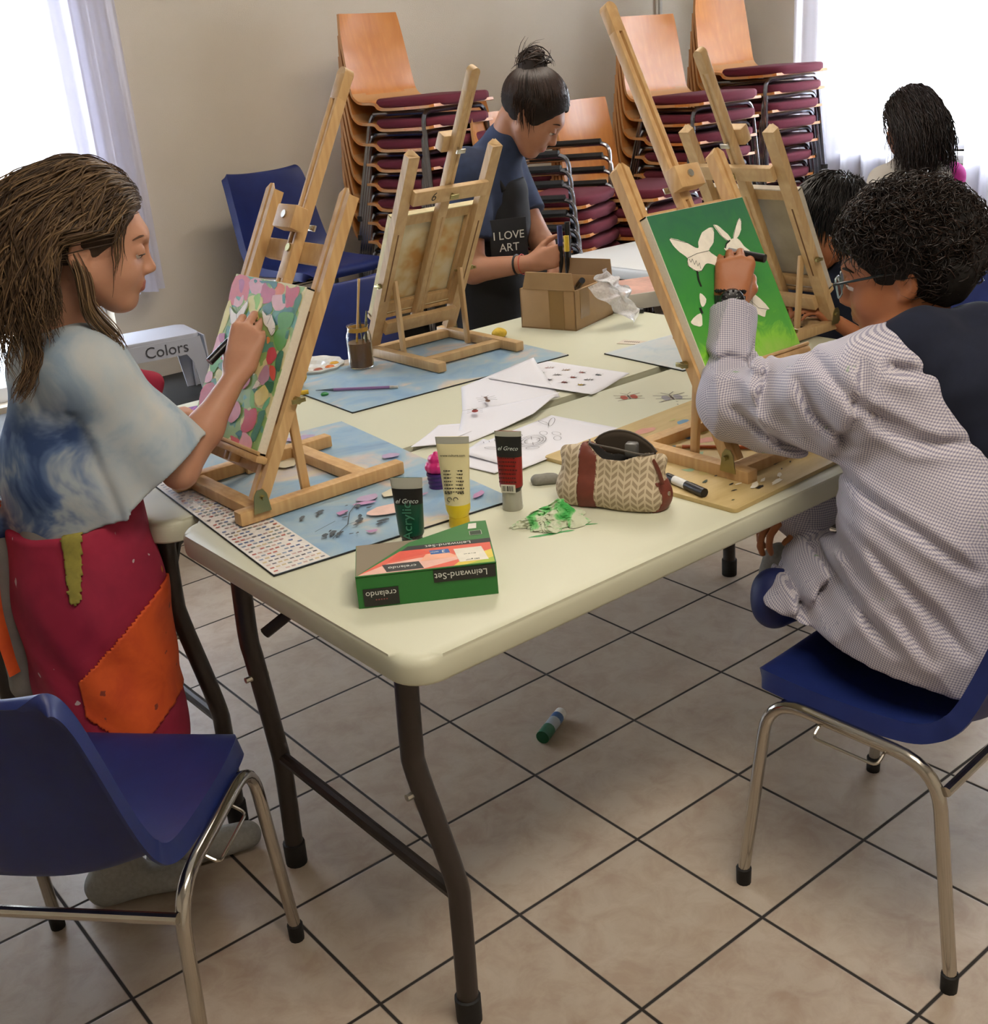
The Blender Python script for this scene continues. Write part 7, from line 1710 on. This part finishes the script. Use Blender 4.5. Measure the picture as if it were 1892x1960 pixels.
# purple canvas lying behind the girl's easel
pc = thing('small_canvas', 'small canvas painted with pink and purple clouds lying left of the tulip painting', 'canvas', (.33, 1.30, TZ))
n = NT('galaxy paint'); f = n.noise(n.obj(), 14, 5, .6, 1); n.base(n.ramp(f, [(.3, rgb('#3a2a7a')), (.45, rgb('#6a3f9a')), (.55, rgb('#c0568a')), (.68, rgb('#3f6f8a'))])); n.set(rough=.5)
Mg = Matrix.Translation((.10, 1.25, TZ+.001)) @ Matrix.Rotation(radians(-10), 4, 'Z') @ Matrix.Rotation(radians(0), 4, 'X')
b = NB(); add_box(b, (0, 0, 0), (.34, .24, .016), .001, Mg); bm_obj('cloth', b, CANV, pc, wspace=True); b = NB(); add_box(b, (.001, .001, .016), (.339, .239, .0165), 0, Mg); bm_obj('painting', b, n.m, pc, wspace=True)
b = NB(); add_prism(b, [(0, 0), (.05, -.01), (.045, .03)], .0, .002, Matrix.Translation((.20, 1.10, TZ+.002))); tag(bm_obj('green_card', b, flat('green card', '#2f7a4a', .6), None), 'little green card corner behind the girl\'s left hand', 'card')
# ------------------------------------------------------------------ cardboard box, bubble wrap, books
cb = thing('cardboard_box', 'open brown cardboard box the woman reaches into', 'box', (1.60, 1.37, TZ))
CX = Vector((.30, -.954, 0)).normalized(); CY = Vector((.954, .30, 0)); CMx = frame(x=CX, y=CY, loc=(1.462, 1.448, TZ))
KB = flat('brown cardboard', '#96774f', .8, .06, 15); KI = flat('cardboard inside', '#7a5f3e', .85)
cw, cdp, chh = .188, .235, .118
b = NB(); th = .004
add_box(b, (0, 0, 0), (cw, cdp, .004), 0, CMx); add_box(b, (0, 0, 0), (cw, th, chh), .0005, CMx); add_box(b, (0, cdp-th, 0), (cw, cdp, chh), .0005, CMx); add_box(b, (0, 0, 0), (th, cdp, chh), .0005, CMx); add_box(b, (cw-th, 0, 0), (cw, cdp, chh), .0005, CMx)
bm_obj('walls', b, KB, cb, wspace=True)
for nm, p, ax, ang, L, poly in (('front_flap', (0, 0, chh), 'X', 8, 0, [(.012, 0), (cw, 0), (cw-.004, .052), (.030, .052)]),):
    Mf = CMx @ Matrix.Translation(p) @ Matrix.Rotation(radians(90+ang), 4, 'X'); b = NB(); add_prism(b, poly, -.002, .002, Mf); bm_obj(nm, b, KB, cb, wspace=True)
Mf = CMx @ Matrix.Translation((0, cdp, chh)) @ Matrix.Rotation(radians(78), 4, 'X'); b = NB(); add_prism(b, [(.0, 0), (cw, 0), (cw-.01, .05), (.01, .05)], -.002, .002, Mf); bm_obj('back_flap', b, KI, cb, wspace=True)
Mf = CMx @ Matrix.Translation((cw, 0, chh)) @ Matrix.Rotation(radians(90), 4, 'Z') @ Matrix.Rotation(radians(-60), 4, 'X'); b = NB(); add_prism(b, [(.01, 0), (cdp, 0), (cdp-.01, .05), (.02, .05)], -.002, .002, Mf); bm_obj('side_flap', b, KB, cb, wspace=True)
b = NB(); add_box(b, (.100, -.0012, .002), (.150, .0, chh-.002), 0, CMx); add_box(b, (cw, .030, .03), (cw+.001, .085, chh-.002), 0, CMx); bm_obj('tape', b, flat('brown tape', '#7d6034', .35), cb, wspace=True)
pen('marker_pen', 'silver and black marker leaning on the rim of the cardboard box', 'marker', CMx @ Vector((.165, .05, .115)), CMx @ Vector((.215, .0, .150)), .0085, [('barrel', 0, .4, 1, 1, BP), ('cap', .4, 1, 1.05, 1.05, flat('steel black', '#23262c', .2, metal=.5))])
n = NT('bubble wrap'); n.base((.92, .93, .96)); n.set(rough=.12, trans=.5, ior=1.08, spec=.8); vo = n.n('ShaderNodeTexVoronoi'); vo.inputs['Scale'].default_value = 110; n.l(n.obj(), vo.inputs[0]); n.bump(vo.outputs[0], .8, .003)
V = []; F = []; N = 30
C4 = [Vector((1.617, 1.250, .905)), Vector((1.700, 1.245, .835)), Vector((1.655, 1.145, .748)), Vector((1.560, 1.235, .868))]
for i in range(N+1):
    for j in range(N+1):
        u, v = i/N, j/N
        p = C4[0]*(1-u)*(1-v)+C4[1]*u*(1-v)+C4[2]*u*v+C4[3]*(1-u)*v
        bl = sin(pi*u)*sin(pi*v); q = .014*sin(u*15+v*7)+.011*sin(v*19-u*6)+.007*sin(u*31+v*23)
        p = p+Vector((-.3, -.55, .5))*(.030*bl+q*.6)+Vector((.02*sin(v*11), .012*sin(u*13), 0))
        V.append((p.x, p.y, max(TZ+.003, p.z)))
for i in range(N):
    for j in range(N): F.append((i*(N+1)+j, (i+1)*(N+1)+j, (i+1)*(N+1)+j+1, i*(N+1)+j+1))
o = mesh_obj('bubble_wrap', V, F, n.m, None); tag(o, 'clear crumpled bubble wrap hanging out of the cardboard box', 'bubble wrap')
bk = thing('marker_set_box', 'flat white set box with a pink printed top right of the bubble wrap', 'box', (1.90, 1.30, TZ)); Mb = frame(x=(.93, -.36, 0), z=(0, 0, 1), loc=(1.80, 1.335, TZ))
b = NB(); add_box(b, (0, 0, 0), (.19, .24, .048), .001, Mb); bm_obj('carton', b, flat('white carton', '#c3bfb4', .5), bk, wspace=True)
b = NB(); add_box(b, (.004, .004, .048), (.186, .236, .0486), 0, Mb); bm_obj('top_print', b, flat('pink print', '#c9a092', .4, .25, 14), bk, wspace=True)
for i in range(3): pen('marker_pen', 'grey marker packed in the open end of the white set box' if i else 'lowest grey marker at the open end of the white set box', 'marker', Mb @ Vector((-.006, .03+i*.0, .012+i*.0155)), Mb @ Vector((-.001, .16, .012+i*.0155)), .0072, [('barrel', 0, 1, 1, 1, flat('silver barrel', '#8d8d8a', .3, metal=.4))], 'markers in the white set box')
pen('marker_pen', 'grey marker with black cap lying in front of the white set box', 'marker', (1.735, 1.385, TZ+.0085), (1.80, 1.265, TZ+.0085), .0080, [('barrel', 0, .6, 1, 1, flat('silver barrel', '#8d8d8a', .3, metal=.4)), ('cap', .6, 1, 1.05, 1.0, BP)])
t = thing('small_card', 'small cream scalloped card with dark print between box and pale mat', 'card', (1.495, 1.045, TZ)); Mc = flatM(1.475, 1.06, radians(-70), TZ+.0005)
b = NB(); add_box(b, (0, 0, 0), (.075, .045, .0012), 0, Mc); bm_obj('card', b, flat('cream card', '#c9bfae', .7), t, smooth=False, wspace=True)
polys('print', Mc @ Matrix.Translation((0, 0, .0014)), [('#5c4038', [(.012+i*.006, .020), (.016+i*.006, .018), (.017+i*.006, .027), (.013+i*.006, .028)]) for i in range(8)], [], t)
# ------------------------------------------------------------------ white step stool on the platform
ST = flat('white stool plastic', '#b9bcc6', .5); t = thing('step_stool', 'white plastic step stool with a handwritten word on its side', 'stool', (1.00, 3.18, .32), radians(-8))
s_ = basis(t)
b = NB(); add_prism(b, rrect(-.17, -.115, .17, .115, .03), .245, .262, bev=.005); bm_obj('top', b, ST, t)
b = NB()
for sg in (-1, 1):
    poly = [(-.205, 0), (-.150, 0), (-.128, .15), (-.105, .185), (.105, .185), (.128, .15), (.150, 0), (.205, 0), (.168, .248), (-.168, .248)]
    add_prism(b, poly, -.003, .003, Matrix(((1, 0, 0, 0), (0, 0, -1, sg*.115), (0, 1, 0, 0), (0, 0, 0, 1))))
bm_obj('side_panel', b, ST, t); b = NB()
for sg in (-1, 1):
    poly = [(-.14, 0), (-.10, 0), (-.085, .16), (.085, .16), (.10, 0), (.14, 0), (.116, .248), (-.116, .248)]
    add_prism(b, poly, -.003, .003, Matrix(((0, 0, 1, sg*.185), (1, 0, 0, 0), (0, 1, 0, 0), (0, 0, 0, 1))) @ Matrix.Rotation(0, 4, 'X'))
bm_obj('end_panel', b, ST, t)
text_mesh('Colors', .062, s_ @ Matrix.Translation((.030, -.1195, .215)) @ Matrix.Rotation(radians(90), 4, 'X'), flat('pencil grey', '#4a4a50', .8), 'handwriting', t, depth=.0003)
# ------------------------------------------------------------------ light
w = bpy.data.worlds.new('sky'); SC.world = w; w.use_nodes = True
nt = w.node_tree; bg = nt.nodes['Background']
bg.inputs[0].default_value = (.78, .88, 1.0, 1); bg.inputs[1].default_value = 3.5
def area(name, loc, rot, sx, sy, power, col):
    l = bpy.data.lights.new(name, 'AREA'); l.shape = 'RECTANGLE'; l.size = sx; l.size_y = sy; l.energy = power; l.color = col
    o = bpy.data.objects.new(name, l); COL.objects.link(o); o.location = loc; o.rotation_euler = rot; return o
area('window_light', ((LW0+LW1)/2, WL+.35, 1.45), (radians(-90), 0, 0), 2.1, 1.9, 95, (.82, .9, 1))
area('window_light', (WR+.35, 1.5, 1.6), (0, radians(90), 0), 1.4, 2.3, 150, (.88, .94, 1))
area('ceiling_lamp', (.2, -.9, CEIL-.05), (0, 0, 0), 1.4, .5, 42, (1, .89, .76))
area('ceiling_lamp', (1.8, 1.6, CEIL-.05), (0, 0, 0), 1.4, .5, 30, (1, .89, .76))
